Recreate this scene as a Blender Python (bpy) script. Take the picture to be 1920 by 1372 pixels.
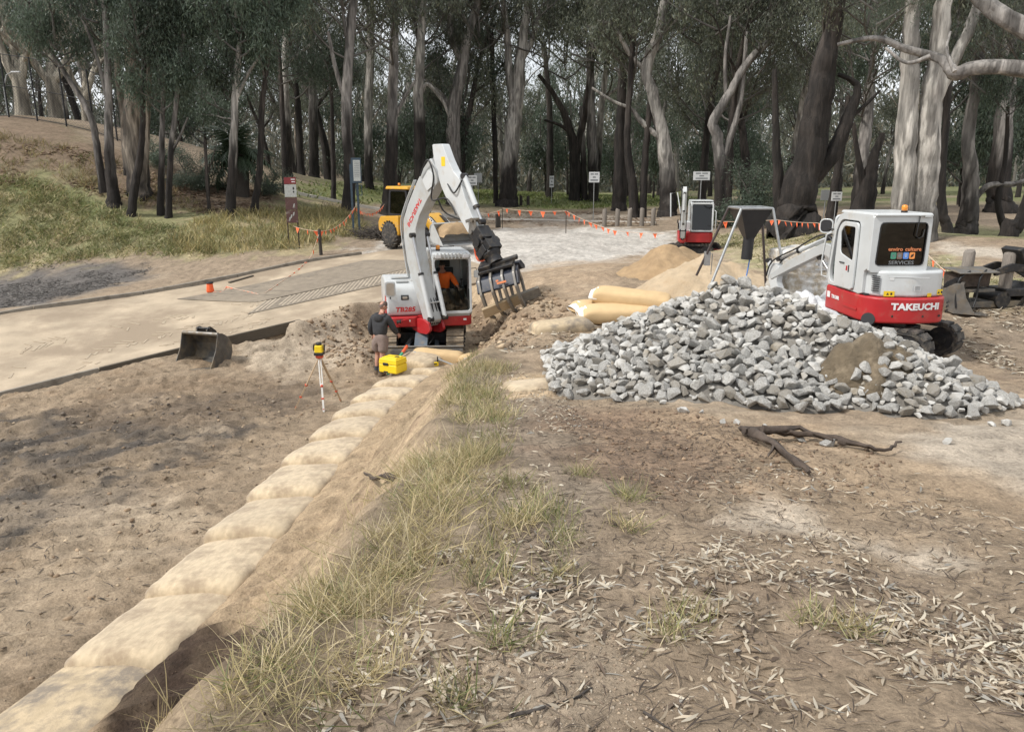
import bpy, bmesh, math, random
import numpy as np
from mathutils import Matrix, Vector, Euler
random.seed(7); RNG = np.random.default_rng(11)
for o in list(bpy.data.objects): bpy.data.objects.remove(o)
SC = bpy.context.scene; COL = SC.collection
R = math.radians
# ---------------------------------------------------------------- camera
FPX, YH, CZ = 1440.0, 325.0, 4.8
PITCH = math.atan((686 - YH) / FPX)
cam = bpy.data.cameras.new('camera'); cam.sensor_width = 36; cam.lens = 36 * FPX / 1920
cam.clip_start = 0.05; cam.clip_end = 2000
camo = bpy.data.objects.new('camera', cam); COL.objects.link(camo)
camo.location = (0, 0, CZ); camo.rotation_euler = (math.pi / 2 - PITCH, 0, 0)
SC.camera = camo
# ---------------------------------------------------------------- sky: high thin cloud over a Nishita sky
SUN_EL, SUN_AZ = R(50), R(-112)          # azimuth from +Y, clockwise
w = bpy.data.worlds.new('World'); SC.world = w; w.use_nodes = True
nt = w.node_tree; nt.nodes.clear()
out = nt.nodes.new('ShaderNodeOutputWorld'); bg = nt.nodes.new('ShaderNodeBackground')
sky = nt.nodes.new('ShaderNodeTexSky'); sky.sky_type = 'NISHITA'; sky.sun_disc = False
sky.sun_elevation = SUN_EL; sky.sun_rotation = SUN_AZ; sky.dust_density = 2.5; sky.air_density = 1.0
tc = nt.nodes.new('ShaderNodeTexCoord'); nz = nt.nodes.new('ShaderNodeTexNoise')
nz.inputs['Scale'].default_value = 2.2; nz.inputs['Detail'].default_value = 6
rp = nt.nodes.new('ShaderNodeValToRGB'); rp.color_ramp.elements[0].position = .30; rp.color_ramp.elements[1].position = .55
rp.color_ramp.elements[0].color = (.55, .55, .55, 1)
mx = nt.nodes.new('ShaderNodeMix'); mx.data_type = 'RGBA'
mx.inputs[7].default_value = (10.5, 10.8, 11.2, 1)
nt.links.new(tc.outputs['Generated'], nz.inputs['Vector']); nt.links.new(nz.outputs['Fac'], rp.inputs['Fac'])
nt.links.new(rp.outputs['Color'], mx.inputs[0]); nt.links.new(sky.outputs['Color'], mx.inputs[6])
nt.links.new(mx.outputs[2], bg.inputs['Color']); bg.inputs['Strength'].default_value = 0.085
nt.links.new(bg.outputs['Background'], out.inputs['Surface'])
# ---------------------------------------------------------------- sun behind thin cloud
sl = bpy.data.lights.new('sun', 'SUN'); sl.energy = 2.8; sl.angle = R(8); sl.color = (1, .955, .89)
so = bpy.data.objects.new('sun', sl); COL.objects.link(so)
sd = Vector((math.sin(SUN_AZ) * math.cos(SUN_EL), math.cos(SUN_AZ) * math.cos(SUN_EL), math.sin(SUN_EL)))
so.rotation_euler = sd.to_track_quat('Z', 'Y').to_euler(); so.location = (0, 0, 60)
SC.view_settings.view_transform = 'Standard'; SC.view_settings.look = 'None'
SC.view_settings.exposure = 0.38; SC.view_settings.gamma = 1.0; SC.view_settings.use_curve_mapping = False
SC.render.engine = 'CYCLES'; SC.render.resolution_x = 1024; SC.render.resolution_y = 731
SC.cycles.max_bounces = 6; SC.cycles.transparent_max_bounces = 16
# ================================================================ helpers
FW = np.array([0, math.cos(PITCH), -math.sin(PITCH)]); UP = np.array([0, math.sin(PITCH), math.cos(PITCH)])
def ray(px, py): return FW + (px - 960) / FPX * np.array([1., 0, 0]) + (686 - py) / FPX * UP
def PT(px, py, Y=None, Z=None):
    """a picture direction carried to a known distance Y or a known height Z"""
    d = ray(px, py); t = Y / d[1] if Y is not None else (Z - CZ) / d[2]
    return Vector((d[0] * t, d[1] * t, CZ + d[2] * t))
def frame(o, x=None, y=None, z=None):
    o = Vector(o)
    if y is not None and z is not None: y = Vector(y).normalized(); x = y.cross(Vector(z)).normalized(); z = x.cross(y)
    elif x is not None and z is not None: x = Vector(x).normalized(); y = Vector(z).cross(x).normalized(); z = x.cross(y)
    return Matrix(((x[0], y[0], z[0], o[0]), (x[1], y[1], z[1], o[1]), (x[2], y[2], z[2], o[2]), (0, 0, 0, 1)))
T = Matrix.Translation
def RZ(a): return Matrix.Rotation(a, 4, 'Z')
def RX(a): return Matrix.Rotation(a, 4, 'X')
def RY(a): return Matrix.Rotation(a, 4, 'Y')
class MB:
    def __init__(s): s.v = []; s.f = []; s.mi = []; s.sm = []; s.c = None
    def add(s, vs, fs, m=0, M=None, smooth=False):
        n = len(s.v)
        if M is not None: vs = [M @ Vector(q) for q in vs]
        s.v += [tuple(q) for q in vs]
        for q in fs: s.f.append([i + n for i in q]); s.mi.append(m); s.sm.append(smooth)
        return s
    def box(s, c, d, M=None, m=0, tx=1, ty=1):
        x, y, z = d[0] / 2, d[1] / 2, d[2] / 2
        vs = [(-x, -y, -z), (x, -y, -z), (x, y, -z), (-x, y, -z), (-x * tx, -y * ty, z), (x * tx, -y * ty, z), (x * tx, y * ty, z), (-x * tx, y * ty, z)]
        vs = [(q[0] + c[0], q[1] + c[1], q[2] + c[2]) for q in vs]
        return s.add(vs, [(3, 2, 1, 0), (4, 5, 6, 7), (0, 1, 5, 4), (1, 2, 6, 5), (2, 3, 7, 6), (3, 0, 4, 7)], m, M)
    def bar(s, a, b, wd, ht, m=0, up=(0, 0, 1), M=None):
        a = Vector(a); b = Vector(b); y = (b - a)
        if abs(y.normalized().dot(Vector(up))) > .98: up = (1, 0, 0)
        F = frame((a + b) / 2, y=y, z=up)
        return s.box((0, 0, 0), (wd, y.length, ht), F if M is None else M @ F, m)
    def prism(s, pts, c0, c1, M=None, m=0, smooth=False):
        """2-D outline (a,b) -> local (x=thickness c, y=a, z=b)"""
        n = len(pts)
        vs = [(c0, p[0], p[1]) for p in pts] + [(c1, p[0], p[1]) for p in pts]
        ar = sum(pts[i][0] * pts[(i + 1) % n][1] - pts[(i + 1) % n][0] * pts[i][1] for i in range(n))
        flip = (ar > 0) == (c1 > c0)
        fs = [tuple(range(n)), tuple(range(2 * n - 1, n - 1, -1))] + [(i, i + n, (i + 1) % n + n, (i + 1) % n) for i in range(n)]
        if flip: fs = [q[::-1] for q in fs]
        return s.add(vs, fs, m, M, smooth)
    def ring(s, po, pi, c0, c1, M=None, m=0):
        """frame between an outer and an inner outline of equal count"""
        n = len(po); vs = []
        for c in (c0, c1):
            vs += [(c, p[0], p[1]) for p in po] + [(c, p[0], p[1]) for p in pi]
        fs = []
        for i in range(n):
            j = (i + 1) % n
            fs += [(i, j, n + j, n + i), (2 * n + i, 3 * n + i, 3 * n + j, 2 * n + j), (i, 2 * n + i, 2 * n + j, j), (n + i, n + j, 3 * n + j, 3 * n + i)]
        return s.add(vs, fs, m, M)
    def tube(s, pts, r, n=10, m=0, M=None, smooth=True, caps=True, ell=1.0, jit=None):
        pts = [Vector(p) for p in pts]; k = len(pts)
        if not hasattr(r, '__len__'): r = [r] * k
        tg = [(pts[min(i + 1, k - 1)] - pts[max(i - 1, 0)]).normalized() for i in range(k)]
        a = Vector((0, 0, 1)) if abs(tg[0].z) < .9 else Vector((1, 0, 0))
        nx = (a - tg[0] * a.dot(tg[0])).normalized(); vs = []
        for i in range(k):
            nx = (nx - tg[i] * nx.dot(tg[i])).normalized(); ny = tg[i].cross(nx)
            for q in range(n):
                an = 2 * math.pi * q / n; rr = r[i] * (1 if jit is None else jit(i, q))
                vs.append(pts[i] + nx * (rr * math.cos(an)) + ny * (rr * ell * math.sin(an)))
        fs = [(i * n + q, i * n + (q + 1) % n, (i + 1) * n + (q + 1) % n, (i + 1) * n + q) for i in range(k - 1) for q in range(n)]
        n0 = len(s.f); s.add(vs, fs, m, M, smooth)
        if caps: s.add(vs[:n], [tuple(range(n - 1, -1, -1))], m, M); s.add(vs[-n:], [tuple(range(n))], m, M)
        return s
    def cyl(s, a, b, r, r2=None, n=16, m=0, M=None): return s.tube([a, b], [r, r if r2 is None else r2], n, m, M)
    def lathe(s, prof, n=20, m=0, M=None, smooth=True):
        vs = []; k = len(prof)
        for (rr, z) in prof:
            for q in range(n): an = 2 * math.pi * q / n; vs.append((rr * math.cos(an), rr * math.sin(an), z))
        fs = [(i * n + q, i * n + (q + 1) % n, (i + 1) * n + (q + 1) % n, (i + 1) * n + q) for i in range(k - 1) for q in range(n)]
        fs += [tuple(range(n - 1, -1, -1)), tuple(range((k - 1) * n, k * n))]
        return s.add(vs, fs, m, M, smooth)
    def ball(s, c, r, n=12, k=8, m=0, M=None):
        if not hasattr(r, '__len__'): r = (r, r, r)
        vs = [(c[0] + r[0] * math.sin(math.pi * i / k) * math.cos(2 * math.pi * q / n), c[1] + r[1] * math.sin(math.pi * i / k) * math.sin(2 * math.pi * q / n), c[2] + r[2] * math.cos(math.pi * i / k)) for i in range(k + 1) for q in range(n)]
        fs = [(i * n + q, (i + 1) * n + q, (i + 1) * n + (q + 1) % n, i * n + (q + 1) % n) for i in range(k) for q in range(n)]
        return s.add(vs, fs, m, M, True)
    def mesh(s, name, mats):
        me = bpy.data.meshes.new(name); me.from_pydata(s.v, [], s.f)
        for q in (mats if isinstance(mats, (list, tuple)) else [mats]): me.materials.append(MAT[q])
        me.polygons.foreach_set('material_index', s.mi); me.polygons.foreach_set('use_smooth', s.sm); me.update()
        return me
    def build(s, name, mats, parent=None, bevel=0, seg=2, M=None):
        o = bpy.data.objects.new(name, s.mesh(name, mats)); COL.objects.link(o)
        if parent is not None: o.parent = parent
        if M is not None: o.matrix_local = M
        if bevel:
            b = o.modifiers.new('bevel', 'BEVEL'); b.width = bevel; b.segments = seg; b.limit_method = 'ANGLE'; b.angle_limit = R(35); b.harden_normals = True
            for p in o.data.polygons: p.use_smooth = True
        return o
def tag(o, label=None, cat=None, group=None, kind=None):
    if label: o['label'] = label
    if cat: o['category'] = cat
    if group: o['group'] = group
    if kind: o['kind'] = kind
    return o
def empty(name, M=None, loc=None, rz=0):
    o = bpy.data.objects.new(name, None); COL.objects.link(o); o.empty_display_size = .3
    if M is not None: o.matrix_world = M
    if loc is not None: o.location = loc; o.rotation_euler = (0, 0, rz)
    return o
def link(name, me, parent=None, M=None):
    o = bpy.data.objects.new(name, me); COL.objects.link(o)
    if parent is not None: o.parent = parent
    if M is not None: o.matrix_local = M
    return o
def copy_tree(o, parent=None):
    c = o.copy(); COL.objects.link(c); c.parent = parent
    for ch in list(o.children): copy_tree(ch, c)
    return c
def rrect(w, h, r, n=4, cx=0, cy=0):
    pts = []
    for (sx, sy, a0) in ((1, 1, 0), (-1, 1, 90), (-1, -1, 180), (1, -1, 270)):
        for i in range(n + 1):
            a = R(a0 + 90 * i / n); pts.append((cx + sx * (w / 2 - r) + r * math.cos(a), cy + sy * (h / 2 - r) + r * math.sin(a)))
    return pts
def rpoly(pts, r=.06, n=4):
    """round the corners of an outline"""
    res = []; k = len(pts)
    for i in range(k):
        p = Vector(pts[i]); a = Vector(pts[i - 1]) - p; b = Vector(pts[(i + 1) % k]) - p
        ra = min(r, a.length * .45, b.length * .45); a = p + a.normalized() * ra; b = p + b.normalized() * ra
        for j in range(n + 1):
            t = j / n; q = a * (1 - t) ** 2 + p * 2 * t * (1 - t) + b * t * t; res.append((q.x, q.y))
    return res
def inset(pts, d):
    k = len(pts); c = [0, 0]; res = []
    ar = sum(pts[i][0] * pts[(i + 1) % k][1] - pts[(i + 1) % k][0] * pts[i][1] for i in range(k))
    for i in range(k):
        a = Vector(pts[i - 1]); b = Vector(pts[(i + 1) % k]); t = (b - a).normalized(); nn = Vector((-t.y, t.x)) * (1 if ar > 0 else -1)
        res.append((pts[i][0] + nn.x * d, pts[i][1] + nn.y * d))
    return res
def text_obj(name, txt, size, mat, parent, M, sx=1.0, bold=0.0, shear=0):
    cu = bpy.data.curves.new(name, 'FONT'); cu.body = txt; cu.size = size; cu.extrude = .0015; cu.align_x = 'CENTER'; cu.align_y = 'CENTER'
    cu.offset = bold; cu.shear = shear; cu.resolution_u = 2
    to = bpy.data.objects.new(name, cu); COL.objects.link(to)
    dg = bpy.context.evaluated_depsgraph_get(); me = bpy.data.meshes.new_from_object(to.evaluated_get(dg))
    bpy.data.objects.remove(to); bpy.data.curves.remove(cu); me.name = name
    me.transform(Matrix.Diagonal((sx, 1, 1, 1))); me.materials.clear(); me.materials.append(MAT[mat])
    return link(name, me, parent, M)
def catenary(a, b, sag, n=16):
    a = Vector(a); b = Vector(b)
    return [a.lerp(b, i / n) - Vector((0, 0, sag * 4 * (i / n) * (1 - i / n))) for i in range(n + 1)]
# ---------------------------------------------------------------- noise
_TB = np.random.default_rng(3).random((256, 256))
def vnoise(x, y):
    xi = np.floor(x).astype(int); yi = np.floor(y).astype(int); fx = x - xi; fy = y - yi
    fx = fx * fx * (3 - 2 * fx); fy = fy * fy * (3 - 2 * fy)
    a = _TB[xi & 255, yi & 255]; b = _TB[(xi + 1) & 255, yi & 255]; c = _TB[xi & 255, (yi + 1) & 255]; d = _TB[(xi + 1) & 255, (yi + 1) & 255]
    return (a * (1 - fx) + b * fx) * (1 - fy) + (c * (1 - fx) + d * fx) * fy - .5
def fbm(x, y, oc=4, lac=2.03, g=.5):
    s = 0; a = 1
    for i in range(oc): s = s + a * vnoise(x + 17.3 * i, y + 9.1 * i); x = x * lac; y = y * lac; a *= g
    return s
def sstep(a, b, x): t = np.clip((x - a) / (b - a), 0, 1); return t * t * (3 - 2 * t)
# ---------------------------------------------------------------- materials
MAT = {}
def mat(name, col, rough=.6, metal=0, var=.15, scale=8, bump=0, bscale=None, dirt=None, spec=.5, stretch=None, coat=0, sheen=0, rnd=0, mul=None):
    m = bpy.data.materials.new(name); m.use_nodes = True; t = m.node_tree; b = t.nodes['Principled BSDF']; MAT[name] = m; L = t.links.new
    b.inputs['Roughness'].default_value = rough; b.inputs['Metallic'].default_value = metal
    b.inputs['Specular IOR Level'].default_value = spec; b.inputs['Coat Weight'].default_value = coat; b.inputs['Sheen Weight'].default_value = sheen
    co = t.nodes.new('ShaderNodeTexCoord'); src = co.outputs['Object']
    if stretch:
        mp = t.nodes.new('ShaderNodeMapping'); mp.inputs['Scale'].default_value = stretch; L(src, mp.inputs['Vector']); src = mp.outputs['Vector']
    n = t.nodes.new('ShaderNodeTexNoise'); n.inputs['Scale'].default_value = scale; n.inputs['Detail'].default_value = 5; L(src, n.inputs['Vector'])
    r = t.nodes.new('ShaderNodeMapRange'); r.inputs[1].default_value = .3; r.inputs[2].default_value = .7; r.inputs[3].default_value = 1 - var; r.inputs[4].default_value = 1 + var; L(n.outputs['Fac'], r.inputs[0])
    fac = r.outputs[0]
    if mul:
        nm = t.nodes.new('ShaderNodeTexNoise'); nm.inputs['Scale'].default_value = mul[0]; nm.inputs['Detail'].default_value = 4; L(src, nm.inputs['Vector']); rm = t.nodes.new('ShaderNodeMapRange'); rm.inputs[1].default_value = mul[1]; rm.inputs[2].default_value = mul[2]; rm.inputs[3].default_value = mul[3]; rm.inputs[4].default_value = mul[4]; L(nm.outputs['Fac'], rm.inputs[0])
        mq = t.nodes.new('ShaderNodeMath'); mq.operation = 'MULTIPLY'; L(fac, mq.inputs[0]); L(rm.outputs[0], mq.inputs[1]); fac = mq.outputs[0]
    if rnd:
        oi = t.nodes.new('ShaderNodeObjectInfo'); r2 = t.nodes.new('ShaderNodeMapRange'); r2.inputs[3].default_value = 1 - rnd; r2.inputs[4].default_value = 1 + rnd; L(oi.outputs['Random'], r2.inputs[0])
        mm = t.nodes.new('ShaderNodeMath'); mm.operation = 'MULTIPLY'; L(fac, mm.inputs[0]); L(r2.outputs[0], mm.inputs[1]); fac = mm.outputs[0]
    v = t.nodes.new('ShaderNodeVectorMath'); v.operation = 'SCALE'
    if isinstance(col, str):
        at = t.nodes.new('ShaderNodeAttribute'); at.attribute_name = col; L(at.outputs['Color'], v.inputs[0])
    else: v.inputs[0].default_value = col[:3]
    L(fac, v.inputs['Scale']); cur = v.outputs[0]
    if dirt:                                   # (colour, noise scale, low, high)
        n2 = t.nodes.new('ShaderNodeTexNoise'); n2.inputs['Scale'].default_value = dirt[1]; n2.inputs['Detail'].default_value = 7; n2.inputs['Roughness'].default_value = .65; L(co.outputs['Object'], n2.inputs['Vector'])
        r3 = t.nodes.new('ShaderNodeMapRange'); r3.inputs[1].default_value = dirt[2]; r3.inputs[2].default_value = dirt[3]; L(n2.outputs['Fac'], r3.inputs[0])
        x = t.nodes.new('ShaderNodeMix'); x.data_type = 'RGBA'; L(r3.outputs[0], x.inputs[0]); L(cur, x.inputs[6]); x.inputs[7].default_value = (*dirt[0], 1); cur = x.outputs[2]
        rr = t.nodes.new('ShaderNodeMapRange'); rr.inputs[3].default_value = rough; rr.inputs[4].default_value = max(rough, .8); L(r3.outputs[0], rr.inputs[0]); L(rr.outputs[0], b.inputs['Roughness'])
    L(cur, b.inputs['Base Color'])
    if bump:
        n3 = t.nodes.new('ShaderNodeTexNoise'); n3.inputs['Scale'].default_value = bscale or scale * 4; n3.inputs['Detail'].default_value = 5; L(src, n3.inputs['Vector'])
        bp = t.nodes.new('ShaderNodeBump'); bp.inputs['Strength'].default_value = 1; bp.inputs['Distance'].default_value = bump; L(n3.outputs['Fac'], bp.inputs['Height']); L(bp.outputs['Normal'], b.inputs['Normal'])
    return m
def glass(name, tint, refl=1.0):
    m = bpy.data.materials.new(name); m.use_nodes = True; t = m.node_tree; t.nodes.clear(); MAT[name] = m; L = t.links.new
    o = t.nodes.new('ShaderNodeOutputMaterial'); tr = t.nodes.new('ShaderNodeBsdfTransparent'); tr.inputs[0].default_value = (*tint, 1)
    g = t.nodes.new('ShaderNodeBsdfGlossy'); g.inputs['Roughness'].default_value = .03; g.inputs['Color'].default_value = (refl, refl, refl, 1)
    fr = t.nodes.new('ShaderNodeFresnel'); fr.inputs[0].default_value = 1.6; x = t.nodes.new('ShaderNodeMixShader')
    L(fr.outputs[0], x.inputs[0]); L(tr.outputs[0], x.inputs[1]); L(g.outputs[0], x.inputs[2]); L(x.outputs[0], o.inputs[0]); return m
def leafmat(name, rough=.5, rnd=.25):
    """two-sided leaf: colour per leaf from the mesh attribute"""
    m = mat(name, 'Col', rough, var=.12, scale=1.5, rnd=rnd); t = m.node_tree; b = t.nodes['Principled BSDF']
    tl = t.nodes.new('ShaderNodeBsdfTranslucent'); x = t.nodes.new('ShaderNodeMixShader'); x.inputs[0].default_value = .35
    src = b.inputs['Base Color'].links[0].from_socket; t.links.new(src, tl.inputs['Color'])
    o = t.nodes['Material Output']; t.links.new(b.outputs[0], x.inputs[1]); t.links.new(tl.outputs[0], x.inputs[2]); t.links.new(x.outputs[0], o.inputs['Surface']); return m
DUST = (.33, .26, .18)
mat('white_paint', (.53, .55, .555), .38, var=.05, scale=3, dirt=((.42, .38, .32), 3.5, .54, .85), coat=.2)
mat('grey_paint', (.42, .435, .435), .42, var=.06, scale=3, dirt=((.36, .33, .28), 4, .5, .8))
mat('red_paint', (.42, .018, .022), .4, var=.08, scale=4, dirt=((.28, .14, .10), 4, .56, .85), coat=.15)
mat('yellow_paint', (.62, .33, .03), .42, var=.08, scale=4, dirt=((.36, .24, .12), 4, .5, .8))
mat('blue_grey_steel', (.12, .15, .18), .5, .2, var=.15, scale=6, dirt=((.22, .19, .15), 5, .5, .75))
mat('black_steel', (.022, .022, .024), .5, .3, var=.3, scale=9, dirt=((.14, .115, .085), 7, .5, .8))
mat('black_plastic', (.018, .018, .02), .5, var=.2, scale=9)
mat('worn_steel', (.2, .19, .175), .48, .6, var=.25, scale=7, dirt=((.22, .17, .11), 5, .48, .7))
mat('bucket_steel', (.105, .1, .092), .55, .35, var=.25, scale=5, dirt=((.3, .24, .16), 3, .45, .75), bump=.004, bscale=30)
mat('bright_steel', (.5, .5, .5), .3, .9, var=.08, scale=10)
mat('galvanised', (.42, .43, .43), .42, .75, var=.15, scale=14)
mat('dark_pipe', (.13, .115, .12), .45, .5, var=.2, scale=12)
mat('track_steel', (.16, .135, .105), .7, .2, var=.3, scale=9, dirt=((.36, .28, .19), 6, .4, .65), bump=.004, bscale=40)
mat('rubber', (.028, .027, .027), .75, var=.3, scale=12, dirt=((.17, .145, .115), 8, .45, .75), bump=.003, bscale=60)
mat('hose', (.015, .015, .016), .5, var=.2)
mat('orange_hose', (.65, .10, .03), .45, var=.1)
mat('beacon', (.75, .26, .02), .25, var=.05, coat=.5)
mat('lamp_lens', (.6, .6, .6), .15, var=.05, coat=.6)
mat('yellow_decal', (.75, .52, .02), .5, var=.05)
mat('red_print', (.5, .03, .03), .5, var=.05)
mat('white_print', (.75, .75, .75), .5, var=.05)
mat('black_print', (.02, .02, .02), .5, var=.05)
mat('orange_print', (.7, .24, .10), .5, var=.05)
mat('green_print', (.06, .26, .17), .5, var=.05); mat('brown_print', (.2, .13, .10), .5, var=.05)
mat('blue_print', (.10, .24, .62), .5, var=.05); mat('amber_print', (.8, .30, .08), .5, var=.05)
mat('grey_print', (.18, .19, .2), .5, var=.05)
glass('cab_glass', (.50, .56, .54), 1.0); glass('tinted_glass', (.10, .12, .12), .9)
mat('interior', (.03, .032, .035), .7, var=.2)
mat('navy_paint', (.012, .017, .031), .5, .1, var=.25, scale=8, dirt=((.17, .15, .13), 8, .52, .8))
mat('timber_pale', (.33, .25, .155), .8, var=.18, scale=9, stretch=(1, 12, 12), bump=.003)
mat('timber_grey', (.23, .205, .17), .85, var=.25, scale=9, stretch=(.6, 9, 9), dirt=((.11, .095, .075), 3, .5, .75), bump=.005)
mat('timber_dark', (.085, .07, .052), .85, var=.3, scale=9, stretch=(.6, 9, 9), bump=.005)
mat('post_grey', (.2, .175, .15), .9, var=.25, scale=7, stretch=(9, 9, .7), bump=.006)
mat('post_dark', (.05, .043, .036), .9, var=.3, scale=7, stretch=(9, 9, .7), bump=.006)
mat('jute', (.475, .38, .255), .9, var=.16, scale=4, sheen=.2, dirt=((.30, .228, .15), 3.4, .46, .64), bump=.004, bscale=12, rnd=.07, stretch=(1.6, 4, 3))
mat('jute_dirty', (.46, .365, .24), .92, var=.2, scale=5, dirt=((.215, .18, .14), 3.2, .44, .62), bump=.004, bscale=60)
mat('jute_new', (.56, .40, .215), .85, var=.06, scale=5, dirt=((.46, .32, .18), 3, .55, .85), bump=.002, bscale=240)
mat('white_cloth', (.72, .70, .66), .8, var=.06, scale=9)
mat('plastic_wrap', (.68, .675, .65), .3, var=.12, scale=5, spec=.7, dirt=((.42, .36, .27), 6, .42, .6), bump=.02, bscale=14)
mat('plastic_film', (.66, .68, .70), .25, var=.12, scale=6, spec=.7, bump=.02, bscale=16)
mat('orange_plastic', (.85, .13, .035), .5, var=.08)
mat('flag_orange', (.88, .17, .06), .6, var=.1, rnd=.12)
mat('cord', (.62, .47, .36), .7, var=.1)
mat('case_yellow', (.78, .56, .015), .38, var=.05, scale=4)
mat('tripod_white', (.7, .69, .66), .45, var=.08); mat('tripod_red', (.55, .07, .03), .45, var=.08)
mat('tripod_wood', (.42, .31, .2), .6, var=.12)
mat('green_fibreglass', (.06, .30, .16), .4, var=.06)
mat('skin', (.42, .22, .155), .55, var=.08, scale=10); mat('hair', (.035, .027, .022), .7, var=.2, scale=60)
mat('stubble_head', (.10, .065, .05), .65, var=.15, scale=80)
mat('hoodie', (.036, .037, .041), .95, var=.18, scale=12, bump=.006, bscale=25); mat('shorts', (.215, .165, .145), .95, var=.12, scale=12, bump=.006, bscale=25)
mat('boot', (.16, .115, .075), .85, var=.2); mat('sock', (.05, .05, .055), .95, var=.15)
mat('hivis', (.95, .17, .02), .8, var=.08, scale=9, bump=.006, bscale=20); mat('navy_cloth', (.02, .022, .03), .95, var=.15)
mat('sign_brown', (.095, .045, .04), .5, var=.12, scale=8, dirt=((.26, .23, .2), 5, .56, .7)); mat('sign_maroon', (.20, .025, .03), .5, var=.1)
mat('sign_white', (.62, .63, .63), .5, var=.05); mat('sign_grey', (.33, .34, .34), .45, .3, var=.08); mat('sign_blue', (.035, .06, .085), .5, var=.15)
mat('sign_paper', (.42, .44, .42), .5, var=.15, scale=30)
mat('concrete_kerb', (.52, .49, .44), .85, var=.1)
mat('picket', (.045, .035, .03), .6, .4, var=.2)
mat('root_bark', (.07, .053, .042), .95, var=.4, scale=10, stretch=(1, 1, 1), bump=.012, bscale=28)
mat('stick_dark', (.055, .046, .04), .9, var=.3, scale=20, bump=.004)
mat('sand_brown', (.33, .228, .128), .95, var=.16, scale=5, bump=.02, bscale=18, dirt=((.27, .185, .105), 2.2, .5, .7))
mat('sand_pale', (.43, .335, .225), .95, var=.14, scale=6, bump=.02, bscale=20, dirt=((.36, .265, .165), 3, .5, .7))
mat('soil_on_rock', (.118, .092, .06), .97, var=.2, scale=8, bump=.025, bscale=22, dirt=((.22, .175, .12), 5, .5, .7))
mat('rock', (.42, .412, .39), .9, var=.24, scale=5, dirt=((.26, .24, .205), 6.5, .48, .70), bump=.02, bscale=16, rnd=.12)
mat('rock_dusty', (.37, .35, .315), .92, var=.22, scale=5, dirt=((.235, .205, .16), 5, .42, .66), bump=.02, bscale=18, rnd=.12)
mat('rock_core_shade', (.17, .158, .14), .95, var=.3, scale=8, bump=.05, bscale=10)  # pile core: dark colour stands in for shade in the gaps between stones
mat('trunk', 'Col', .9, var=.42, scale=2.6, stretch=(3.2, 3.2, .55), bump=.04, bscale=7, mul=(1.1, .47, .55, 1.12, .58))
leafmat('leaf'); leafmat('grass_blade', .6, 0); leafmat('litter_leaf', .6, 0)
mat('frond', (.035, .055, .028), .5, var=.25, scale=3); mat('bush_twig', (.07, .06, .052), .9, var=.3)
mat('fence_black', (.02, .021, .022), .5, .3, var=.1)
# ================================================================ terrain: control points -> smooth surface -> cut, bank, heaps
CP = [(0, -12, 3.3), (9, -12, 3.3), (-1, 2, 3.09), (2, 2, 3.09), (6, 2, 3.05), (12, 2, 3.0), (-.7, 4, 2.83), (3, 4, 2.83), (8, 4, 2.78),
      (-.6, 6, 2.57), (3, 6, 2.57), (8, 6, 2.52), (0, 8, 2.31), (3, 8, 2.31), (6, 8, 2.26), (12, 8, 2.3), (0, 10, 2.08), (3, 10, 2.1), (6, 10, 1.98),
      (7, 12.4, 1.76), (4.5, 12, 1.95), (1, 12.5, 2.03), (1.8, 14.5, 2.08), (5.5, 15, 2.15), (8.9, 15, 2.28), (9.8, 15, 2.22), (12, 13, 2.2), (13, 9, 2.35),
      (4, 18, 1.98), (1, 19, 1.92), (8, 18, 2.2), (12, 20, 2.4), (12.2, 24, 2.45), (11.6, 32, 2.45), (8, 25, 2.0), (16, 30, 2.5), (20, 24, 2.6),
      (7.8, 33.5, 1.32), (4, 30, 1.6), (1, 26, 1.65), (2, 34, 1.75), (-1, 34, 1.72), (-4.7, 31.8, 1.72), (0, 41, 1.85), (8, 42, 1.9),
      (20, 60, 2.3), (32, 45, 2.7), (0, 130, 2.2), (45, 120, 2.6), (-45, 130, 6), (0, 300, 2.5), (130, 300, 2.5), (-130, 300, 6), (110, 60, 2.8), (60, 0, 2.6), (40, 20, 2.6), (-70, 60, 7.5), (-60, 20, 3), (-40, 30, 3)]
for q in [(0, 490, 33.5), (150, 490, 33), (300, 480, 33.5), (420, 470, 33.5), (0, 400, 36), (100, 420, 36), (200, 430, 36), (300, 430, 36), (400, 430, 36),
          (0, 320, 39), (100, 340, 39), (205, 365, 38.5), (300, 395, 38.5), (430, 405, 38), (480, 400, 39), (0, 238, 43), (100, 258, 43), (170, 273, 43), (250, 305, 43),
          (330, 325, 44), (450, 343, 46), (560, 365, 48), (660, 387, 50), (740, 403, 50), (545, 465, 33), (668, 440, 37.5), (585, 345, 75), (700, 350, 70),
          (952, 386, 62), (1240, 405, 50), (1075, 378, 65), (1350, 397, 48), (1100, 400, 52), (-150, 480, 33), (-150, 230, 44), (1620, 425, 36), (1820, 450, 32), (1700, 440, 26)]:
    p = PT(q[0], q[1], Y=q[2]); CP.append(tuple(p))
CP += [(-26, 55, 7.6), (-36, 55, 8), (-45, 45, 7.6)]
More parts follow.
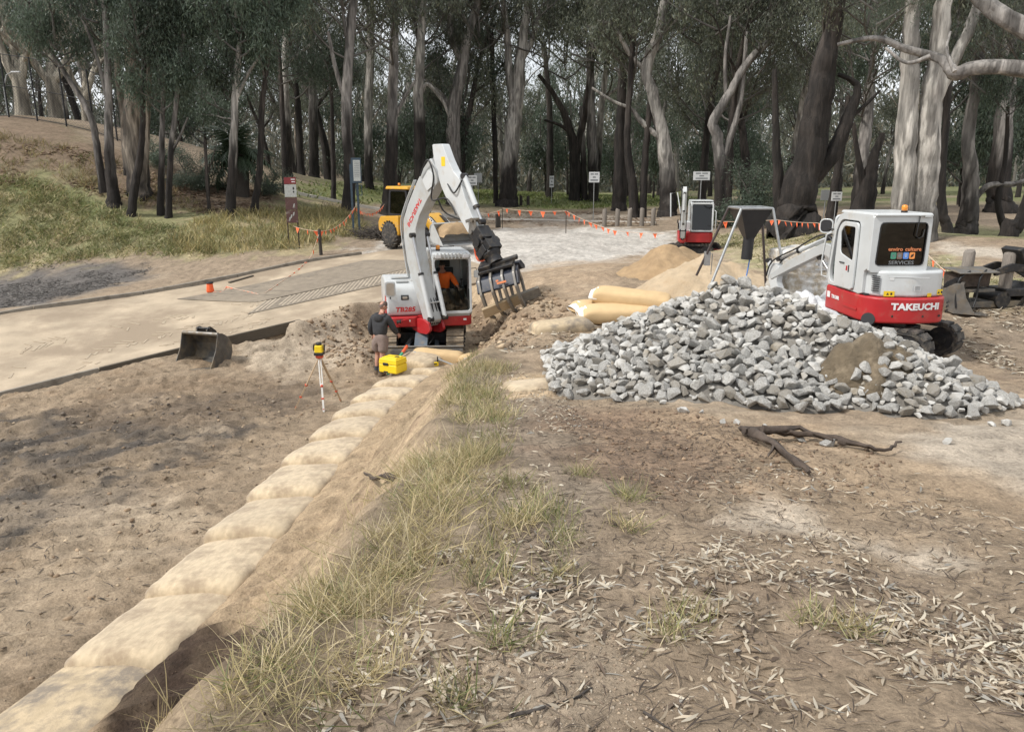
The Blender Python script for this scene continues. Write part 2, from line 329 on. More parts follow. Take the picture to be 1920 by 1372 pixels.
# boat ramp outline: near (N) and far (F) edges
RN = [Vector(q) for q in ((-21.5, 10.4, -1.5), (-12.2, 17.5, -.32), (-6.2, 22.2, .58), (-1.0, 26.2, 1.2), (.6, 27.4, 1.36))]
RF = [Vector(q) for q in ((-25, 17.4, -.55), (-16.4, 24.3, .42), (-10.6, 28.9, .95), (-6.3, 32.3, 1.48), (-4.6, 33.6, 1.64))]
CP += [tuple(q) for q in RN] + [tuple(q) for q in RF]
CP = np.array(CP, float)
def _k(r2): return np.where(r2 > 1e-9, .5 * r2 * np.log(np.maximum(r2, 1e-9)), 0)
_n = len(CP); _S = 12.0; _X = CP[:, :2] / _S
_K = _k(((_X[:, None] - _X[None]) ** 2).sum(-1)) + np.eye(_n) * .004
_Q = np.hstack([np.ones((_n, 1)), _X]); _A = np.block([[_K, _Q], [_Q.T, np.zeros((3, 3))]])
_W = np.linalg.solve(_A, np.concatenate([CP[:, 2], np.zeros(3)]))
def Wf(x, y):
    X = np.stack([np.ravel(x), np.ravel(y)], 1) / _S; o = np.empty(len(X))
    for i in range(0, len(X), 20000):
        c = X[i:i + 20000]; o[i:i + 20000] = _k(((c[:, None] - _X[None]) ** 2).sum(-1)) @ _W[:_n] + _W[_n] + c @ _W[_n + 1:]
    return o.reshape(np.shape(x))
def itp(y, pts): p = np.array(pts, float); return np.interp(y, p[:, 0], p[:, 1])
CREST = [(-20, -1.2), (1, -1.15), (2.2, -1.05), (4, -.8), (6, -.6), (8, -.72), (10, -.75), (12.5, -.4), (15, .25), (17.5, .75), (20, .85), (23, .3), (26, -1.2), (28, -4)]
TOE = [(-20, -3.4), (1, -3.0), (4, -2.85), (6, -2.7), (9, -2.4), (12, -2.15), (15, -1.8), (17.5, -1.3), (19.3, -.75), (21, -.75), (23.5, -1.2), (26, -3), (28, -6)]
BAGL = [(-5, -6), (3, -4.86), (4.6, -4.6), (6.0, -4.33), (7.4, -4.06), (8.8, -3.95), (10, -3.83), (11.35, -3.72), (12.6, -3.57), (13.75, -3.46), (14.8, -3.32), (15.9, -3.1), (17.2, -2.78), (18.2, -2.4)]
def ramp_side(x, y):
    """signed distance from the near ramp edge, positive on the ramp"""
    best = np.full(np.shape(x), 1e9); sg = np.ones(np.shape(x))
    for a, b in zip(RN[:-1], RN[1:]):
        d = b - a; L = math.hypot(d.x, d.y); t = np.clip(((x - a.x) * d.x + (y - a.y) * d.y) / L ** 2, 0, 1)
        dx = x - a.x - t * d.x; dy = y - a.y - t * d.y; r = np.hypot(dx, dy); s = np.sign(d.x * (y - a.y) - d.y * (x - a.x))
        m = r < best; best = np.where(m, r, best); sg = np.where(m, s, sg)
    return best * sg
def in_poly(x, y, P):
    c = np.zeros(np.shape(x), bool); n = len(P)
    for i in range(n):
        x0, y0 = P[i][:2]; x1, y1 = P[i - 1][:2]
        if y0 == y1: continue
        c ^= ((y0 > y) != (y1 > y)) & (x < (x1 - x0) * (y - y0) / (y1 - y0) + x0)
    return c
def poly_dist(x, y, P):
    best = np.full(np.shape(x), 1e9); n = len(P)
    for i in range(n):
        ax, ay = P[i - 1][:2]; bx, by = P[i][:2]; dx, dy = bx - ax, by - ay; L = dx * dx + dy * dy + 1e-12
        t = np.clip(((x - ax) * dx + (y - ay) * dy) / L, 0, 1); best = np.minimum(best, np.hypot(x - ax - t * dx, y - ay - t * dy))
    return np.where(in_poly(x, y, P), best, -best)
RAMP_POLY = [(v.x, v.y) for v in RN] + [(v.x, v.y) for v in RF[::-1]]
def line_dist(x, y, L):
    best = np.full(np.shape(x), 1e9); al = np.zeros(np.shape(x)); acc = 0
    for (ax, ay), (bx, by) in zip(L[:-1], L[1:]):
        dx, dy = bx - ax, by - ay; l = math.hypot(dx, dy); t = np.clip(((x - ax) * dx + (y - ay) * dy) / l ** 2, 0, 1)
        r = np.hypot(x - ax - t * dx, y - ay - t * dy); m = r < best; best = np.where(m, r, best); al = np.where(m, acc + t * l, al); acc += l
    return best, al
# soil heaps: x, y, radius x, radius y, turn, height
HEAPS = [(-5.5, 22.1, 1.4, .55, .7, .22), (-4.6, 22.9, 1.3, .75, .5, .34), (-6.0, 21.4, .9, .5, .7, .28), (-3.9, 18.9, .75, .7, 0, .42), (-4.15, 19.9, .8, 1.0, 0, .3), (-7.2, 20.4, .9, .4, .7, .15),
         (-.2, 20.2, 1.2, 1.3, .4, .25), (.3, 16.3, 1.0, .6, .5, .18), (.6, 13.0, .5, .35, .2, .14), (.1, 18.3, .7, .5, 0, .2), (-6.3, 12.7, 1.0, .35, .35, .1), (-9.4, 14.2, 1.6, .45, .3, .14), (-5.1, 11.0, .9, .2, .4, .07), (-8.0, 9.2, 1.2, .3, .3, .1),
         (2.2, 21.5, 1.5, 1.0, 0, .18), (.9, 22.2, 1.2, .8, 0, .15), (3.6, 5.9, .8, .3, .2, .06), (5.2, 5.3, 1.2, .3, -.1, .05)]
TRACKS = [([(-13, 12.2), (-9.5, 14.6), (-6.8, 16.6)], .42, .3, .05), ([(-12.2, 10.4), (-8.6, 12.6), (-5.4, 14.0)], .42, .3, .05), ([(-9.8, 17.0), (-7.6, 17.6), (-5.6, 17.3)], .4, .3, .045), ([(-6.6, 19.2), (-5.3, 17.6), (-4.6, 16.4)], .5, .34, .05), ([(-5.7, 20.3), (-5.0, 18.9), (-4.5, 18.0)], .5, .34, .04), ([(1.6, 3.2), (2.2, 4.3), (2.5, 5.1), (2.3, 6.2)], .28, .16, .018),
          ([(0.9, 8.2), (1.5, 7.0), (1.9, 6.0), (2.6, 5.0)], .3, .17, .022), ([(2.9, 3.9), (3.5, 4.6), (4.6, 5.4)], .25, .16, .015)]
def smooth_z(x, y):
    W = Wf(x, y); xc = itp(y, CREST) + .22 * vnoise(y * 1.1, y * 0 + 3); xt = itp(y, TOE); t = (x - xt) / (xc - xt)
    xb = itp(y, BAGL); F = .02 * np.sin(x * .8) - .012 * np.clip(-x - 6, 0, 20) + .05 * sstep(17, 23, y)
    fill = sstep(xb + .4, xb + 1.3, x) * sstep(18.6, 17.4, y); F = F + fill * (.50 + .04 * sstep(xb + 1.0, xt, x))
    pit = sstep(18.3, 19.5, y) * sstep(24.5, 22.5, y); bank = np.clip(t, 0, 1); bank = .35 * bank + .65 * bank * bank * (3 - 2 * bank); bank = np.where(y > 27, 1, bank)
    sd = ramp_side(x, y); rm = sstep(-.04, .06, sd); rm = np.where((x > -6.4), sstep(-1.1, .05, sd), rm)
    up = np.maximum(bank * (x > -9), rm)
    nearkerb = np.exp(-(np.clip(-sd, 0, 9) / 1.6) ** 2) * sstep(-6.3, -9.5, x); F = F + (W - .07 - F) * nearkerb * (sd < .1)
    return F * (1 - up) + W * up, up, t, sd
def terrain_z(x, y):
    z, up, t, sd = smooth_z(x, y); ip = poly_dist(x, y, RAMP_POLY); near = np.clip(1 - y / 60, .25, 1)
    rough = .55 + .45 * sstep(.1, .6, fbm(x * .35 + 5, y * .35, 2) + .5)
    n = (.10 * fbm(x * .45, y * .45, 3) + .045 * fbm(x * 2.1, y * 2.1, 3) * rough + .030 * fbm(x * 6.5 + 3, y * 6.5, 3) * rough)
    low = (up < .5) & (sd < 0)
    us = x * .93 + y * .36; vs_ = -x * .36 + y * .93; st = fbm(us * .33 + 3, vs_ * .95 + 1, 4) * 4.2; fr = st - np.floor(st); ledge = sstep(0, .1, fr) * (1 - fr)
    n = n + np.where(low, .12 * ledge * sstep(-.25, .2, fbm(x * .25 + 9, y * .25, 2) + .1) + .05 * fbm(us * 2.6, vs_ * 5.5, 4) * sstep(-.2, .25, fbm(x * .6, y * .6 + 5, 2)), np.where(sd < 0, .032 * ledge * (y < 26), 0))
    ang = .45; u = x * math.cos(ang) + y * math.sin(ang); v = -x * math.sin(ang) + y * math.cos(ang)
    ridg = np.abs(fbm(u * .9 + 2, v * 3.4, 4)); n = n + np.where(low, .17 * (.25 - ridg) * sstep(-.25, .2, fbm(x * .3, y * .3 + 8, 2) + .08) + .035 * (.25 - np.abs(fbm(u * 2.2, v * 9, 3))), 0)
    bk = np.clip(t, 0, 1); bk = bk * (1 - bk) * 4 * (y < 27)
    n = n + bk * (.10 * fbm(x * 1.7, y * .9, 3) + .05 * fbm(x * 5, y * 3, 3))
    lip = np.exp(-((t - 1.0) / .12) ** 2) * (y > 6.5) * (y < 12.5) * (x > -3); n = n + .12 * lip * (vnoise(y * 2, x * 0) + .35)
    cut = np.exp(-((x - .1) / 1.2) ** 2 - ((y - 17.8) / 3.2) ** 2); n = n + cut * .16 * fbm(u * 1.2, v * 3, 3)
    for (hx, hy, rx, ry, a, h) in HEAPS:
        dx = (x - hx) * math.cos(a) + (y - hy) * math.sin(a); dy = -(x - hx) * math.sin(a) + (y - hy) * math.cos(a); q = np.hypot(dx / rx, dy / ry) + .35 * fbm(x * 1.9, y * 1.9, 3)
        n = n + h * np.clip(1.05 - q, 0, 1) ** 1.2
    for (L, wd, pit, dp) in TRACKS:
        d, s = line_dist(x, y, L); n = n - dp * sstep(wd, wd * .7, d) * (.4 + .6 * np.cos(2 * np.pi * s / pit + d * 5)) * sstep(-.35, .05, vnoise(x * 1.4, y * 1.4) + .1)
    nearbag = np.exp(-((x - itp(y, BAGL) - .9) / .45) ** 2) * (y < 18.3); n = n * (1 - .7 * nearbag)
    flat = sstep(-.25, .05, ip)
    return z + n * (1 - flat) - .07 * flat
def axis(segs):
    o = [segs[0][0]]
    for (a, b, s) in segs: k = max(1, int(round((b - a) / s))); o += list(a + (b - a) * np.arange(1, k + 1) / k)
    return np.array(o)
GX = axis([(-420, -120, 30), (-120, -50, 7), (-50, -26, 1.2), (-26, -14, .3), (-14, -4, .072), (-4, 7.5, .056), (7.5, 12, .11), (12, 20, .3), (20, 50, 1.5), (50, 120, 7), (120, 420, 30)])
GY = axis([(-40, -4, 4), (-4, 1.2, .5), (1.2, 9, .05), (9, 16, .062), (16, 26, .088), (26, 46, .25), (46, 80, .8), (80, 160, 4), (160, 500, 25)])
XX, YY = np.meshgrid(GX, GY); ZZ = terrain_z(XX, YY)
def H(x, y):
    i = int(np.clip(np.searchsorted(GX, x) - 1, 0, len(GX) - 2)); j = int(np.clip(np.searchsorted(GY, y) - 1, 0, len(GY) - 2))
    fx = (x - GX[i]) / (GX[i + 1] - GX[i]); fy = (y - GY[j]) / (GY[j + 1] - GY[j])
    return float((ZZ[j, i] * (1 - fx) + ZZ[j, i + 1] * fx) * (1 - fy) + (ZZ[j + 1, i] * (1 - fx) + ZZ[j + 1, i + 1] * fx) * fy)
def Hv(x, y):
    x = np.asarray(x, float); y = np.asarray(y, float)
    i = np.clip(np.searchsorted(GX, x) - 1, 0, len(GX) - 2); j = np.clip(np.searchsorted(GY, y) - 1, 0, len(GY) - 2)
    fx = (x - GX[i]) / (GX[i + 1] - GX[i]); fy = (y - GY[j]) / (GY[j + 1] - GY[j])
    return (ZZ[j, i] * (1 - fx) + ZZ[j, i + 1] * fx) * (1 - fy) + (ZZ[j + 1, i] * (1 - fx) + ZZ[j + 1, i + 1] * fx) * fy
def G(px, py):
    """where a picture direction meets the ground"""
    d = ray(px, py); t = .5
    while t < 400:
        x, y, z = d[0] * t, d[1] * t, CZ + d[2] * t
        if z < H(x, y):
            a, b = t / 1.02 - .01, t
            for _ in range(12):
                m = (a + b) / 2
                if CZ + d[2] * m < H(d[0] * m, d[1] * m): b = m
                else: a = m
            return Vector((d[0] * b, d[1] * b, H(d[0] * b, d[1] * b)))
        t = t * 1.02 + .01
    return Vector((d[0] * 200, d[1] * 200, H(d[0] * 200, d[1] * 200)))
def gpoly(pts): return [tuple(G(*q)[:2]) for q in pts]
# ---------------------------------------------------------------- ground colours (what the ground is made of, place by place)
def c3(*c): return np.array(c, float)
C = np.empty(XX.shape + (3,)); n1 = fbm(XX * .5, YY * .5, 4); n2 = fbm(XX * 1.9 + 7, YY * 1.9, 4); n3 = fbm(XX * .16 + 3, YY * .16, 3); n4 = fbm(XX * 5 + 1, YY * 5, 3)
C[:] = c3(.245, .183, .122)
def lay(m, col): C[:] = C * (1 - m[..., None]) + c3(*col) * m[..., None]
def region(pts, soft, rough, world=False):
    P = pts if world else gpoly(pts); return sstep(-soft, soft, poly_dist(XX, YY, P) + rough * (n2 + .7 * n1))
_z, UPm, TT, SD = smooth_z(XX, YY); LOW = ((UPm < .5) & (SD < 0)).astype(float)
lay(sstep(.0, .5, n1), (.30, .235, .165)); lay(.8 * sstep(.05, .5, n2), (.185, .135, .092))
lay(sstep(20, 40, YY), (.215, .165, .115))
lay(LOW, (.325, .243, .16)); lay(LOW * .8 * sstep(-.02, .42, n1), (.42, .335, .24)); lay(LOW * .75 * sstep(.05, .45, n2), (.255, .178, .108))
mud = region([(-60, 790), (130, 770), (260, 760), (420, 735), (560, 740), (500, 800), (330, 850), (230, 900), (90, 950), (30, 1010), (-80, 1080)], .6, 1.6)
lay(mud * LOW * (.45 + .55 * sstep(-.25, .2, n2)), (.098, .083, .070)); lay(mud * LOW * .7 * sstep(.1, .34, n1 + .4 * n4), (.32, .25, .175))
lay(LOW * region([(120, 740), (250, 700), (520, 700), (640, 760), (520, 790), (330, 790), (140, 800)], .5, 1.2) * .55, (.235, .168, .108))
lay(LOW * region([(-80, 1120), (120, 1000), (330, 940), (560, 800), (470, 900), (300, 1060), (140, 1180), (-100, 1300)], .3, .7) * .6, (.42, .325, .22))
lay(LOW * region([(560, 610), (690, 620), (690, 680), (560, 700), (440, 660)], .4, .9) * .7, (.46, .375, .275))
bk = sstep(-.05, .2, TT) * sstep(1.02, .8, TT) * (YY < 26) * (XX > -9); lay(bk, (.40, .295, .18)); lay(bk * .8 * sstep(0, .4, n2), (.27, .19, .12))
fillm = sstep(.45, .8, XX - itp(YY, BAGL)) * (TT < .12) * (YY < 18.4) * (XX > -9); lay(fillm * 1.0, (.42, .305, .185)); lay(fillm * .6 * sstep(.05, .45, n2), (.31, .22, .135))
lay(region([(200, 1245), (330, 1195), (470, 1180), (570, 1225), (560, 1430), (220, 1430)], .1, .15) * (.85 + .15 * sstep(-.2, .2, n4)), (.062, .040, .028))
cutm = region([(880, 560), (1000, 545), (1075, 560), (1090, 600), (1010, 640), (930, 655), (885, 640)], .4, .8); lay(cutm * .85, (.29, .203, .125)); lay(cutm * .6 * sstep(0, .35, n2), (.18, .125, .08)); lay(cutm * .5 * sstep(.1, .4, n1), (.42, .33, .22))
crest = np.exp(-((TT - 1.08) / .13) ** 2) * (YY < 13) * (XX > -4); lay(crest * .7, (.165, .13, .085))
# litter strip along the crest and bare dirt beyond
lay(region([(850, 1372), (1000, 1100), (900, 800), (880, 700), (1000, 690), (1250, 870), (1150, 1000), (1300, 1372)], .25, .6) * .45, (.165, .135, .105))
lay(region([(1000, 780), (1150, 760), (1400, 800), (1420, 900), (1280, 960), (1150, 900)], .3, .6) * .75, (.185, .122, .078))
lay(region([(1280, 770), (1480, 800), (1760, 850), (1920, 930), (1990, 1010), (1600, 1000), (1400, 930)], .35, .8) * .6, (.29, .208, .13))
lay(region([(1330, 960), (1500, 940), (1700, 1030), (1990, 1010), (1990, 1110), (1750, 1080), (1560, 1030)], .25, .6) * .75, (.40, .34, .265))
lay(region([(1690, 830), (1900, 780), (2100, 690), (2100, 960), (1900, 900)], .3, .5) * .85, (.335, .285, .225))
lay(region([(1600, 1040), (1990, 1130), (1990, 1240), (1500, 1100)], .2, .5) * .45, (.2, .15, .105))
lay(region([(890, 1180), (1150, 1150), (1300, 1260), (1280, 1372), (880, 1372)], .2, .4) * .6, (.315, .245, .17))
lay(region([(960, 700), (1040, 700), (1040, 745), (950, 745)], .12, .15) * .8, (.44, .32, .19))
# gravel car park, tracks, road
grav = region([(690, 466), (830, 440), (960, 428), (1130, 424), (1300, 437), (1262, 462), (1140, 492), (1000, 506), (900, 500), (700, 474)], .8, 1.4); lay(grav, (.395, .37, .335)); lay(grav * .6 * sstep(-.05, .35, n1), (.30, .275, .245))
lay(region([(1000, 500), (1140, 488), (1240, 470), (1120, 545), (1020, 560), (960, 530)], .5, .9) * .6, (.31, .225, .145))
lay(region([(985, 412), (1120, 408), (1040, 440), (960, 440)], .6, .5) * .6, (.22, .19, .16)); lay(region([(760, 392), (900, 398), (1240, 404), (1250, 412), (900, 407), (760, 400)], .5, .5) * .7, (.36, .31, .25))
# woodland floor and grass
lay(sstep(52, 70, YY) * (XX > -24), (.115, .125, .05)); lay(sstep(55, 75, YY) * sstep(0, .35, n3 + .5 * n1), (.19, .155, .1))
lay(region([(520, 350), (760, 352), (920, 356), (1240, 364), (1300, 385), (1100, 392), (900, 382), (740, 380), (540, 370)], 2.0, 2.5) * .9, (.135, .155, .05))
lay(region([(1330, 440), (1480, 436), (1600, 460), (1760, 480), (2000, 540), (2000, 600), (1790, 560), (1600, 545), (1500, 530), (1400, 500)], .6, 1.1), (.30, .255, .15)); lay(region([(1330, 440), (1480, 436), (1600, 460), (1760, 480), (2000, 540), (1790, 560), (1500, 530)], .6, 1.1) * .7 * sstep(-.02, .3, n2), (.155, .155, .065))
lay(region([(1760, 455), (2000, 470), (2000, 492), (1760, 470)], .4, .5), (.36, .31, .25)); lay(region([(1760, 418), (2000, 440), (2000, 458), (1760, 440)], .5, .8) * .7, (.15, .165, .06))
lay(region([(1780, 590), (1990, 600), (1990, 720), (1800, 670)], .4, .8) * .8, (.165, .128, .092))
# left: mulch beside the ramp, earth strip, embankment
lay(region([(-80, 500), (130, 490), (285, 490), (275, 520), (180, 545), (-80, 600)], .5, .9), (.105, .095, .088)); lay(region([(-60, 480), (200, 482), (120, 505), (-60, 520)], .5, 1.2) * .6, (.21, .165, .12))
emb = region([(-300, 486), (150, 487), (300, 480), (440, 482), (560, 470), (690, 440), (660, 395), (480, 350), (330, 320), (170, 268), (-300, 220)], .7, 1.6)
lay(emb, (.17, .165, .075)); lay(emb * sstep(-.05, .3, n2 + .5 * n1), (.255, .205, .115)); lay(region([(-300, 330), (100, 330), (300, 385), (470, 395), (560, 380), (480, 348), (330, 318), (170, 266), (-300, 220)], 1.0, 1.8) * .9, (.155, .108, .075))
lay(region([(60, 330), (230, 400), (330, 430), (270, 440), (150, 400), (20, 350)], .6, .8) * .8, (.105, .135, .045))
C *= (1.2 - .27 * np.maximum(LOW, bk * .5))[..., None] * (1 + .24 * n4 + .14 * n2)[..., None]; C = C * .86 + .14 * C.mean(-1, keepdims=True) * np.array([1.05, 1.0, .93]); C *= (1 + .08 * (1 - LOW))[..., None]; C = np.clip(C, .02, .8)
me = bpy.data.meshes.new('ground'); ny, nx = XX.shape
idx = np.arange(nx * ny).reshape(ny, nx); fq = np.stack([idx[:-1, :-1], idx[:-1, 1:], idx[1:, 1:], idx[1:, :-1]], -1).reshape(-1, 4)
me.vertices.add(nx * ny); me.vertices.foreach_set('co', np.stack([XX, YY, ZZ], -1).astype(np.float32).ravel())
me.loops.add(fq.size); me.loops.foreach_set('vertex_index', fq.astype(np.int32).ravel()); me.polygons.add(len(fq)); me.polygons.foreach_set('loop_start', np.arange(0, fq.size, 4, dtype=np.int32))
me.polygons.foreach_set('use_smooth', np.ones(len(fq), bool)); me.update(calc_edges=True)
ca = me.color_attributes.new('Col', 'FLOAT_COLOR', 'POINT'); ca.data.foreach_set('color', np.concatenate([C.reshape(-1, 3), np.ones((nx * ny, 1))], 1).astype(np.float32).ravel())
def ground_material():
    m = bpy.data.materials.new('ground_soil'); m.use_nodes = True; t = m.node_tree; b = t.nodes['Principled BSDF']; L = t.links.new; MAT['ground_soil'] = m
    b.inputs['Roughness'].default_value = .95; b.inputs['Specular IOR Level'].default_value = .2
    at = t.nodes.new('ShaderNodeAttribute'); at.attribute_name = 'Col'; ge = t.nodes.new('ShaderNodeNewGeometry')
    def noise(s, d, r=.6): n = t.nodes.new('ShaderNodeTexNoise'); n.inputs['Scale'].default_value = s; n.inputs['Detail'].default_value = d; n.inputs['Roughness'].default_value = r; L(ge.outputs['Position'], n.inputs['Vector']); return n.outputs['Fac']
    def rng(s, a, b_, c, d): r = t.nodes.new('ShaderNodeMapRange'); r.inputs[1].default_value = a; r.inputs[2].default_value = b_; r.inputs[3].default_value = c; r.inputs[4].default_value = d; L(s, r.inputs[0]); return r.outputs[0]
    def mul(a, b_): q = t.nodes.new('ShaderNodeMath'); q.operation = 'MULTIPLY'; L(a, q.inputs[0]); L(b_, q.inputs[1]); return q.outputs[0]
    a = noise(4.2, 8, .68); bb = noise(38, 6, .75); cc = noise(15, 5)
    f = mul(mul(rng(a, .3, .7, .68, 1.32), rng(bb, .3, .72, .62, 1.34)), rng(cc, .56, .70, 1.0, .62))
    v = t.nodes.new('ShaderNodeVectorMath'); v.operation = 'SCALE'; L(at.outputs['Color'], v.inputs[0]); L(f, v.inputs['Scale']); L(v.outputs[0], b.inputs['Base Color'])
    ad = t.nodes.new('ShaderNodeMath'); ad.operation = 'MULTIPLY_ADD'; L(bb, ad.inputs[0]); ad.inputs[1].default_value = .35; L(a, ad.inputs[2])
    bp = t.nodes.new('ShaderNodeBump'); bp.inputs['Distance'].default_value = .055; bp.inputs['Strength'].default_value = 1; L(ad.outputs[0], bp.inputs['Height']); L(bp.outputs['Normal'], b.inputs['Normal'])
ground_material(); me.materials.append(MAT['ground_soil'])
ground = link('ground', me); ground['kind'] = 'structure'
# ================================================================ boat ramp: slab, grooved ribs, timber edging
def resample(L, s0, s1, n):
    L = [Vector(q) for q in L]; d = [0]
    for a, b in zip(L[:-1], L[1:]): d.append(d[-1] + (b - a).length)
    o = []
    for i in range(n + 1):
        s = (s0 + (s1 - s0) * i / max(n, 1)) * d[-1]; k = min(max(np.searchsorted(d, s) - 1, 0), len(L) - 2); o.append(L[k].lerp(L[k + 1], (s - d[k]) / (d[k + 1] - d[k])))
    return o
def ramp_pt(s, t, dz=0):
    a = resample(RN, s, s, 0)[0]; b = resample(RF, s, s, 0)[0]; p = a.lerp(b, t); p.z += dz; return p
mat('ramp_concrete', (.40, .325, .235), .95, var=.22, scale=1.1, dirt=((.27, .212, .15), .38, .42, .58), bump=.012, bscale=20)
mat('tread_sand', (.385, .317, .232), .95, var=.15, scale=2, dirt=((.33, .265, .19), 2, .45, .65))
mat('ramp_rib', (.42, .355, .27), .95, var=.2, scale=3, dirt=((.34, .285, .22), .8, .42, .6), bump=.006, bscale=40, rnd=.08)
mb = MB(); NA, NB = 60, 30; vs = []
for i in range(NA + 1):
    for j in range(NB + 1):
        p = ramp_pt(i / NA, j / NB); p.z = float(Wf(np.array([p.x]), np.array([p.y]))[0]) + .012 + .022 * float(fbm(np.array([p.x * .8]), np.array([p.y * .8]), 3)[0]); vs.append(p)
idf = lambda i, j: i * (NB + 1) + j
mb.add(vs, [(idf(i, j), idf(i + 1, j), idf(i + 1, j + 1), idf(i, j + 1)) for i in range(NA) for j in range(NB)], 0, None, True)
edge = [idf(i, 0) for i in range(NA + 1)] + [idf(NA, j) for j in range(1, NB + 1)]
ev = [vs[k] for k in edge] + [vs[k] - Vector((0, 0, .16)) for k in edge]; k = len(edge)
mb.add(ev, [(i, i + k, i + 1 + k, i + 1) for i in range(k - 1)], 0)
ramp = mb.build('boat_ramp', 'ramp_concrete'); ramp['kind'] = 'structure'
RV = np.array([tuple(v) for v in vs]).reshape(NA + 1, NB + 1, 3)
def ramp_z(x, y): return float(Wf(np.array([x]), np.array([y]))[0]) + .012 + .022 * float(fbm(np.array([x * .8]), np.array([y * .8]), 3)[0])
axd = (RN[3] - RN[1]); axd.z = 0; axd.normalize(); axn = Vector((-axd.y, axd.x, 0))
mat('groove_bed', (.20, .168, .13), .95, var=.2, scale=4)
def ribs(s0, s1, t0, sgn, L, step, bend):
    a0 = ramp_pt(s0, t0); n = int((ramp_pt(s1, t0) - a0).length / step); d = (axn * sgn + axd * bend).normalized(); K = 8
    O = np.array([tuple(ramp_pt(s0 + (s1 - s0) * i / n, t0)) for i in range(n + 1)])[:, :2]; tt = np.linspace(0, 1, K + 1); PX_ = O[:, None, 0] + d.x * L * tt[None]; PY_ = O[:, None, 1] + d.y * L * tt[None]; PZ_ = Wf(PX_, PY_) + .034
    q = MB(); vs = [(PX_[i, k], PY_[i, k], PZ_[i, k]) for i in range(n + 1) for k in range(K + 1)]; fs = [(i * (K + 1) + k, (i + 1) * (K + 1) + k, (i + 1) * (K + 1) + k + 1, i * (K + 1) + k + 1) for i in range(n) for k in range(K)]
    if sgn > 0: fs = [f[::-1] for f in fs]
    q.add(vs, fs); q.build('groove_bed', 'groove_bed', ramp)
    wx, wy = axd.x * step * .39, axd.y * step * .39; rg1 = random.Random(n)
    for i in range(n):
        if rg1.random() < .03: continue
        q = MB(); vs = []; K2 = int(K * rg1.uniform(.8, 1.0))
        for k in range(K2 + 1):
            x_, y_, z_ = PX_[i, k] + axd.x * step * .5, PY_[i, k] + axd.y * step * .5, PZ_[i, k] + .008; vs += [(x_ - wx, y_ - wy, z_ - .02), (x_ - wx, y_ - wy, z_), (x_ + wx, y_ + wy, z_), (x_ + wx, y_ + wy, z_ - .02)]
        q.add(vs, [(4 * k + m, 4 * k + m + 1, 4 * k + m + 5, 4 * k + m + 4) for k in range(K2) for m in range(3)]); q.build('rib', 'ramp_rib', ramp)
ribs(.69, .955, .475, 1, 3.1, .17, -.75); ribs(.70, .975, .465, -1, 1.6, .17, -.85)
def timber(name, a, b, w_, h_, m, parent): 
    q = MB(); q.box((0, 0, 0), ((b - a).length - .02, w_, h_)); o = q.build(name, m, parent, bevel=.012, M=frame((a + b) / 2, x=b - a, z=(0, 0, 1))); return o
def edging(label, line, cuts, w_, h_, dz, mats, group):
    r = empty('timber_edging', loc=tuple(line[0])); tag(r, label, 'timber edging', group)
    for i in range(len(cuts) - 1):
        a = resample(line, cuts[i], cuts[i], 0)[0]; b = resample(line, cuts[i + 1], cuts[i + 1], 0)[0]
        for q in (a, b): q.z = float(Wf(np.array([q.x]), np.array([q.y]))[0]) + dz
        timber('sleeper', a - Vector(line[0]), b - Vector(line[0]), w_, h_, mats[i % len(mats)], r)
    return r
edging('weathered timber sleepers edging the ramp beside the muddy excavation', [RN[0], RN[1], RN[2]], [.02, .2, .4, .56, .72, .86, 1.0], .10, .30, -.085, ['timber_grey', 'timber_grey', 'timber_dark', 'timber_grey', 'timber_dark', 'timber_dark'], 'timber edging of the boat ramp')
edging('long timber sleepers edging the ramp along the mulch and grass', RF[:4], [.02, .2, .34, .5, .64, .78, .9, 1.0], .14, .20, .03, ['timber_grey'], 'timber edging of the boat ramp')
o = MB(); a = G(430, 535); b = G(475, 522); o.bar((0, 0, .03), b - a + Vector((0, 0, .03)), .12, .08); tag(o.build('timber_offcut', 'timber_dark', None, .008, M=T(a + Vector((0, 0, .06)))), 'dark timber offcut lying on the ramp by the orange reel', 'timber')
# tyre tread prints pressed into the sandy ramp
q = MB(); rg0 = random.Random(4)
for line, wd in (([(-20, 715), (200, 660), (420, 605), (600, 562)], .5), ([(-20, 672), (220, 622), (440, 580), (620, 545)], .5), ([(160, 690), (420, 630), (560, 590)], .4)):
    L_ = [G(*p) for p in line]; L_ = [Vector((p.x, p.y, 0)) for p in L_]; n_ = int(sum((b - a).length for a, b in zip(L_[:-1], L_[1:])) / .17)
    for i in range(n_):
        p = resample(L_, i / n_, i / n_, 0)[0]; p2 = resample(L_, min(1, (i + 1) / n_), min(1, (i + 1) / n_), 0)[0]; d = (p2 - p)
        if d.length < 1e-4 or not in_poly(np.array([p.x]), np.array([p.y]), RAMP_POLY)[0]: continue
        d.normalize(); s_ = Vector((-d.y, d.x, 0))
        for sg in (-1, 1):
            if rg0.random() < .42 or vnoise(np.array([p.x * .9]), np.array([p.y * .9]))[0] < -.12: continue
            a = p + s_ * sg * rg0.uniform(.03, .12); b = p + s_ * sg * wd * rg0.uniform(.5, 1.05) - d * rg0.uniform(.1, .26); a.z = ramp_z(a.x, a.y) + .004; b.z = ramp_z(b.x, b.y) + .004; q.bar(a, b, rg0.uniform(.04, .085), .016)
tag(q.build('tyre_prints', 'tread_sand'), 'chevron tyre prints pressed into the sandy ramp', 'tyre prints', kind='stuff')
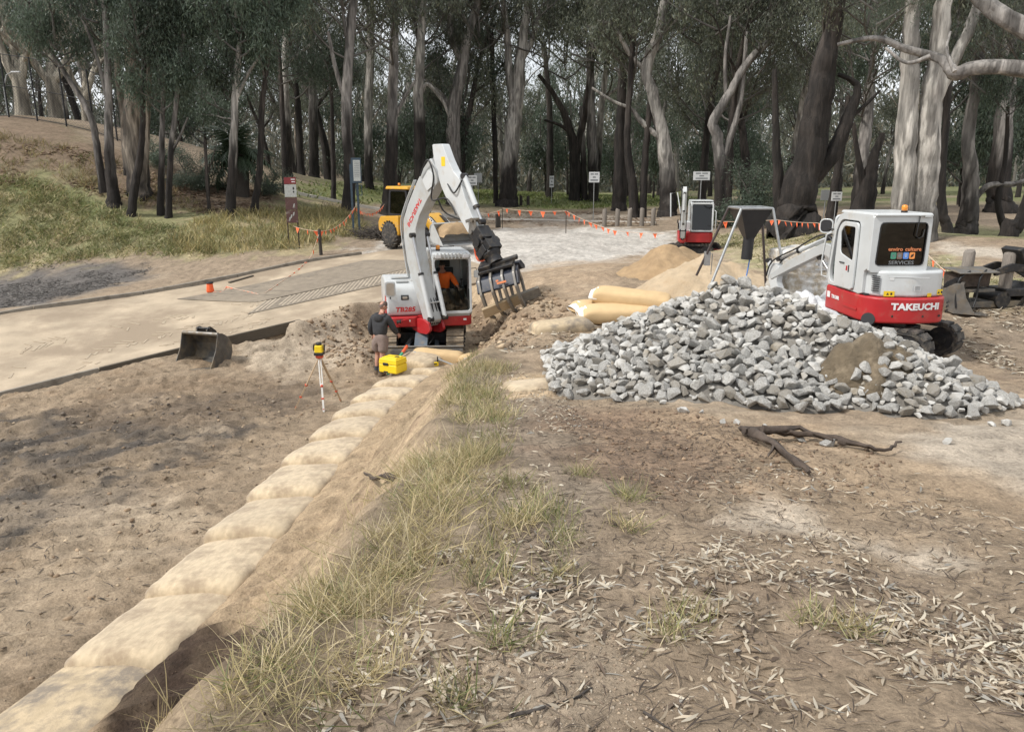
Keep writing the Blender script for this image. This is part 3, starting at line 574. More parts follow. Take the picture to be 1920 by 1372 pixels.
# path kerb in the woodland
kr = empty('path_kerb', loc=tuple(G(480, 343))); tag(kr, 'pale concrete path kerb running through the trees behind the sign', 'kerb'); k0 = kr.location.copy()
kp = [G(*q) for q in ((470, 341), (520, 354), (580, 369), (640, 381), (700, 392), (760, 401), (860, 408))]
for a, b in zip(kp[:-1], kp[1:]): q = MB(); q.bar(a - k0 + Vector((0, 0, .04)), b - k0 + Vector((0, 0, .04)), .35, .22); q.build('kerb_stone', 'concrete_kerb', kr, .02)
kr = empty('road_edge_rail', loc=tuple(G(1000, 414))); tag(kr, 'low white edge board across the far side of the gravel car park', 'edge board'); k0 = kr.location.copy()
kp = [G(*q) for q in ((880, 411), (1000, 413), (1120, 416), (1230, 419))]
for a, b in zip(kp[:-1], kp[1:]): q = MB(); q.bar(a - k0 + Vector((0, 0, .03)), b - k0 + Vector((0, 0, .03)), .12, .12); q.build('board', 'concrete_kerb', kr, .01)
# ================================================================ sandbags
def bag_mesh(L, Wd, Ht, seed, mname, flat=.55, seam=True):
    rg = np.random.default_rng(seed); nu, nv = 26, 22; vs = []
    for i in range(nu + 1):
        u = math.sin(math.pi / 2 * (-1 + 2 * i / nu))
        for j in range(nv):
            a = 2 * math.pi * j / nv; ca, sa = math.cos(a), math.sin(a)
            px = L / 2 * u; prof = max(0., 1 - abs(u) ** 9) ** .40
            wx = math.copysign(abs(ca) ** .62, ca) * Wd / 2 * (.9 + .1 * prof) * (1 if abs(u) < .99 else .93)
            hz = math.copysign(abs(sa) ** .55, sa) * Ht / 2 * (prof * .96 + .04)
            if hz < 0: hz *= flat
            vs.append((px, wx, hz))
    V = np.array(vs); s = rg.random() * 50
    nz_ = fbm(V[:, 0] * 2.2 + s, V[:, 1] * 2.6 + V[:, 2] + s, 4); V[:, 2] += Ht * .085 * nz_; V[:, 1] += Wd * .03 * fbm(V[:, 0] * 3 + s, V[:, 2] * 6, 3)
    wr = np.sin(V[:, 1] * 40 + 5 * nz_) * np.clip((np.abs(V[:, 0]) / (L / 2) - .72) / .28, 0, 1) * .008; V[:, 2] += wr
    m = MB(); fs = [(i * nv + q, i * nv + (q + 1) % nv, (i + 1) * nv + (q + 1) % nv, (i + 1) * nv + q) for i in range(nu) for q in range(nv)]
    fs += [tuple(range(nv - 1, -1, -1)), tuple(range(nu * nv, (nu + 1) * nv))]
    m.add([tuple(q) for q in V], fs, 0, None, True); m.f = [q[::-1] for q in m.f]
    if seam:                                                     # sewn edge flaps at both ends
        for sx in (-1, 1):
            vv = [(sx * L / 2, y, 0) for y in np.linspace(-Wd * .46, Wd * .46, 9)] + [(sx * (L / 2 + .05), y, -.012 + .012 * math.sin(9 * y + s)) for y in np.linspace(-Wd * .47, Wd * .47, 9)]
            m.add(vv, [(i, i + 1, i + 10, i + 9) for i in range(8)], 0, None, True)
    return m.mesh('sandbag', mname)
line_lab = 'buff jute geotextile sandbag in the long overlapping row'
ys = [5.05, 6.35, 7.6, 8.93, 10.2, 11.5, 12.7, 13.88, 14.95, 16.0, 17.0]
yy0 = 3.7
for i, yn in enumerate([yy0] + ys):
    yf = ([yy0] + ys + [17.95])[i + 1]; mid = (yn + yf) / 2; L = (yf - yn) + .26; N_ = ['first', 'second', 'third', 'fourth', 'fifth', 'sixth', 'seventh', 'eighth', 'ninth', 'tenth', 'eleventh', 'twelfth'][11 - i]; dn = yn - .08
    x0 = float(itp(yn, BAGL)); x1 = float(itp(yf, BAGL)); Wd = 1.12
    a = Vector((x0 + Wd / 2 - .02, dn, .30)); b = Vector((x1 + Wd / 2 - .02, yf + .24, .13))
    mt = 'jute_dirty' if i < 2 else 'jute'
    o = link('sandbag', bag_mesh((b - a).length, Wd, .36, 30 + i, mt), None, frame((a + b) / 2, x=b - a, z=(-.10, 0, 1)))
    tag(o, ('grey-stained' if i < 2 else 'buff jute') + ' sandbag in the long row, ' + N_ + ' from the yellow case', 'sandbag', 'sandbags in the row')
def bag_at(label, a, b, Wd, Ht, seed, m='jute', up=(0, 0, 1), group=None, ends=False):
    a = Vector(a); b = Vector(b); r = link('sandbag', bag_mesh((b - a).length, Wd, Ht, seed, m, .8), None, frame((a + b) / 2, x=b - a, z=up)); tag(r, label, 'sandbag', group)
    if ends:
        q = MB(); L = (b - a).length
        vs = [(-L / 2 + .10 - .16 * i / 3, Wd * .49 * math.cos(t), Ht * (.46 - .10 * i) * (.75 if math.sin(t) < 0 else 1) * math.sin(t)) for i in range(4) for t in np.linspace(0, 2 * math.pi, 19)[:-1]]
        q.add(vs, [(i * 18 + k, i * 18 + (k + 1) % 18, (i + 1) * 18 + (k + 1) % 18, (i + 1) * 18 + k) for i in range(3) for k in range(18)], 0, None, True)
        q.build('tied_end', 'white_cloth', r)
    return r
bag_at('plump tan sandbag laid crosswise in front of the dozer blade', PT(772, 668, Y=18.25), PT(870, 676, Y=18.2), .55, .42, 61, 'jute_new')
bag_at('smaller tan sandbag at the end of the crosswise course with a white tag', PT(868, 674, Y=18.1), PT(925, 676, Y=17.7), .5, .34, 62, 'jute_new')
zz = H(1.7, 14.6)
s1 = bag_at('new tan sandbag at the front bottom of the stack of three', (1.30, 14.35, zz + .15), (2.75, 14.45, zz + .17), .62, .36, 71, 'jute_new', (0, -.12, 1), 'stack of new sandbags', True)
s2 = bag_at('new tan sandbag at the back bottom of the stack of three', (1.22, 14.85, zz + .16), (2.6, 15.2, zz + .18), .62, .36, 72, 'jute_new', (0, 0, 1), 'stack of new sandbags', True)
s3 = bag_at('new tan sandbag lying on top of the stack of three', (1.58, 14.85, zz + .46), (3.05, 14.55, zz + .34), .62, .36, 73, 'jute_new', (0, -.1, 1), 'stack of new sandbags', True)
p = G(995, 725); bag_at('flat pale sandbag half buried in leaf litter beside the rocks', p + Vector((-.3, -.1, -.02)), p + Vector((.32, .1, -.02)), .5, .16, 74, 'jute')
p = G(1055, 618); bag_at('torn sandbag half buried in the dug bank below the stack', p + Vector((-.55, -.2, 0)), p + Vector((.5, .1, .06)), .6, .34, 75, 'jute_dirty')
p = G(835, 690); bag_at('sandbag behind the yellow case with a measuring staff lying on it', PT(765, 690, Y=17.35) , PT(800, 672, Y=18.0), 1.05, .36, 76, 'jute')
# ================================================================ sand heaps and rock pile
def mound(name, ridge, slope, mname, label, cat, res=.07, rough=(.10, .05), seed=0, xmin=-99, rag=.22):
    """ridge: list of (x,y,z-top); repose slope; a skirt that sinks into the ground"""
    rx = [q[0] for q in ridge]; ry = [q[1] for q in ridge]; mz = max(q[2] for q in ridge); m_ = 3.2
    xs = np.arange(min(rx) - m_, max(rx) + m_, res); yv = np.arange(min(ry) - m_, max(ry) + m_, res); X, Y = np.meshgrid(xs, yv)
    Z = np.full(X.shape, -9.); Xw = X + rag * fbm(X * 1.3 + seed, Y * 1.3, 3); Yw = Y + rag * fbm(X * 1.3 + 9 + seed, Y * 1.3 + 4, 3)
    for a, b in zip(ridge[:-1], ridge[1:]):
        dx, dy = b[0] - a[0], b[1] - a[1]; t = np.clip(((Xw - a[0]) * dx + (Yw - a[1]) * dy) / (dx * dx + dy * dy + 1e-9), 0, 1); r_ = np.hypot(Xw - a[0] - t * dx, Yw - a[1] - t * dy)
        Z = np.maximum(Z, a[2] + t * (b[2] - a[2]) - slope * (np.sqrt(r_ * r_ + .02) - .14))
    Z += rough[0] * fbm(X * 1.7 + seed, Y * 1.7, 4) + rough[1] * fbm(X * 6 + seed, Y * 6, 3); GZ = Hv(X, Y) ; 
    keep = (Z > GZ - .12) & (X > xmin); Z = np.maximum(Z, GZ - .13)
    me = bpy.data.meshes.new(name); ny_, nx_ = X.shape; idx = np.arange(nx_ * ny_).reshape(ny_, nx_)
    kq = keep[:-1, :-1] | keep[1:, :-1] | keep[:-1, 1:] | keep[1:, 1:]; fq = np.stack([idx[:-1, :-1], idx[:-1, 1:], idx[1:, 1:], idx[1:, :-1]], -1)[kq]
    used = np.unique(fq); rm = np.zeros(nx_ * ny_, int); rm[used] = np.arange(len(used)); V = np.stack([X, Y, Z], -1).reshape(-1, 3)[used]
    c = V.mean(0); c[2] = V[:, 2].min(); me.from_pydata((V - c).tolist(), [], rm[fq].tolist()); me.materials.append(MAT[mname]); me.polygons.foreach_set('use_smooth', np.ones(len(me.polygons), bool))
    o = link(name, me, None, T(Vector(c))); 
    if label: tag(o, label, cat)
    return o, X, Y, Z, GZ
P3 = lambda px, py, Y: tuple(PT(px, py, Y=Y))
mound('sand_heap', [P3(1125, 540, 21.0), P3(1170, 522, 21.5), P3(1215, 490, 21.6), P3(1250, 461, 22), P3(1275, 464, 22.5), P3(1320, 480, 23)], .62, 'sand_brown', 'heap of brown sand in front of the small parked excavator', 'sand heap', seed=3, rough=(.16, .05))
mound('sand_heap', [P3(1262, 525, 18.6), P3(1290, 492, 18.9), P3(1325, 482, 19.1), P3(1362, 490, 19.3), P3(1392, 512, 19.5)], .6, 'sand_pale', 'heap of pale grey sand under the funnel stand', 'sand heap', seed=8, rough=(.15, .05))
RIDGE = [P3(1125, 662, 10.3), P3(1200, 598, 10.2), P3(1310, 552, 9.9), P3(1390, 532, 9.7), P3(1455, 545, 9.6), P3(1530, 585, 9.2), P3(1630, 612, 8.7), P3(1680, 640, 8.5), P3(1725, 690, 8.3), P3(1750, 728, 8.0)]
core, PX, PY, PZ, PG = mound('pile_core', [(a, b, c - .11) for a, b, c in RIDGE], .52, 'rock_core_shade', None, None, seed=5, rough=(.10, .03), rag=.3, xmin=.5)
tag(core, 'packed rubble core of the rock pile, coloured dark as shade between stones', 'rubble')
def pile_z(x, y):
    i = np.clip(((x - PX[0, 0]) / .07).astype(int), 0, PX.shape[1] - 1); j = np.clip(((y - PY[0, 0]) / .07).astype(int), 0, PX.shape[0] - 1); return PZ[j, i], PG[j, i]
def hull(rg, n=15, sq=(1, .8, .65)):
    v = rg.normal(size=(n, 3)); v /= np.linalg.norm(v, axis=1)[:, None]; v *= (.75 + .3 * rg.random((n, 1))); v *= np.array(sq)
    bm = bmesh.new(); [bm.verts.new(q) for q in v]; r_ = bmesh.ops.convex_hull(bm, input=bm.verts)
    bmesh.ops.delete(bm, geom=[g for g in r_['geom_interior'] if isinstance(g, bmesh.types.BMVert)], context='VERTS')
    bmesh.ops.bevel(bm, geom=bm.edges[:], offset=.045, segments=1, affect='EDGES', clamp_overlap=True)
    bmesh.ops.recalc_face_normals(bm, faces=bm.faces)
    V = [tuple(x.co) for x in bm.verts]; bm.verts.index_update(); Fc = [[x.index for x in f.verts] for f in bm.faces]; bm.free(); return V, Fc
rg = np.random.default_rng(21); PRO = [hull(rg, int(rg.integers(11, 18)), (1, .65 + .3 * rg.random(), .5 + .3 * rg.random())) for _ in range(12)]
PROM = []
for mm_ in ('rock', 'rock_dusty'):
    for v, f_ in PRO: q = MB(); q.add(v, f_); PROM.append(q.mesh('rock', mm_))
# dart-throwing over the pile surface, biggest first
cand = []; xs_ = rg.uniform(.48, 5.6, 110000); ys_ = rg.uniform(6.3, 12.5, 110000); pz, pg = pile_z(xs_, ys_); ok = pz > pg - .02; xs_, ys_, pz, pg = xs_[ok], ys_[ok], pz[ok], pg[ok]
rad = np.clip(rg.lognormal(math.log(.057), .34, len(xs_)), .035, .125); rad = np.where(pz < pg + .06, np.minimum(rad, .085), rad); grid = {}; rocks = []
order = np.argsort(-rad[:]) ; order = np.concatenate([rg.permutation(order[:int(len(order) * .25)]), rg.permutation(order[int(len(order) * .25):])])
for i in order:
    x, y, r_ = xs_[i], ys_[i], rad[i]; kx, ky = int(x / .25), int(y / .25); bad = False
    for a in (-1, 0, 1):
        for b in (-1, 0, 1):
            for (ox, oy, orr) in grid.get((kx + a, ky + b), ()):
                if (ox - x) ** 2 + (oy - y) ** 2 < (.60 * (orr + r_)) ** 2: bad = True; break
            if bad: break
        if bad: break
    if bad: continue
    grid.setdefault((kx, ky), []).append((x, y, r_)); rocks.append((x, y, max(pz[i] + .03, pg[i]) + r_ * (.25 + .5 * rg.random()), r_ * 1.18))
for x, y, r_ in [(1030 + 40 * k, 712 + 9 * k, 0) for k in range(0, 14)] + [(1880, 790, 0), (1860, 800, 0), (1005, 700, 0), (1770, 822, 0), (1240, 752, 0)]:
    p = G(x + rg.uniform(-20, 20), y + rg.uniform(-4, 12)); r_ = rg.uniform(.04, .08); rocks.append((p.x, p.y, p.z + r_ * .35, r_))
def vis(q): return q[3] / math.hypot(q[0], q[1]) * (1 if q[1] < 9.9 else .35)
rocks.sort(key=vis, reverse=True)
def rmat(q): return T(Vector(q[:3])) @ Euler(rg.uniform(-.7, .7, 3) + np.array([0, 0, rg.uniform(0, 6.28)])).to_matrix().to_4x4() @ Matrix.Scale(q[3], 4)
for q in rocks[:300]:
    tag(link('rock', PROM[int(rg.integers(12)) + 12 * int(rg.random() < .2)], None, rmat(q)), 'angular pale grey stone lying on the big rock pile', 'rock', 'stones of the rock pile')
q_ = MB()
for q in rocks[300:]: v, f_ = PRO[int(rg.integers(12))]; q_.add(v, f_, int(rg.random() < .22), rmat(q))
tag(q_.build('rocks', ['rock', 'rock_dusty']), 'mass of smaller grey stones making up the rock pile', 'rocks', kind='stuff')
print('rocks', len(rocks))
sr = [P3(1585, 645, 8.5), P3(1620, 640, 8.45), P3(1650, 655, 8.4)]
mound('soil_clump', [(a, b, c + .03) for a, b, c in sr], 1.15, 'soil_on_rock', 'clump of olive brown soil tipped on the rock pile', 'soil', seed=14, rough=(.26, .13), res=.035)
# ================================================================ machine parts shared by the diggers
def track(parent, M, length, h, wd, mname, shoe=None, n=44, lug=.03, label=None):
    """a closed track loop; local y along the machine, x = middle of the track"""
    r = h / 2; s = length - h; per = 2 * s + 2 * math.pi * r; pts = []
    def at(d):
        d %= per
        if d < s: return (-s / 2 + d, 0, 0)
        d -= s
        if d < math.pi * r: a = d / r; return (s / 2 + r * math.sin(a), r - r * math.cos(a), a)
        d -= math.pi * r
        if d < s: return (s / 2 - d, h, math.pi)
        a = (d - s) / r; return (-s / 2 - r * math.sin(a), r + r * math.cos(a), math.pi + a)
    prof = [at(per * i / 48)[:2] for i in range(48)]; inn = inset(prof, .05)
    q = MB(); q.ring(prof, inn, -wd / 2 * .96, wd / 2 * .96, None, 0)
    tr = q.build('track', mname, parent, .004, M=M)
    sm = MB(); sm.box((0, 0, -.012), (wd, per / n * .86, .035)); 
    if shoe: sm.box((0, -per / n * .22, -lug), (wd, .022, lug)); sm.box((0, per / n * .16, -lug), (wd, .02, lug))
    else: sm.box((-wd * .24, -per / n * .08, -lug * .6), (wd * .5, per / n * .5, lug)); sm.box((wd * .24, per / n * .1, -lug * .6), (wd * .5, per / n * .5, lug))
    sme = sm.mesh('track_shoe', mname)
    for i in range(n):
        y, z, a = at(per * i / n); link('track_shoe', sme, tr, T((0, y, z)) @ RX(a))
    wh = MB()
    for yy, rr in [(-s / 2, r * .82), (s / 2, r * .82)] + [(-s / 2 + s * (k + 1) / 5, .10) for k in range(4)]:
        zz_ = r if rr > .12 else .14; wh.cyl((-wd * .42, yy, zz_), (wd * .42, yy, zz_), rr, n=20); wh.cyl((-wd * .5, yy, zz_), (wd * .5, yy, zz_), rr * .45, n=14)
    wh.box((0, 0, r), (wd * .5, s, r * .7)); wh.build('track_wheels', 'black_steel', tr, .006)
    return tr
def ram(parent, a, b, r, M=None, split=.62, name='hydraulic_ram', m='white_paint', eye=True):
    a = Vector(a); b = Vector(b); c = a.lerp(b, split); q = MB(); q.cyl(a, c, r, n=14, m=0); q.cyl(c - (c - a).normalized() * .06, c, r * 1.22, n=14, m=2); q.cyl(c, b, r * .55, n=12, m=1)
    o = q.build(name, [m, 'bright_steel', 'black_steel'], parent, M=M)
    if eye:
        ax = Vector((1, 0, 0)); e = MB()
        for p in (a, b): e.cyl(p - ax * r * 1.1, p + ax * r * 1.1, r * 1.05, n=12)
        e.build('pin', 'black_steel', o)
    return o
def hoses(parent, paths, r, name='hose', m='hose', M=None):
    for p in paths:
        p = [Vector(v) for v in p]; res = []
        for i in range(len(p) - 1):
            p0, p1, p2, p3 = p[max(i - 1, 0)], p[i], p[i + 1], p[min(i + 2, len(p) - 1)]
            for k in range(6):
                t = k / 6; res.append(.5 * ((2 * p1) + (p2 - p0) * t + (2 * p0 - 5 * p1 + 4 * p2 - p3) * t * t + (3 * p1 - p0 - 3 * p2 + p3) * t ** 3))
        res.append(p[-1]); q = MB(); q.tube(res, r, 8); q.build(name, m, parent, M=M)
def beacon(parent, M, s=1.0):
    q = MB(); q.lathe([(.055 * s, 0), (.055 * s, .03 * s), (.048 * s, .035 * s)], m=1); q.lathe([(.05 * s, .03 * s), (.052 * s, .09 * s), (.045 * s, .125 * s), (.02 * s, .135 * s)], 16)
    q.build('beacon', ['beacon', 'black_plastic'], parent, M=M)
def panel(parent, name, out_, m, x0, x1, M=None, hole=None, bev=.006, gl=None):
    """outline in (y,z) with thickness in x; hole leaves a window that gl glazes"""
    q = MB()
    if hole: q.ring(out_, hole, x0, x1)
    else: q.prism(out_, x0, x1)
    o = q.build(name, m, parent, bev, M=M)
    if hole and gl: g = MB(); xm = (x0 + x1) / 2; g.prism(hole, xm - .004, xm + .004); g.build('window_pane', gl, o)
    return o
def match(po, pi):
    """resample two outlines so that they pair up point by point"""
    def rs(P, n):
        P = [Vector(p) for p in P]; d = [0]
        for i in range(len(P)): d.append(d[-1] + (P[(i + 1) % len(P)] - P[i]).length)
        o = []
        for i in range(n):
            s = d[-1] * i / n; k = max(np.searchsorted(d, s, side='right') - 1, 0); k = min(k, len(P) - 1); o.append(P[k].lerp(P[(k + 1) % len(P)], (s - d[k]) / max(d[k + 1] - d[k], 1e-6)))
        return o
    c = sum((Vector(p) for p in pi), Vector((0, 0))) / len(pi)
    def polar(P, n):
        P = [Vector(p) for p in P]; o = []
        for i in range(n):
            a = 2 * math.pi * i / n; d = Vector((math.cos(a), math.sin(a))); best = None
            for k in range(len(P)):
                p, q = P[k], P[(k + 1) % len(P)]; e = q - p; den = d.x * e.y - d.y * e.x
                if abs(den) < 1e-9: continue
                w_ = p - c; t = (w_.x * e.y - w_.y * e.x) / den; u_ = (w_.x * d.y - w_.y * d.x) / den
                if t > 0 and -1e-6 <= u_ <= 1 + 1e-6 and (best is None or t > best): best = t
            o.append(tuple(c + d * (best or .1)))
        return o
    return polar(po, 72), polar(pi, 72)
def seat(parent, M):
    q = MB(); q.box((0, 0, .08), (.48, .48, .14)); q.box((0, -.24, .45), (.46, .13, .7), RX(.12)); q.box((0, -.32, .88), (.28, .10, .2)); q.box((0, -.05, -.12), (.4, .4, .26)); q.build('seat', 'interior', parent, .03, 3, M=M)
    q = MB()
    for s in (-1, 1): q.box((s * .36, .05, .12), (.14, .6, .3)); q.cyl((s * .36, .28, .27), (s * .36, .33, .48), .018, n=8); q.ball((s * .36, .335, .5), .035, 8, 6)
    q.build('control_console', 'interior', parent, .015, M=M)
# ================================================================ the large digger in the pit
BX, BY = -2.42, 21.05; BZ = 0.02; FACE = math.pi                # undercarriage faces the camera side
exc = empty('excavator', loc=(BX, BY, BZ)); tag(exc, 'large white and red excavator holding a timber in its grapple', 'excavator')
MU = RZ(FACE + R(2)); MBD = RZ(FACE + R(13)); RT = T((-BX, -BY, -BZ))           # RT: place -> this machine's own space
for s in (-1, 1): track(exc, MU @ T((s * .875, 0, 0)), 2.85, .70, .45, 'track_steel', True, 38, .03)
q = MB(); q.box((0, 0, .45), (1.3, 1.3, .32), m=0); q.box((0, .95, .34), (.34, .9, .2), m=0); q.box((0, -.9, .4), (.9, .6, .2)); q.cyl((0, 0, .6), (0, 0, .80), .55, n=28); q.build('undercarriage_frame', 'black_steel', exc, .02, M=MU)
q = MB(); prof = [(1.88 + .08 * math.cos(t) - .05, .235 + .235 * math.sin(t)) for t in np.linspace(-1.45, 1.45, 9)]; prof = prof + [(p[0] - .035, p[1]) for p in prof[::-1]]
q.prism(prof, -1.1, 1.1); bl = q.build('dozer_blade', 'bucket_steel', exc, .004, M=MU); q = MB(); q.cyl((-1.12, 1.86, .475), (1.12, 1.86, .475), .03, n=10); q.build('blade_top_edge', 'worn_steel', bl)
q = MB()
for s in (-1, 1): q.bar((s * .36, .7, .33), (s * .42, 1.84, .26), .12, .16); q.box((s * .5, 1.75, .22), (.04, .2, .4))
q.cyl((-.75, 1.78, .16), (.75, 1.78, .16), .05, n=10); q.build('blade_arms', 'blue_grey_steel', exc, .01, M=MU)
q = MB(); q.prism([(1.15, .72), (1.7, .42), (1.76, .2), (1.62, .18), (1.1, .52)], -.17, .17); q.build('blade_ram_guard', 'blue_grey_steel', exc, .015, M=MU)
hoses(exc, [[(.22, 1.05, .65), (.3, 1.3, .52), (.42, 1.55, .38), (.5, 1.7, .22)], [(.26, 1.0, .62), (.38, 1.3, .46), (.55, 1.6, .3), (.62, 1.72, .2)], [(-.2, 1.0, .7), (-.3, 1.25, .6), (-.2, 1.5, .45)]], .016, M=MU)
# upper structure: skirt, hood, tail
q = MB(); sk = rpoly([(-1.14, -1.05), (-.75, -1.32), (.75, -1.32), (1.14, -1.05), (1.14, .95), (1.0, 1.12), (.35, 1.14), (.3, 1.0), (-.1, 1.0), (-.16, 1.2), (-1.0, 1.22), (-1.14, 1.05)], .1, 4)
def flat(pts, z0, z1, m=0, q=None, M=None):
    q = q or MB(); n = len(pts); q.add([(x, y, z0) for x, y in pts] + [(x, y, z1) for x, y in pts], [tuple(range(n))[::-1], tuple(range(n, 2 * n))] + [(i, (i + 1) % n, (i + 1) % n + n, i + n) for i in range(n)], m, M); return q
flat(sk, .86, 1.12).build('skirt', 'red_paint', exc, .025, 3, M=MBD)
tail = rpoly([(-1.1, -.55), (-1.1, -1.0), (-.75, -1.27), (.75, -1.27), (1.1, -1.0), (1.1, -.55)], .15, 5); flat(tail, 1.122, 1.75).build('counterweight', 'red_paint', exc, .06, 3, M=MBD)
hood = MB(); prof = rpoly([(-1.15, 1.124), (.96, 1.124), (.96, 1.5), (.88, 1.86), (.68, 1.98), (-.4, 2.06), (-1.0, 2.0), (-1.15, 1.85)], .14, 4); hood.prism(prof, .16, 1.1); ho = hood.build('engine_hood', 'white_paint', exc, .07, 4, M=MBD)
q = MB(); 
for k in range(6): q.box((1.105, .72 - k * .0, 1.2 + k * .09), (.02, .36 - k * .035, .035))
q.build('side_vents', 'red_paint', ho, .004); q = MB(); q.prism(rpoly([(.35, 1.13), (.93, 1.13), (.86, 1.6), (.5, 1.72)], .05), 1.098, 1.112); q.build('side_panel', 'red_paint', ho, .005)
q = MB(); q.box((.62, .955, 1.62), (.2, .03, .13)); q.box((.62, .972, 1.62), (.13, .03, .07), m=1); q.build('hood_latch', ['black_plastic', 'bright_steel'], ho, .008)
q = MB(); q.box((.66, .55, 2.0), (.32, .3, .04)); q.box((.66, .1, 2.045), (.5, .26, .02)); q.build('hood_vents', 'grey_paint', ho, .01)
text_obj('model_lettering', 'TB285', .17, 'red_print', ho, T((.62, .966, 1.3)) @ RZ(math.pi) @ RX(math.pi / 2), 1.15, .006, .15)
q = MB(); q.prism(rpoly([(-.14, -.2), (.14, -.2), (.14, .2), (-.14, .2)], .07), -.02, .02, RZ(math.pi / 2)); mi = q.build('wing_mirror', 'white_paint', ho, .012, M=T((1.0, 1.0, 1.86))); q = MB(); q.prism(rrect(.2, .32, .06), -.006, .006, T((0, .026, 0)) @ RZ(math.pi / 2)); q.build('mirror_glass', 'bright_steel', mi)
q = MB(); q.tube([(1.0, .98, 1.7), (1.0, .95, 1.6), (.95, .8, 1.6)], .014, 8); q.build('mirror_arm', 'black_steel', mi, M=T((-1.0, -1.0, -1.86)))
q = MB(); q.box((.32, 1.02, 1.0), (.55, .05, .16)); q.build('front_opening', 'black_plastic', exc, .01, M=MBD)
# cab
cx0, cx1 = -1.12, -.10; side = rpoly([(-.42, 1.124), (1.2, 1.124), (1.24, 1.5), (1.08, 2.55), (.95, 2.76), (-.4, 2.76)], .1, 4); win = rpoly([(-.28, 1.75), (.6, 1.5), (1.08, 1.5), (.98, 2.5), (-.28, 2.58)], .09, 4)
so_, wi_ = match(side, win); cab = panel(exc, 'cab_side', so_, 'white_paint', cx0, cx0 + .06, MBD, wi_, .012, 'cab_glass'); panel(exc, 'cab_side', so_, 'white_paint', cx1 - .06, cx1, MBD, wi_, .012, 'cab_glass')
q = MB(); q.box((-.61, .28, 2.755), (1.0, 1.36, .07)); rf = q.build('cab_roof', 'white_paint', exc, .035, 3, M=MBD)
q = MB(); q.box((-.61, -.40, 1.95), (.9, .04, 1.6)); q.build('cab_rear', 'white_paint', exc, .01, M=MBD)
q = MB(); fp = rrect(1.02, 1.5, .1, 5); q.ring(fp, rrect(.9, 1.34, .07, 5), -.03, .03, T((-.61, 1.15, 1.93)) @ RZ(math.pi / 2) @ RY(R(-6))); fo = q.build('windscreen_frame', 'white_paint', exc, .01, M=MBD)
q = MB(); q.prism(rrect(.9, .62, .05, 4), -.004, .004, T((-.61, 1.19, 1.54)) @ RZ(math.pi / 2) @ RY(R(-6))); q.build('lower_windscreen', 'cab_glass', exc, M=MBD)
q = MB(); q.box((-.61, 1.18, 1.19), (.9, .05, .14)); q.build('front_sill', 'grey_paint', exc, .01, M=MBD); q = MB(); q.box((-.61, .4, 1.14), (.92, 1.5, .04)); q.build('cab_floor', 'interior', exc, M=MBD)
q = MB(); q.box((-.61, 1.0, 2.70), (1.0, .34, .12), RX(0)); 
vz = q.build('roof_visor', 'white_paint', exc, .03, 3, M=MBD @ T((0, 0, 0)))
q = MB()
for k in range(9): q.box((-.99 + k * .095, 1.13, 2.70), (.035, .16, .15))
q.build('visor_louvres', 'grey_paint', vz, .008); q = MB(); 
for s in (-1, 1): q.box((-.61 + s * .36, 1.2, 2.69), (.15, .06, .09))
q.build('work_lights', 'lamp_lens', vz, .01)
q = MB(); q.bar((-1.02, 1.2, 1.35), (-1.02, 1.13, 2.4), .03, .03); q.bar((-.22, 1.22, 1.3), (-.22, 1.16, 2.2), .025, .025); q.build('handrails', 'black_steel', exc, .006, M=MBD)
seat(exc, MBD @ T((-.61, .12, 1.48))); beacon(exc, MBD @ T((-.32, .62, 2.79)), 1.1)
q = MB(); q.prism(rrect(.16, .2, .05), -.02, .02, T((-1.28, 1.05, 2.2)) @ RZ(math.pi / 2 + .3)); m2 = q.build('cab_mirror', 'white_paint', exc, .01, M=MBD); q = MB(); q.tube([(-1.1, 1.1, 2.35), (-1.26, 1.08, 2.36), (-1.28, 1.05, 2.28)], .01, 8); q.build('mirror_arm', 'black_steel', m2)
for s, w_ in ((-.62, .04), (.85, .1)): q = MB(); q.box((s - .3, 1.225 if s < 0 else 1.13, 1.03), (.08, .012, .05)); q.build('marker', 'white_print', exc, M=MBD)
# boom, traced in its own upright plane
BB = R(40); U3 = Vector((math.sin(BB), -math.cos(BB), 0)); N3 = Vector((math.cos(BB), math.sin(BB), 0)); BP = PT(812, 604, Y=19.75)
def bpl(px, py):
    """picture direction -> (reach, height) in the boom's plane"""
    d = Vector(ray(px, py)); o = Vector((0, 0, CZ)); t = N3.dot(BP - o) / N3.dot(d); p = o + d * t; return ((p - BP).dot(U3), p.z)
MBM = RT @ frame((BP.x, BP.y, 0), y=U3, z=(0, 0, 1))             # local x = across, y = reach, z = height
bo = [bpl(*p) for p in ((803, 600), (787, 545), (772, 490), (766, 445), (765, 412), (774, 382), (790, 342), (804, 314), (816, 296), (827, 318), (830, 342), (821, 356), (808, 378), (795, 405), (788, 430), (791, 470), (801, 520), (813, 575), (820, 600), (811, 612))]
q = MB(); q.prism(rpoly(bo, .05, 2), -.15, .15); bm_ = q.build('boom', 'grey_paint', exc, .02, 2, M=MBM)
for s in (-1, 1):
    b0 = bpl(800, 470); q = MB(); q.prism(rpoly([bpl(803, 338), bpl(814, 318), bpl(824, 328), bpl(825, 346), bpl(812, 358)], .03), s * .15, s * .185); q.build('boom_head_plate', 'white_paint', bm_, .006)
ty = [bpl(789, 386), bpl(807, 347)]; ang = math.atan2(ty[1][1] - ty[0][1], ty[1][0] - ty[0][0]); mid = bpl(786, 398)
ml = frame((-.153, mid[0], mid[1]), x=(0, math.cos(ang), math.sin(ang)), z=(-1, 0, 0)); ml2 = frame((.153, mid[0], mid[1]), x=(0, -math.cos(ang), -math.sin(ang)), z=(1, 0, 0))
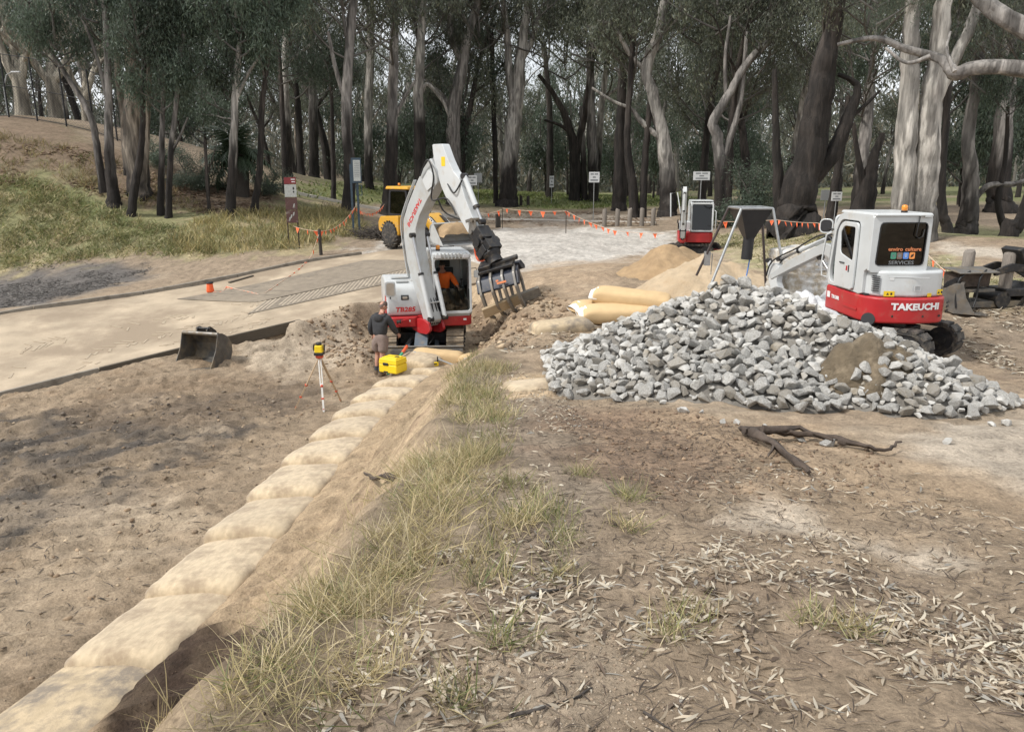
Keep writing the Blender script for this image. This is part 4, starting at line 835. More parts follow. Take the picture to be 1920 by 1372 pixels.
text_obj('maker_lettering', 'TAKEUCHI', .17, 'red_print', bm_, ml, 1.15, .006); text_obj('maker_lettering', 'TAKEUCHI', .17, 'red_print', bm_, ml2, 1.15, .006)
for s in (-1, 1):                                                # lift rams
    a = bpl(813, 596); b = bpl(782, 440); ram(exc, (s * .22, a[0] + .2, a[1] + .02), (s * .22, b[0] + .12, b[1]), .062, MBM, .55)
q = MB(); q.bar((-.24, bpl(808, 565)[0] + .16, bpl(808, 565)[1]), (.24, bpl(808, 565)[0] + .16, bpl(808, 565)[1]), .03, .03); q.build('hose_clamp', 'white_paint', bm_, .004)
a = bpl(768, 430); b = bpl(819, 283); ram(exc, (0, a[0] - .1, a[1] - .1), (0, b[0], b[1] - .02), .07, MBM, .6)
hoses(exc, [[(x_, bpl(806, 600)[0] + .25, 1.0), (x_ * 1.4, bpl(802, 560)[0] + .3, 1.35), (x_, bpl(800, 530)[0] + .15, 1.75), (x_ * .7, bpl(796, 500)[0], 2.1)] for x_ in (-.15, -.1, -.05, .03, .09, .14)], .018, M=MBM)
hoses(exc, [[(x_, bpl(772, 520)[0] - .02, bpl(772, 520)[1]), (x_, bpl(761, 450)[0] - .02, bpl(761, 450)[1]), (x_, bpl(760, 405)[0] - .02, bpl(760, 405)[1]), (x_, bpl(784, 338)[0] - .03, bpl(784, 338)[1])] for x_ in (-.1, -.05, .05, .1)], .018, 'steel_pipe', 'grey_paint', M=MBM)
hoses(exc, [[(x_, bpl(800, 330)[0], bpl(800, 330)[1]), (x_ * 1.3, bpl(818, 300)[0], bpl(818, 300)[1]), (x_ * 1.2, bpl(828, 330)[0], bpl(828, 330)[1]), (x_, bpl(822, 370)[0], bpl(822, 370)[1] - .05), (x_, bpl(850, 372)[0], bpl(850, 372)[1]), (x_, bpl(868, 402)[0], bpl(868, 402)[1])] for x_ in (-.2, -.23, .2)], .02, M=MBM)
hoses(exc, [[(-.2, bpl(802, 350)[0], bpl(802, 350)[1]), (-.26, bpl(815, 395)[0], bpl(815, 395)[1]), (-.24, bpl(848, 412)[0], bpl(848, 412)[1]), (-.2, bpl(878, 418)[0], bpl(878, 418)[1])]], .02, M=MBM)
st = [bpl(*p) for p in ((817, 271), (836, 270), (846, 298), (857, 322), (868, 335), (880, 375), (893, 408), (904, 428), (894, 442), (884, 436), (866, 405), (846, 378), (834, 350), (826, 325), (820, 298))]
q = MB(); q.prism(rpoly(st, .04, 2), -.11, .11); sk_ = q.build('stick', 'white_paint', exc, .015, 2, M=MBM)
q = MB(); y_ = bpl(838, 303); q.prism(rrect(.16, .22, .02, 2, y_[0], y_[1]), .111, .114); q.prism(rrect(.16, .22, .02, 2, y_[0], y_[1]), -.114, -.111); q.build('warning_sticker', 'yellow_decal', sk_)
a = bpl(864, 332); b = bpl(899, 414); ram(exc, (0, a[0] + .14, a[1] + .02), (0, b[0] + .1, b[1] - .02), .065, MBM, .7)
hoses(exc, [[(.1, bpl(846, 345)[0], bpl(846, 345)[1]), (.17, bpl(862, 352)[0], bpl(862, 352)[1] - .12), (.1, bpl(868, 338)[0] + .1, bpl(868, 338)[1])], [(-.1, bpl(856, 362)[0], bpl(856, 362)[1]), (-.16, bpl(868, 385)[0], bpl(868, 385)[1] - .1), (-.1, bpl(888, 385)[0], bpl(888, 385)[1])]], .02, M=MBM)
# bucket linkage and tilt-rotator
tip = bpl(894, 434); tp = Vector((0, tip[0], tip[1])); e2 = bpl(935, 505); ax = (Vector((0, e2[0], e2[1])) - tp).normalized(); nrm = Vector((0, ax.z, -ax.y))
if nrm.y < 0: nrm = -nrm
F1 = frame(tp, x=(1, 0, 0), z=-ax); F1 = frame(tp, y=nrm, z=-ax)                  # z up along the link, y outward
q = MB(); 
for s in (-1, 1): q.prism(rpoly([(-.10, .1), (.12, .22), (.28, .12), (.2, -.06), (-.02, -.12)], .04), s * .12, s * .15)
for s in (-1, 1): q.bar((s * .17, .24, .17), (s * .17, .02, .30), .03, .07)
q.cyl((-.2, 0, 0), (.2, 0, 0), .06, n=12); q.cyl((-.2, .22, .16), (.2, .22, .16), .05, n=12); q.build('bucket_linkage', 'worn_steel', exc, .008, M=MBM @ F1)
q = MB(); q.box((0, .06, -.22), (.34, .42, .34)); q.box((0, .02, -.42), (.42, .34, .16)); q.cyl((-.26, .05, -.36), (.26, .05, -.36), .12, n=16); q.cyl((.1, -.16, -.28), (.1, .26, -.33), .09, n=14); q.cyl((-.12, -.14, -.5), (-.12, .3, -.5), .11, n=14)
q.box((0, .16, -.6), (.36, .3, .26)); q.cyl((-.2, .2, -.2), (-.2, .2, -.62), .05, n=10); q.box((.17, .0, -.62), (.12, .36, .2)); q.lathe([(.19, -.80), (.22, -.76), (.22, -.68), (.16, -.62)], 20, 0, T((0, .06, 0)))
q.build('tilt_rotator', 'black_steel', exc, .012, M=MBM @ F1)
q = MB(); q.lathe([(.13, -.86), (.15, -.84), (.15, -.81), (.13, -.80)], 20, 0, T((0, .06, 0))); q.build('rotator_ring', 'black_steel', exc, M=MBM @ F1)
hp = [bpl(880, 405), bpl(876, 450), bpl(880, 485), bpl(892, 490), bpl(902, 478)]; hoses(exc, [[(-.12 - .1 * min(i, 1), p[0], p[1]) for i, p in enumerate(hp)], [(-.16, p[0] + .05, p[1] + .06) for p in hp[1:]]], .02, 'orange_hose', 'orange_hose', M=MBM)
hoses(exc, [[(-.1, bpl(868, 400)[0], bpl(868, 400)[1]), (-.26, bpl(868, 440)[0], bpl(868, 440)[1]), (-.2, bpl(884, 478)[0], bpl(884, 478)[1]), (-.1, bpl(908, 480)[0], bpl(908, 480)[1])]], .02, M=MBM)
# grapple: turned so that its long side lies across the picture
gc_ = bpl(931, 497); gp = BP + U3 * gc_[0]; gp.z = gc_[1]; gaz = R(12); gx = Vector((math.cos(gaz), -math.sin(gaz), .30)).normalized(); gz_ = Vector((-.27, -.22, 1)).normalized()
MG = RT @ frame(gp, x=gx, z=gz_)
q = MB(); q.box((0, 0, -.02), (.85, .5, .07)); q.box((.22, -.02, .05), (.62, .16, .08), RZ(.1)); q.box((-.25, 0, .05), (.3, .44, .12)); q.lathe([(.18, -.13), (.2, -.11), (.2, -.05)], 18); q.build('grapple_head', 'black_steel', exc, .015, M=MG)
pa_ = MBM @ (tp + ax * .62 + nrm * .06); pb_ = RT @ (gp + Vector((0, 0, .03))); q = MB(); q.tube([pa_, pa_.lerp(pb_, .45), pa_.lerp(pb_, .5), pb_], [.21, .21, .17, .19], 18); q.build('rotator_neck', 'black_steel', exc)
def tine(q, x, sgn, M=None):
    path = [(sgn * .12, -.12), (sgn * .38, -.2), (sgn * .55, -.42), (sgn * .58, -.72), (sgn * .46, -1.0), (sgn * .2, -1.18)]; wd = [.10, .10, .085, .07, .055, .025]; L = []; Rr = []
    for i, (a, b) in enumerate(path):
        p0 = Vector(path[max(i - 1, 0)]); p1 = Vector(path[min(i + 1, 5)]); t_ = (p1 - p0).normalized(); n_ = Vector((-t_.y, t_.x)); L.append((a + n_.x * wd[i], b + n_.y * wd[i])); Rr.append((a - n_.x * wd[i], b - n_.y * wd[i]))
    q.prism(rpoly(L + Rr[::-1], .02, 2), x - .028, x + .028, M)
for sgn, xs in ((-1, (-.42, -.14, .14, .42)), (1, (-.3, 0, .3))):
    jaw = MB(); jaw.prism(rpoly([(sgn * .06, -.1), (sgn * .36, -.14), (sgn * .58, -.36), (sgn * .50, -.42), (sgn * .2, -.3)], .03), -.5, .5); jo = jaw.build('grapple_jaw', 'navy_paint', exc, .012, M=MG)
    for x_ in xs: t_ = MB(); tine(t_, x_, sgn); t_.build('tine', 'worn_steel', jo, .006)
    if sgn < 0: q = MB(); q.box((.12, -.462, -.26), (.22, .012, .045), RX(0)); q.box((.02, -.43, -.20), (.06, .012, .04)); q.build('grapple_marking', 'orange_print', jo, M=RX(-.35) @ T((0, .02, -.16)))
def sleeper_at(label, a, b, w_, h_, m):
    q = MB(); q.box((0, 0, 0), ((b - a).length, w_, h_)); o = q.build('timber_sleeper', m, None, .008, M=frame((a + b) / 2, x=b - a, z=(.0, -.35, 1))); tag(o, label, 'timber', 'timbers held by the grapple')
yb = gp.y - .12
sleeper_at('pale sawn timber sleeper gripped by the grapple of the large excavator', PT(906, 588, Y=yb - .3), PT(974, 560, Y=yb - .12), .09, .24, 'timber_pale')
sleeper_at('dark timber sleeper end sticking out of the grapple', PT(940, 572, Y=yb + .10), PT(1012, 545, Y=yb + .2), .10, .24, 'timber_grey')
# red swing bracket with the side ram
q = MB(); F2 = RT @ frame((BP.x, BP.y, 0), y=U3, z=(0, 0, 1))
for s in (-1, 1): q.prism(rpoly([(-.62, .78), (-.3, .72), (.06, .74), (.22, .86), (.14, 1.05), (-.1, 1.12), (-.62, 1.08)], .05), s * .17, s * .25)
q.box((0, -.42, .92), (.34, .3, .36)); q.cyl((0, -.5, .7), (0, -.5, 1.16), .13, n=18); q.build('swing_bracket', 'red_paint', exc, .015, M=F2)
q = MB(); q.prism(rpoly([(-.1, -.05), (.5, -.08), (.62, .0), (.55, .1), (.1, .14), (-.1, .1)], .05), -.06, .06, frame((.28, .98, .96), y=(1, .35, 0), z=(0, 0, 1))); q.build('swing_arm', 'red_paint', exc, .012, M=MBD)
ram(exc, (.82, 1.18, 1.02), (.45, 1.0, 1.02), .05, MBD, .3, m='black_steel')
# ================================================================ smaller diggers: one builder for the two short-tailed ones
def mini(root, yaw_body, yaw_track, boom, S=1.0, rear_print=True, detail=True):
    MB_ = RZ(yaw_body) @ Matrix.Scale(S, 4); MT = RZ(yaw_track) @ Matrix.Scale(S, 4)
    for s in (-1, 1): track(root, MT @ T((s * .62, 0, 0)), 2.1, .53, .3, 'rubber', False, 30, .03)
    q = MB(); q.box((0, 0, .35), (.95, .9, .25)); q.cyl((0, 0, .45), (0, 0, .66), .36, n=24); q.build('undercarriage_frame', 'black_steel', root, .02, M=MT)
    q = MB(); pr = [(1.32 + .06 * math.cos(t), .18 + .18 * math.sin(t)) for t in np.linspace(-1.4, 1.4, 7)]; q.prism(pr + [(p[0] - .03, p[1]) for p in pr[::-1]], -.75, .75); 
    for s in (-1, 1): q.bar((s * .3, .4, .28), (s * .34, 1.34, .2), .09, .11)
    q.build('dozer_blade', 'red_paint', root, .006, M=MT)
    sk = rpoly([(-.74, .86), (-.74, -.5), (-.56, -.78), (0, -.9), (.56, -.78), (.74, -.5), (.74, .6), (.5, .78), (.2, .86), (-.6, .95)], .16, 6)
    flat(sk, .64, 1.08).build('counterweight_skirt', 'red_paint', root, .04, 3, M=MB_)
    if detail:
        q = MB()
        for (x0, y0), (x1, y1), z0, z1 in (((-.746, .1), (-.746, -.42), .80, .845),): q.box((x0, (y0 + y1) / 2, (z0 + z1) / 2), (.012, abs(y1 - y0), z1 - z0))
        q.build('skirt_slot', 'red_paint', root, .004, M=MB_)
        q = MB(); q.cyl((-.56, -.55, .66), (-.66, -.69, .70), .11, n=18); q.build('tow_recess', 'black_plastic', root, M=MB_)
        for a_ in (-.32, .18, .5): q = MB(); q.cyl((a_, -.80, .77), (a_, -.905 + .22 * abs(a_), .77), .022, n=10); q.build('skirt_bolt', 'black_steel', root, M=MB_)
        q = MB(); 
        for k in range(3): q.box((.66, -.66, .84 + k * .07), (.13, .02, .035), RZ(0))
        q.build('tail_slots', 'black_plastic', root, M=MB_ @ T((.66, -.66, 0)) @ RZ(.85) @ T((-.66, .62, 0)))
    hd = rpoly([(-.68, -.2), (-.68, -.46), (-.52, -.72), (0, -.84), (.52, -.72), (.68, -.46), (.68, .3), (.12, .3), (.12, -.2)], .1, 4)
    ho_ = flat(hd, 1.082, 1.52).build('engine_hood', 'white_paint', root, .05, 3, M=MB_)
    def onback(x, z, off=.0):                                    # a point and outward frame on the rounded tail
        pts = [(-.68, -.46), (-.52, -.72), (0, -.84), (.52, -.72), (.68, -.46)]; k = 0
        while k < 3 and x > pts[k + 1][0]: k += 1
        a, b = Vector(pts[k]), Vector(pts[k + 1]); t_ = (x - a.x) / (b.x - a.x); p = a.lerp(b, t_); d = (b - a).normalized(); n_ = Vector((d.y, -d.x)); return frame((p.x + n_.x * off, p.y + n_.y * off, z), x=(d.x, d.y, 0), z=(n_.x, n_.y, 0)) @ Matrix.Identity(4)
    def backframe(x, z, off=.004):
        F_ = onback(x, z, off); X_ = F_.col[0].xyz; Nn = F_.col[2].xyz; return frame(F_.translation, x=X_, z=Nn)
    if detail:
        q = MB()
        for k in range(8): q.box((-.57, -.66, 1.18 + k * .035), (.13, .014, .016), None)
        q.build('hood_louvre', 'black_plastic', ho_, M=T((-.57, -.66, 0)) @ RZ(-.98) @ T((.57, .645, 0)))
        for x_, z_, w_, h_, m_, nm in ((-.38, 1.14, .17, .09, 'yellow_decal', 'warning_sticker'), (.05, 1.24, .14, .1, 'sign_white', 'data_plate'), (.3, 1.12, .08, .06, 'yellow_decal', 'warning_sticker'), (.5, 1.16, .1, .09, 'yellow_decal', 'warning_sticker'), (-.36, 1.40, .07, .06, 'sign_white', 'service_label'), (.58, 1.4, .04, .05, 'sign_white', 'service_label')):
            q = MB(); q.box((0, 0, 0), (w_, h_, .004)); so2 = q.build(nm, m_, ho_, M=backframe(x_, z_))
            if m_ == 'yellow_decal' and w_ > .09: q = MB(); q.add([(-.035, -.022, .003), (.01, -.022, .003), (-.012, .024, .003)], [(0, 1, 2)]); q.box((.045, 0, .003), (.03, .04, .002)); q.build('print', 'black_print', so2, M=T((-.01, 0, 0)))
            if nm == 'data_plate': q = MB(); [q.box((0, .03 - .02 * k, .003), (.1, .007, .002)) for k in range(4)]; q.build('print', 'grey_print', so2)
        q = MB(); q.box((0, 0, 0), (.62, .012, .006)); q.build('hood_crease', 'white_paint', ho_, .002, M=backframe(-.1, 1.42))
        for k in range(3):
            for j in range(2): q = MB(); q.box((0, 0, 0), (.035, .06, .004)); q.build('rear_vent', 'black_plastic', ho_, M=backframe(.60 + .045 * j, 1.20 + .075 * k))
        tx = text_obj('maker_lettering', 'TAKEUCHI', .15, 'white_print', root, MB_, 1.15, .007)
        for v in tx.data.vertices:                            # wrap the lettering round the tail
            x_ = v.co.x + .06; y_ = min(p[1] for p in [(a[0], a[1] + (b[1] - a[1]) * (x_ - a[0]) / (b[0] - a[0])) for a, b in zip(sk, sk[1:] + sk[:1]) if min(a[0], b[0]) <= x_ <= max(a[0], b[0]) and a[0] != b[0]]); v.co = (x_, y_ - .008 - v.co.z, .93 + v.co.y)
        text_obj('model_lettering', 'TB138R', .085, 'white_print', root, MB_ @ frame((-.746, .42, .9), x=(0, -1, 0), z=(-1, 0, 0)), 1.1, .004)
        q = MB(); q.box((0, 0, 0), (.12, .11, .003)); q.build('maker_emblem', 'white_print', root, M=MB_ @ frame((-.745, .7, .92), x=(0, -1, 0), z=(-1, 0, 0)))
    # cab
    c0, c1 = -.72, .26; side = rpoly([(-.48, 1.07), (-.30, 1.09), (.86, 1.09), (.94, 1.35), (.80, 2.15), (.62, 2.38), (.4, 2.44), (-.66, 2.44), (-.62, 1.53), (-.48, 1.5)], .06, 4)
    op = rpoly([(-.2, 1.16), (.78, 1.16), (.82, 1.36), (.70, 2.1), (.52, 2.3), (-.2, 2.3)], .1, 4); a_, b_ = match(side, op); panel(root, 'cab_side', a_, 'white_paint', c0, c0 + .07, MB_, b_, .015)
    panel(root, 'cab_side', a_, 'white_paint', c1 - .07, c1, MB_, b_, .015, 'cab_glass')
    dr = rpoly([(-.22, 1.12), (.52, 1.12), (.55, 1.55), (.52, 2.15), (.36, 2.28), (-.22, 2.28)], .09, 4)
    d1 = rpoly([(-.12, 1.62), (.36, 1.72), (.42, 2.08), (.3, 2.2), (-.12, 2.2)], .06, 4); a_, b_ = match(dr, d1); do = panel(root, 'door', a_, 'white_paint', c0 - .045, c0 - .005, MB_, b_, .012, 'tinted_glass')
    q = MB(); q.prism(rpoly([(-.12, 1.22), (.4, 1.2), (.42, 1.42), (.3, 1.5), (-.12, 1.5)], .05), c0 - .052, c0 - .046, MB_); q.build('lower_door_glass', 'black_plastic', do)
    do['label'] = 'white cab door with two dark panes'
    q = MB(); q.box((c0 - .07, -.02, 1.57), (.05, .1, .13), MB_, 0); q.box((c0 - .07, .08, 1.57), (.045, .07, .09), MB_, 1); q.tube([MB_ @ Vector(v) for v in ((c0 - .06, .18, 1.64), (c0 - .1, .2, 1.66), (c0 - .1, .36, 1.66), (c0 - .06, .38, 1.64))], .011 * S, 8); q.build('door_handle', ['black_plastic', 'red_paint'], do)
    q = MB(); q.tube([(c0 - .03, .86, 1.22), (c0 - .1, .92, 1.24), (c0 - .1, .96, 1.5), (c0 - .1, .86, 2.0), (c0 - .03, .78, 2.05)], .016, 8); q.build('grab_rail', 'white_paint', root, M=MB_)
    rw = rrect(1.0, .96, .05, 4, (c0 + c1) / 2, 1.96); rh = rpoly([(c0 + .09, 1.60), (c1 - .07, 1.60), (c1 - .06, 2.31), (c0 + .12, 2.31)], .07, 4); a_, b_ = match(rw, rh)
    re = panel(root, 'cab_rear', a_, 'white_paint', -.03, .03, MB_ @ Matrix(((0, 1, 0, 0), (1, 0, 0, -.63), (0, 0, 1, 0), (0, 0, 0, 1))), b_, .012, None)
    q = MB(); pane = [(x_, z_) for x_, z_ in b_]; q.add([(x_, -.64, z_) for x_, z_ in pane] + [(x_, -.632, z_) for x_, z_ in pane], [tuple(range(72)), tuple(range(143, 71, -1))]); q.build('rear_window', 'tinted_glass', root, M=MB_)
    q = MB(); gb = inset(b_, .012); q.ring(b_, gb, -.0, .02, Matrix(((0, 1, 0, 0), (1, 0, 0, -.668), (0, 0, 1, 0), (0, 0, 0, 1)))); q.build('window_seal', 'black_plastic', root, M=MB_)
    q = MB(); fw = rrect(.98, 1.26, .08, 5); q.ring(fw, rrect(.86, 1.12, .06, 5), -.03, .03, T(((c0 + c1) / 2, .84, 1.74)) @ RZ(math.pi / 2) @ RY(R(-7))); q.build('windscreen_frame', 'white_paint', root, .01, M=MB_)
    q = MB(); q.prism(rrect(.86, 1.12, .06, 5), -.004, .004, T(((c0 + c1) / 2, .84, 1.74)) @ RZ(math.pi / 2) @ RY(R(-7))); q.build('windscreen', 'tinted_glass' if not rear_print else 'cab_glass', root, M=MB_)
    q = MB(); q.box(((c0 + c1) / 2, -.05, 2.44), (.98, 1.3, .05), None, 0, .96, .97); q.build('cab_roof', 'white_paint', root, .02, 3, M=MB_)
    q = MB(); q.box(((c0 + c1) / 2, .1, 1.10), (.9, 1.3, .03)); q.build('cab_floor', 'interior', root, M=MB_); seat(root, MB_ @ T(((c0 + c1) / 2, -.12, 1.42)) @ Matrix.Scale(.9, 4))
    if rear_print:
        BF = lambda x_, z_: MB_ @ frame((x_, -.648, z_), x=(1, 0, 0), z=(0, -1, 0))
        text_obj('window_lettering', 'enviro', .088, 'orange_print', root, BF(-.30, 1.87), 1.1, .0015); text_obj('window_lettering', 'culture', .088, 'orange_print', root, BF(.0, 1.87), 1.1, .0015)
        for k, mm in enumerate(('green_print', 'brown_print', 'blue_print', 'amber_print')):
            q = MB(); pl = rrect(.095, .11, .018, 3); q.add([(a, b, 0) for a, b in pl], [tuple(range(len(pl)))]); t_ = q.build('window_emblem', mm, root, M=BF(-.325 + .106 * k, 1.765))
            g_ = MB()
            if k == 0: g_.add([(-.03, .035, .002), (0, -.035, .002), (.004, -.01, .002)], [(0, 1, 2)]); g_.add([(.035, .04, .002), (0, .0, .002), (.0, -.035, .002)], [(0, 1, 2)])
            if k == 1: g_.add([(.03 * math.cos(a), .03 * math.sin(a), .002) for a in np.linspace(0, 6.28, 9)[:-1]], [tuple(range(8))])
            if k == 2: [g_.box((0, .022 - .02 * j, .002), (.05 - .012 * j, .008, .001)) for j in range(3)]
            if k == 3: g_.add([(-.025, -.035, .002), (.02, -.012, .002), (.028, .035, .002), (-.018, .01, .002)], [(0, 1, 2, 3)])
            g_.build('print', 'black_print' if k == 3 else ('grey_print' if k != 2 else 'white_print'), t_)
        text_obj('window_lettering', 'SERVICES', .085, 'grey_print', root, BF(-.18, 1.645), 1.25, .0015)
        beacon(root, MB_ @ T((-.16, -.52, 2.465)), .95); q = MB(); q.tube([(.02, -.62, 2.46), (.03, -.68, 2.4), (.0, -.68, 2.1), (.05, -.68, 2.05), (.12, -.675, 2.08), (.14, -.67, 2.2)], .009, 8); q.build('cable', 'hose', root, M=MB_)
        q = MB(); q.box((.17, -.66, 2.42), (.12, .07, .05)); q.build('plate_lamp', 'white_paint', root, .01, M=MB_)
        q = MB(); q.prism(rrect(.24, .26, .09), -.03, .03, T((c0 - .06, .98, 2.15)) @ RZ(math.pi / 2 - .7)); mo = q.build('wing_mirror', 'black_plastic', root, .02, M=MB_); q = MB(); q.ring(rrect(.25, .27, .09), rrect(.2, .22, .07), -.035, .0, T((c0 - .06, .98, 2.15)) @ RZ(math.pi / 2 - .7)); q.build('mirror_rim', 'white_paint', mo, .01)
        q = MB(); q.tube([(c0, .8, 2.1), (c0 - .03, .9, 2.1), (c0 - .05, .95, 2.1)], .012, 8); q.build('mirror_arm', 'black_steel', mo)
    else:
        q = MB()
        for k in range(8): q.box((c0 + .1 + .112 * k, .72, 2.36), (.05, .14, .05))
        q.build('visor_louvres', 'grey_paint', root, .006, M=MB_ @ T((0, 0, 0)) @ RX(0))
    # boom in the machine's middle plane: lists of (reach, height) outlines
    MP = MB_ @ T((boom.get('x', .12), 0, 0)) @ RZ(boom.get('swing', 0))
    q = MB(); q.box((0, .92, .84), (.3, .34, .34)); q.cyl((0, .95, .62), (0, .95, 1.06), .1, n=16); q.build('swing_bracket', 'red_paint', root, .015, M=MP)
    q = MB(); q.prism(rpoly(boom['boom'], .05, 2), -.1, .1); bo_ = q.build('boom', 'grey_paint', root, .012, M=MP)
    q = MB(); q.prism(rpoly(boom['stick'], .04, 2), -.08, .08); q.build('stick', 'white_paint', root, .01, M=MP)
    for a, b, r_ in boom['rams']: ram(root, (0, *a), (0, *b), r_, MP, .6)
    for k_ in (-.13, .13): hoses(root, [[(k_, *p) for p in boom['hose']]], .016, M=MP)
    if 'tool' in boom: q = MB(); [q.prism(rpoly(p, .03, 2), s * .09, s * .13) for p in boom['tool'] for s in (-1, 1)]; q.cyl((-.15, *boom['tool'][0][0]), (.15, *boom['tool'][0][0]), .05, n=12); q.build('quick_hitch', 'black_steel', root, .008, M=MP)
rp_ = Vector((6.28, 12.75, 0)); rp_.z = H(rp_.x, rp_.y) + .02
rex = empty('excavator', loc=tuple(rp_)); tag(rex, 'compact red and white excavator with TAKEUCHI tail behind the rock pile', 'excavator')
mini(rex, R(2), R(40), dict(x=.12, swing=.40, boom=[(.85, .86), (1.0, 1.0), (1.12, 1.4), (1.35, 1.74), (1.62, 1.8), (2.4, 1.42), (3.0, 1.02), (2.96, .92), (2.38, 1.22), (1.64, 1.58), (1.48, 1.54), (1.3, 1.3), (1.15, .84)], stick=[(2.75, 1.22), (2.95, 1.28), (3.1, 1.06), (2.85, .5), (2.5, .12), (2.38, .12), (2.58, .52), (2.8, .9)],
     rams=[((1.05, .8), (1.75, 1.5), .05), ((1.6, 1.88), (2.85, 1.36), .045), ((3.15, 1.3), (2.72, .4), .045)], hose=[(1.05, 1.0), (1.2, 1.6), (1.6, 1.95), (2.3, 1.62), (2.9, 1.32), (3.05, 1.0)], tool=[[(2.44, .14), (2.62, .3), (2.75, .2), (2.6, .05)]]), S=.94)
bp_ = PT(1300, 462, Y=33.5); bp_.z = H(bp_.x, bp_.y) + .0
bex = empty('excavator', loc=tuple(bp_)); tag(bex, 'small white excavator parked behind the brown sand heap', 'excavator')
mini(bex, R(180 - 8), R(180 + 60), dict(x=.5, swing=-.08, boom=[(.85, .86), (1.0, 1.0), (.95, 1.7), (.98, 2.3), (1.15, 2.7), (1.6, 3.0), (1.68, 2.9), (1.3, 2.45), (1.2, 2.2), (1.22, 1.6), (1.2, .84)], stick=[(1.45, 2.98), (1.62, 3.08), (1.75, 2.85), (1.68, 2.2), (1.58, 1.2), (1.46, 1.2), (1.48, 2.2)],
     rams=[((1.05, .8), (1.3, 2.0), .055), ((1.05, 2.2), (1.5, 3.0), .05), ((1.78, 2.8), (1.72, 1.5), .045)], hose=[(1.05, 1.0), (.88, 1.7), (.9, 2.4), (1.2, 2.85), (1.55, 3.05), (1.7, 2.6)], tool=[[(1.52, 1.22), (1.7, 1.1), (1.66, .85), (1.45, .95)]]), S=.95, rear_print=False, detail=False)
q = MB(); q.tube([(1.0, -.2, 1.6), (1.06, -.1, 2.6), (.78, -.1, 2.65), (.55, -.1, 1.5)], .02, 8); q.tube([(1.0, -.5, 1.6), (1.06, -.4, 2.6), (1.06, -.1, 2.6)], .02, 8); q.build('guard_rail', 'white_paint', bex, M=RZ(R(172)))
# ================================================================ wheel loader
lo_c = PT(786, 452, Y=33.2); lo_c.z = H(lo_c.x, lo_c.y)
ldr = empty('wheel_loader', loc=tuple(lo_c)); tag(ldr, 'yellow articulated wheel loader carrying sand on the gravel', 'loader'); ML = RZ(R(-136))
def wheel(parent, M, r_=.56, w_=.42):
    q = MB(); pr = [(r_ * .58, -w_ / 2), (r_ * .86, -w_ / 2), (r_ * .97, -w_ * .36), (r_, 0), (r_ * .97, w_ * .36), (r_ * .86, w_ / 2), (r_ * .58, w_ / 2)]; q.lathe(pr, 32)
    for k in range(20):
        a = 2 * math.pi * k / 20
        for s in (-1, 1): q.box((r_ * .99, s * w_ * .22 + 0, 0), (.05, .045, w_ * .42), RZ(a + s * .08) @ T((0, 0, s * w_ * .22)) @ RX(s * .5))
    t_ = q.build('wheel', 'rubber', parent, M=M); q = MB(); q.lathe([(r_ * .1, -.06), (r_ * .3, -.08), (r_ * .5, -.16), (r_ * .6, -.2), (r_ * .6, .2), (r_ * .5, .16), (r_ * .3, .08), (r_ * .1, .06)], 24); q.build('rim', 'yellow_paint', t_); return t_
for (x_, y_) in ((-.72, -.95), (.72, -.95), (-.72, .95), (.72, .95)): wheel(ldr, ML @ T((x_, y_, .56)) @ RY(math.pi / 2))
q = MB(); q.prism(rpoly([(-1.75, .7), (-1.78, 1.05), (-1.6, 1.3), (-.3, 1.36), (-.3, .55), (-.5, .5), (-.62, .95), (-.95, 1.08), (-1.3, .95), (-1.45, .6)], .08), -.85, .85); q.build('rear_body', 'yellow_paint', ldr, .03, 3, M=ML)
q = MB(); q.box((0, .4, .75), (.7, 1.9, .4)); q.prism(rpoly([(.3, .8), (1.4, .8), (1.45, 1.1), (.9, 1.5), (.3, 1.4)], .06), -.45, .45); q.build('front_frame', 'yellow_paint', ldr, .03, M=ML); q = MB(); q.box((0, 0, .5), (1.1, 2.4, .2)); q.build('chassis', 'black_steel', ldr, .02, M=ML)
csd = rpoly([(-1.35, 1.3), (.05, 1.3), (.12, 1.7), (.0, 2.45), (-1.2, 2.45)], .06); cwn = rpoly([(-1.2, 1.42), (-.05, 1.42), (0, 1.7), (-.08, 2.35), (-1.1, 2.35)], .06); a_, b_ = match(csd, cwn)
for s in (-1, 1): panel(ldr, 'cab_side', a_, 'black_plastic', s * .62, s * .56, ML, b_, .01, 'tinted_glass')
[MB().box((0, y_, 1.9), (1.12, .03, 1.1)).build('window_pane', 'tinted_glass', ldr, M=ML) for y_ in (-1.28, .04)]; q = MB(); q.box((0, -.62, 2.5), (1.36, 1.6, .13), None, 0, .95, .95); q.build('cab_roof', 'yellow_paint', ldr, .04, 3, M=ML); beacon(ldr, ML @ T((.3, -.9, 2.56))); seat(ldr, ML @ T((0, -.75, 1.5)))
for s in (-1, 1):
    q = MB(); q.prism(rpoly([(.35, 1.35), (.6, 1.5), (1.3, 1.35), (2.1, .75), (2.05, .6), (1.2, 1.1), (.45, 1.15)], .05), s * .38, s * .28); q.build('lift_arm', 'black_steel', ldr, .015, M=ML)
    text_obj('maker_lettering', 'VOLVO', .19, 'white_print', ldr, ML @ frame((s * .385, 1.5, 1.14), x=(0, s * .86, -s * .5), z=(s, 0, 0)), 1.15, .006)
q = MB(); q.prism([(2.02, .35), (2.85, .30), (2.85, .33), (2.2, .42), (2.06, .62), (2.12, 1.02), (2.24, 1.14), (2.2, 1.18), (2.05, 1.08), (1.95, .62)], -1.0, 1.0)
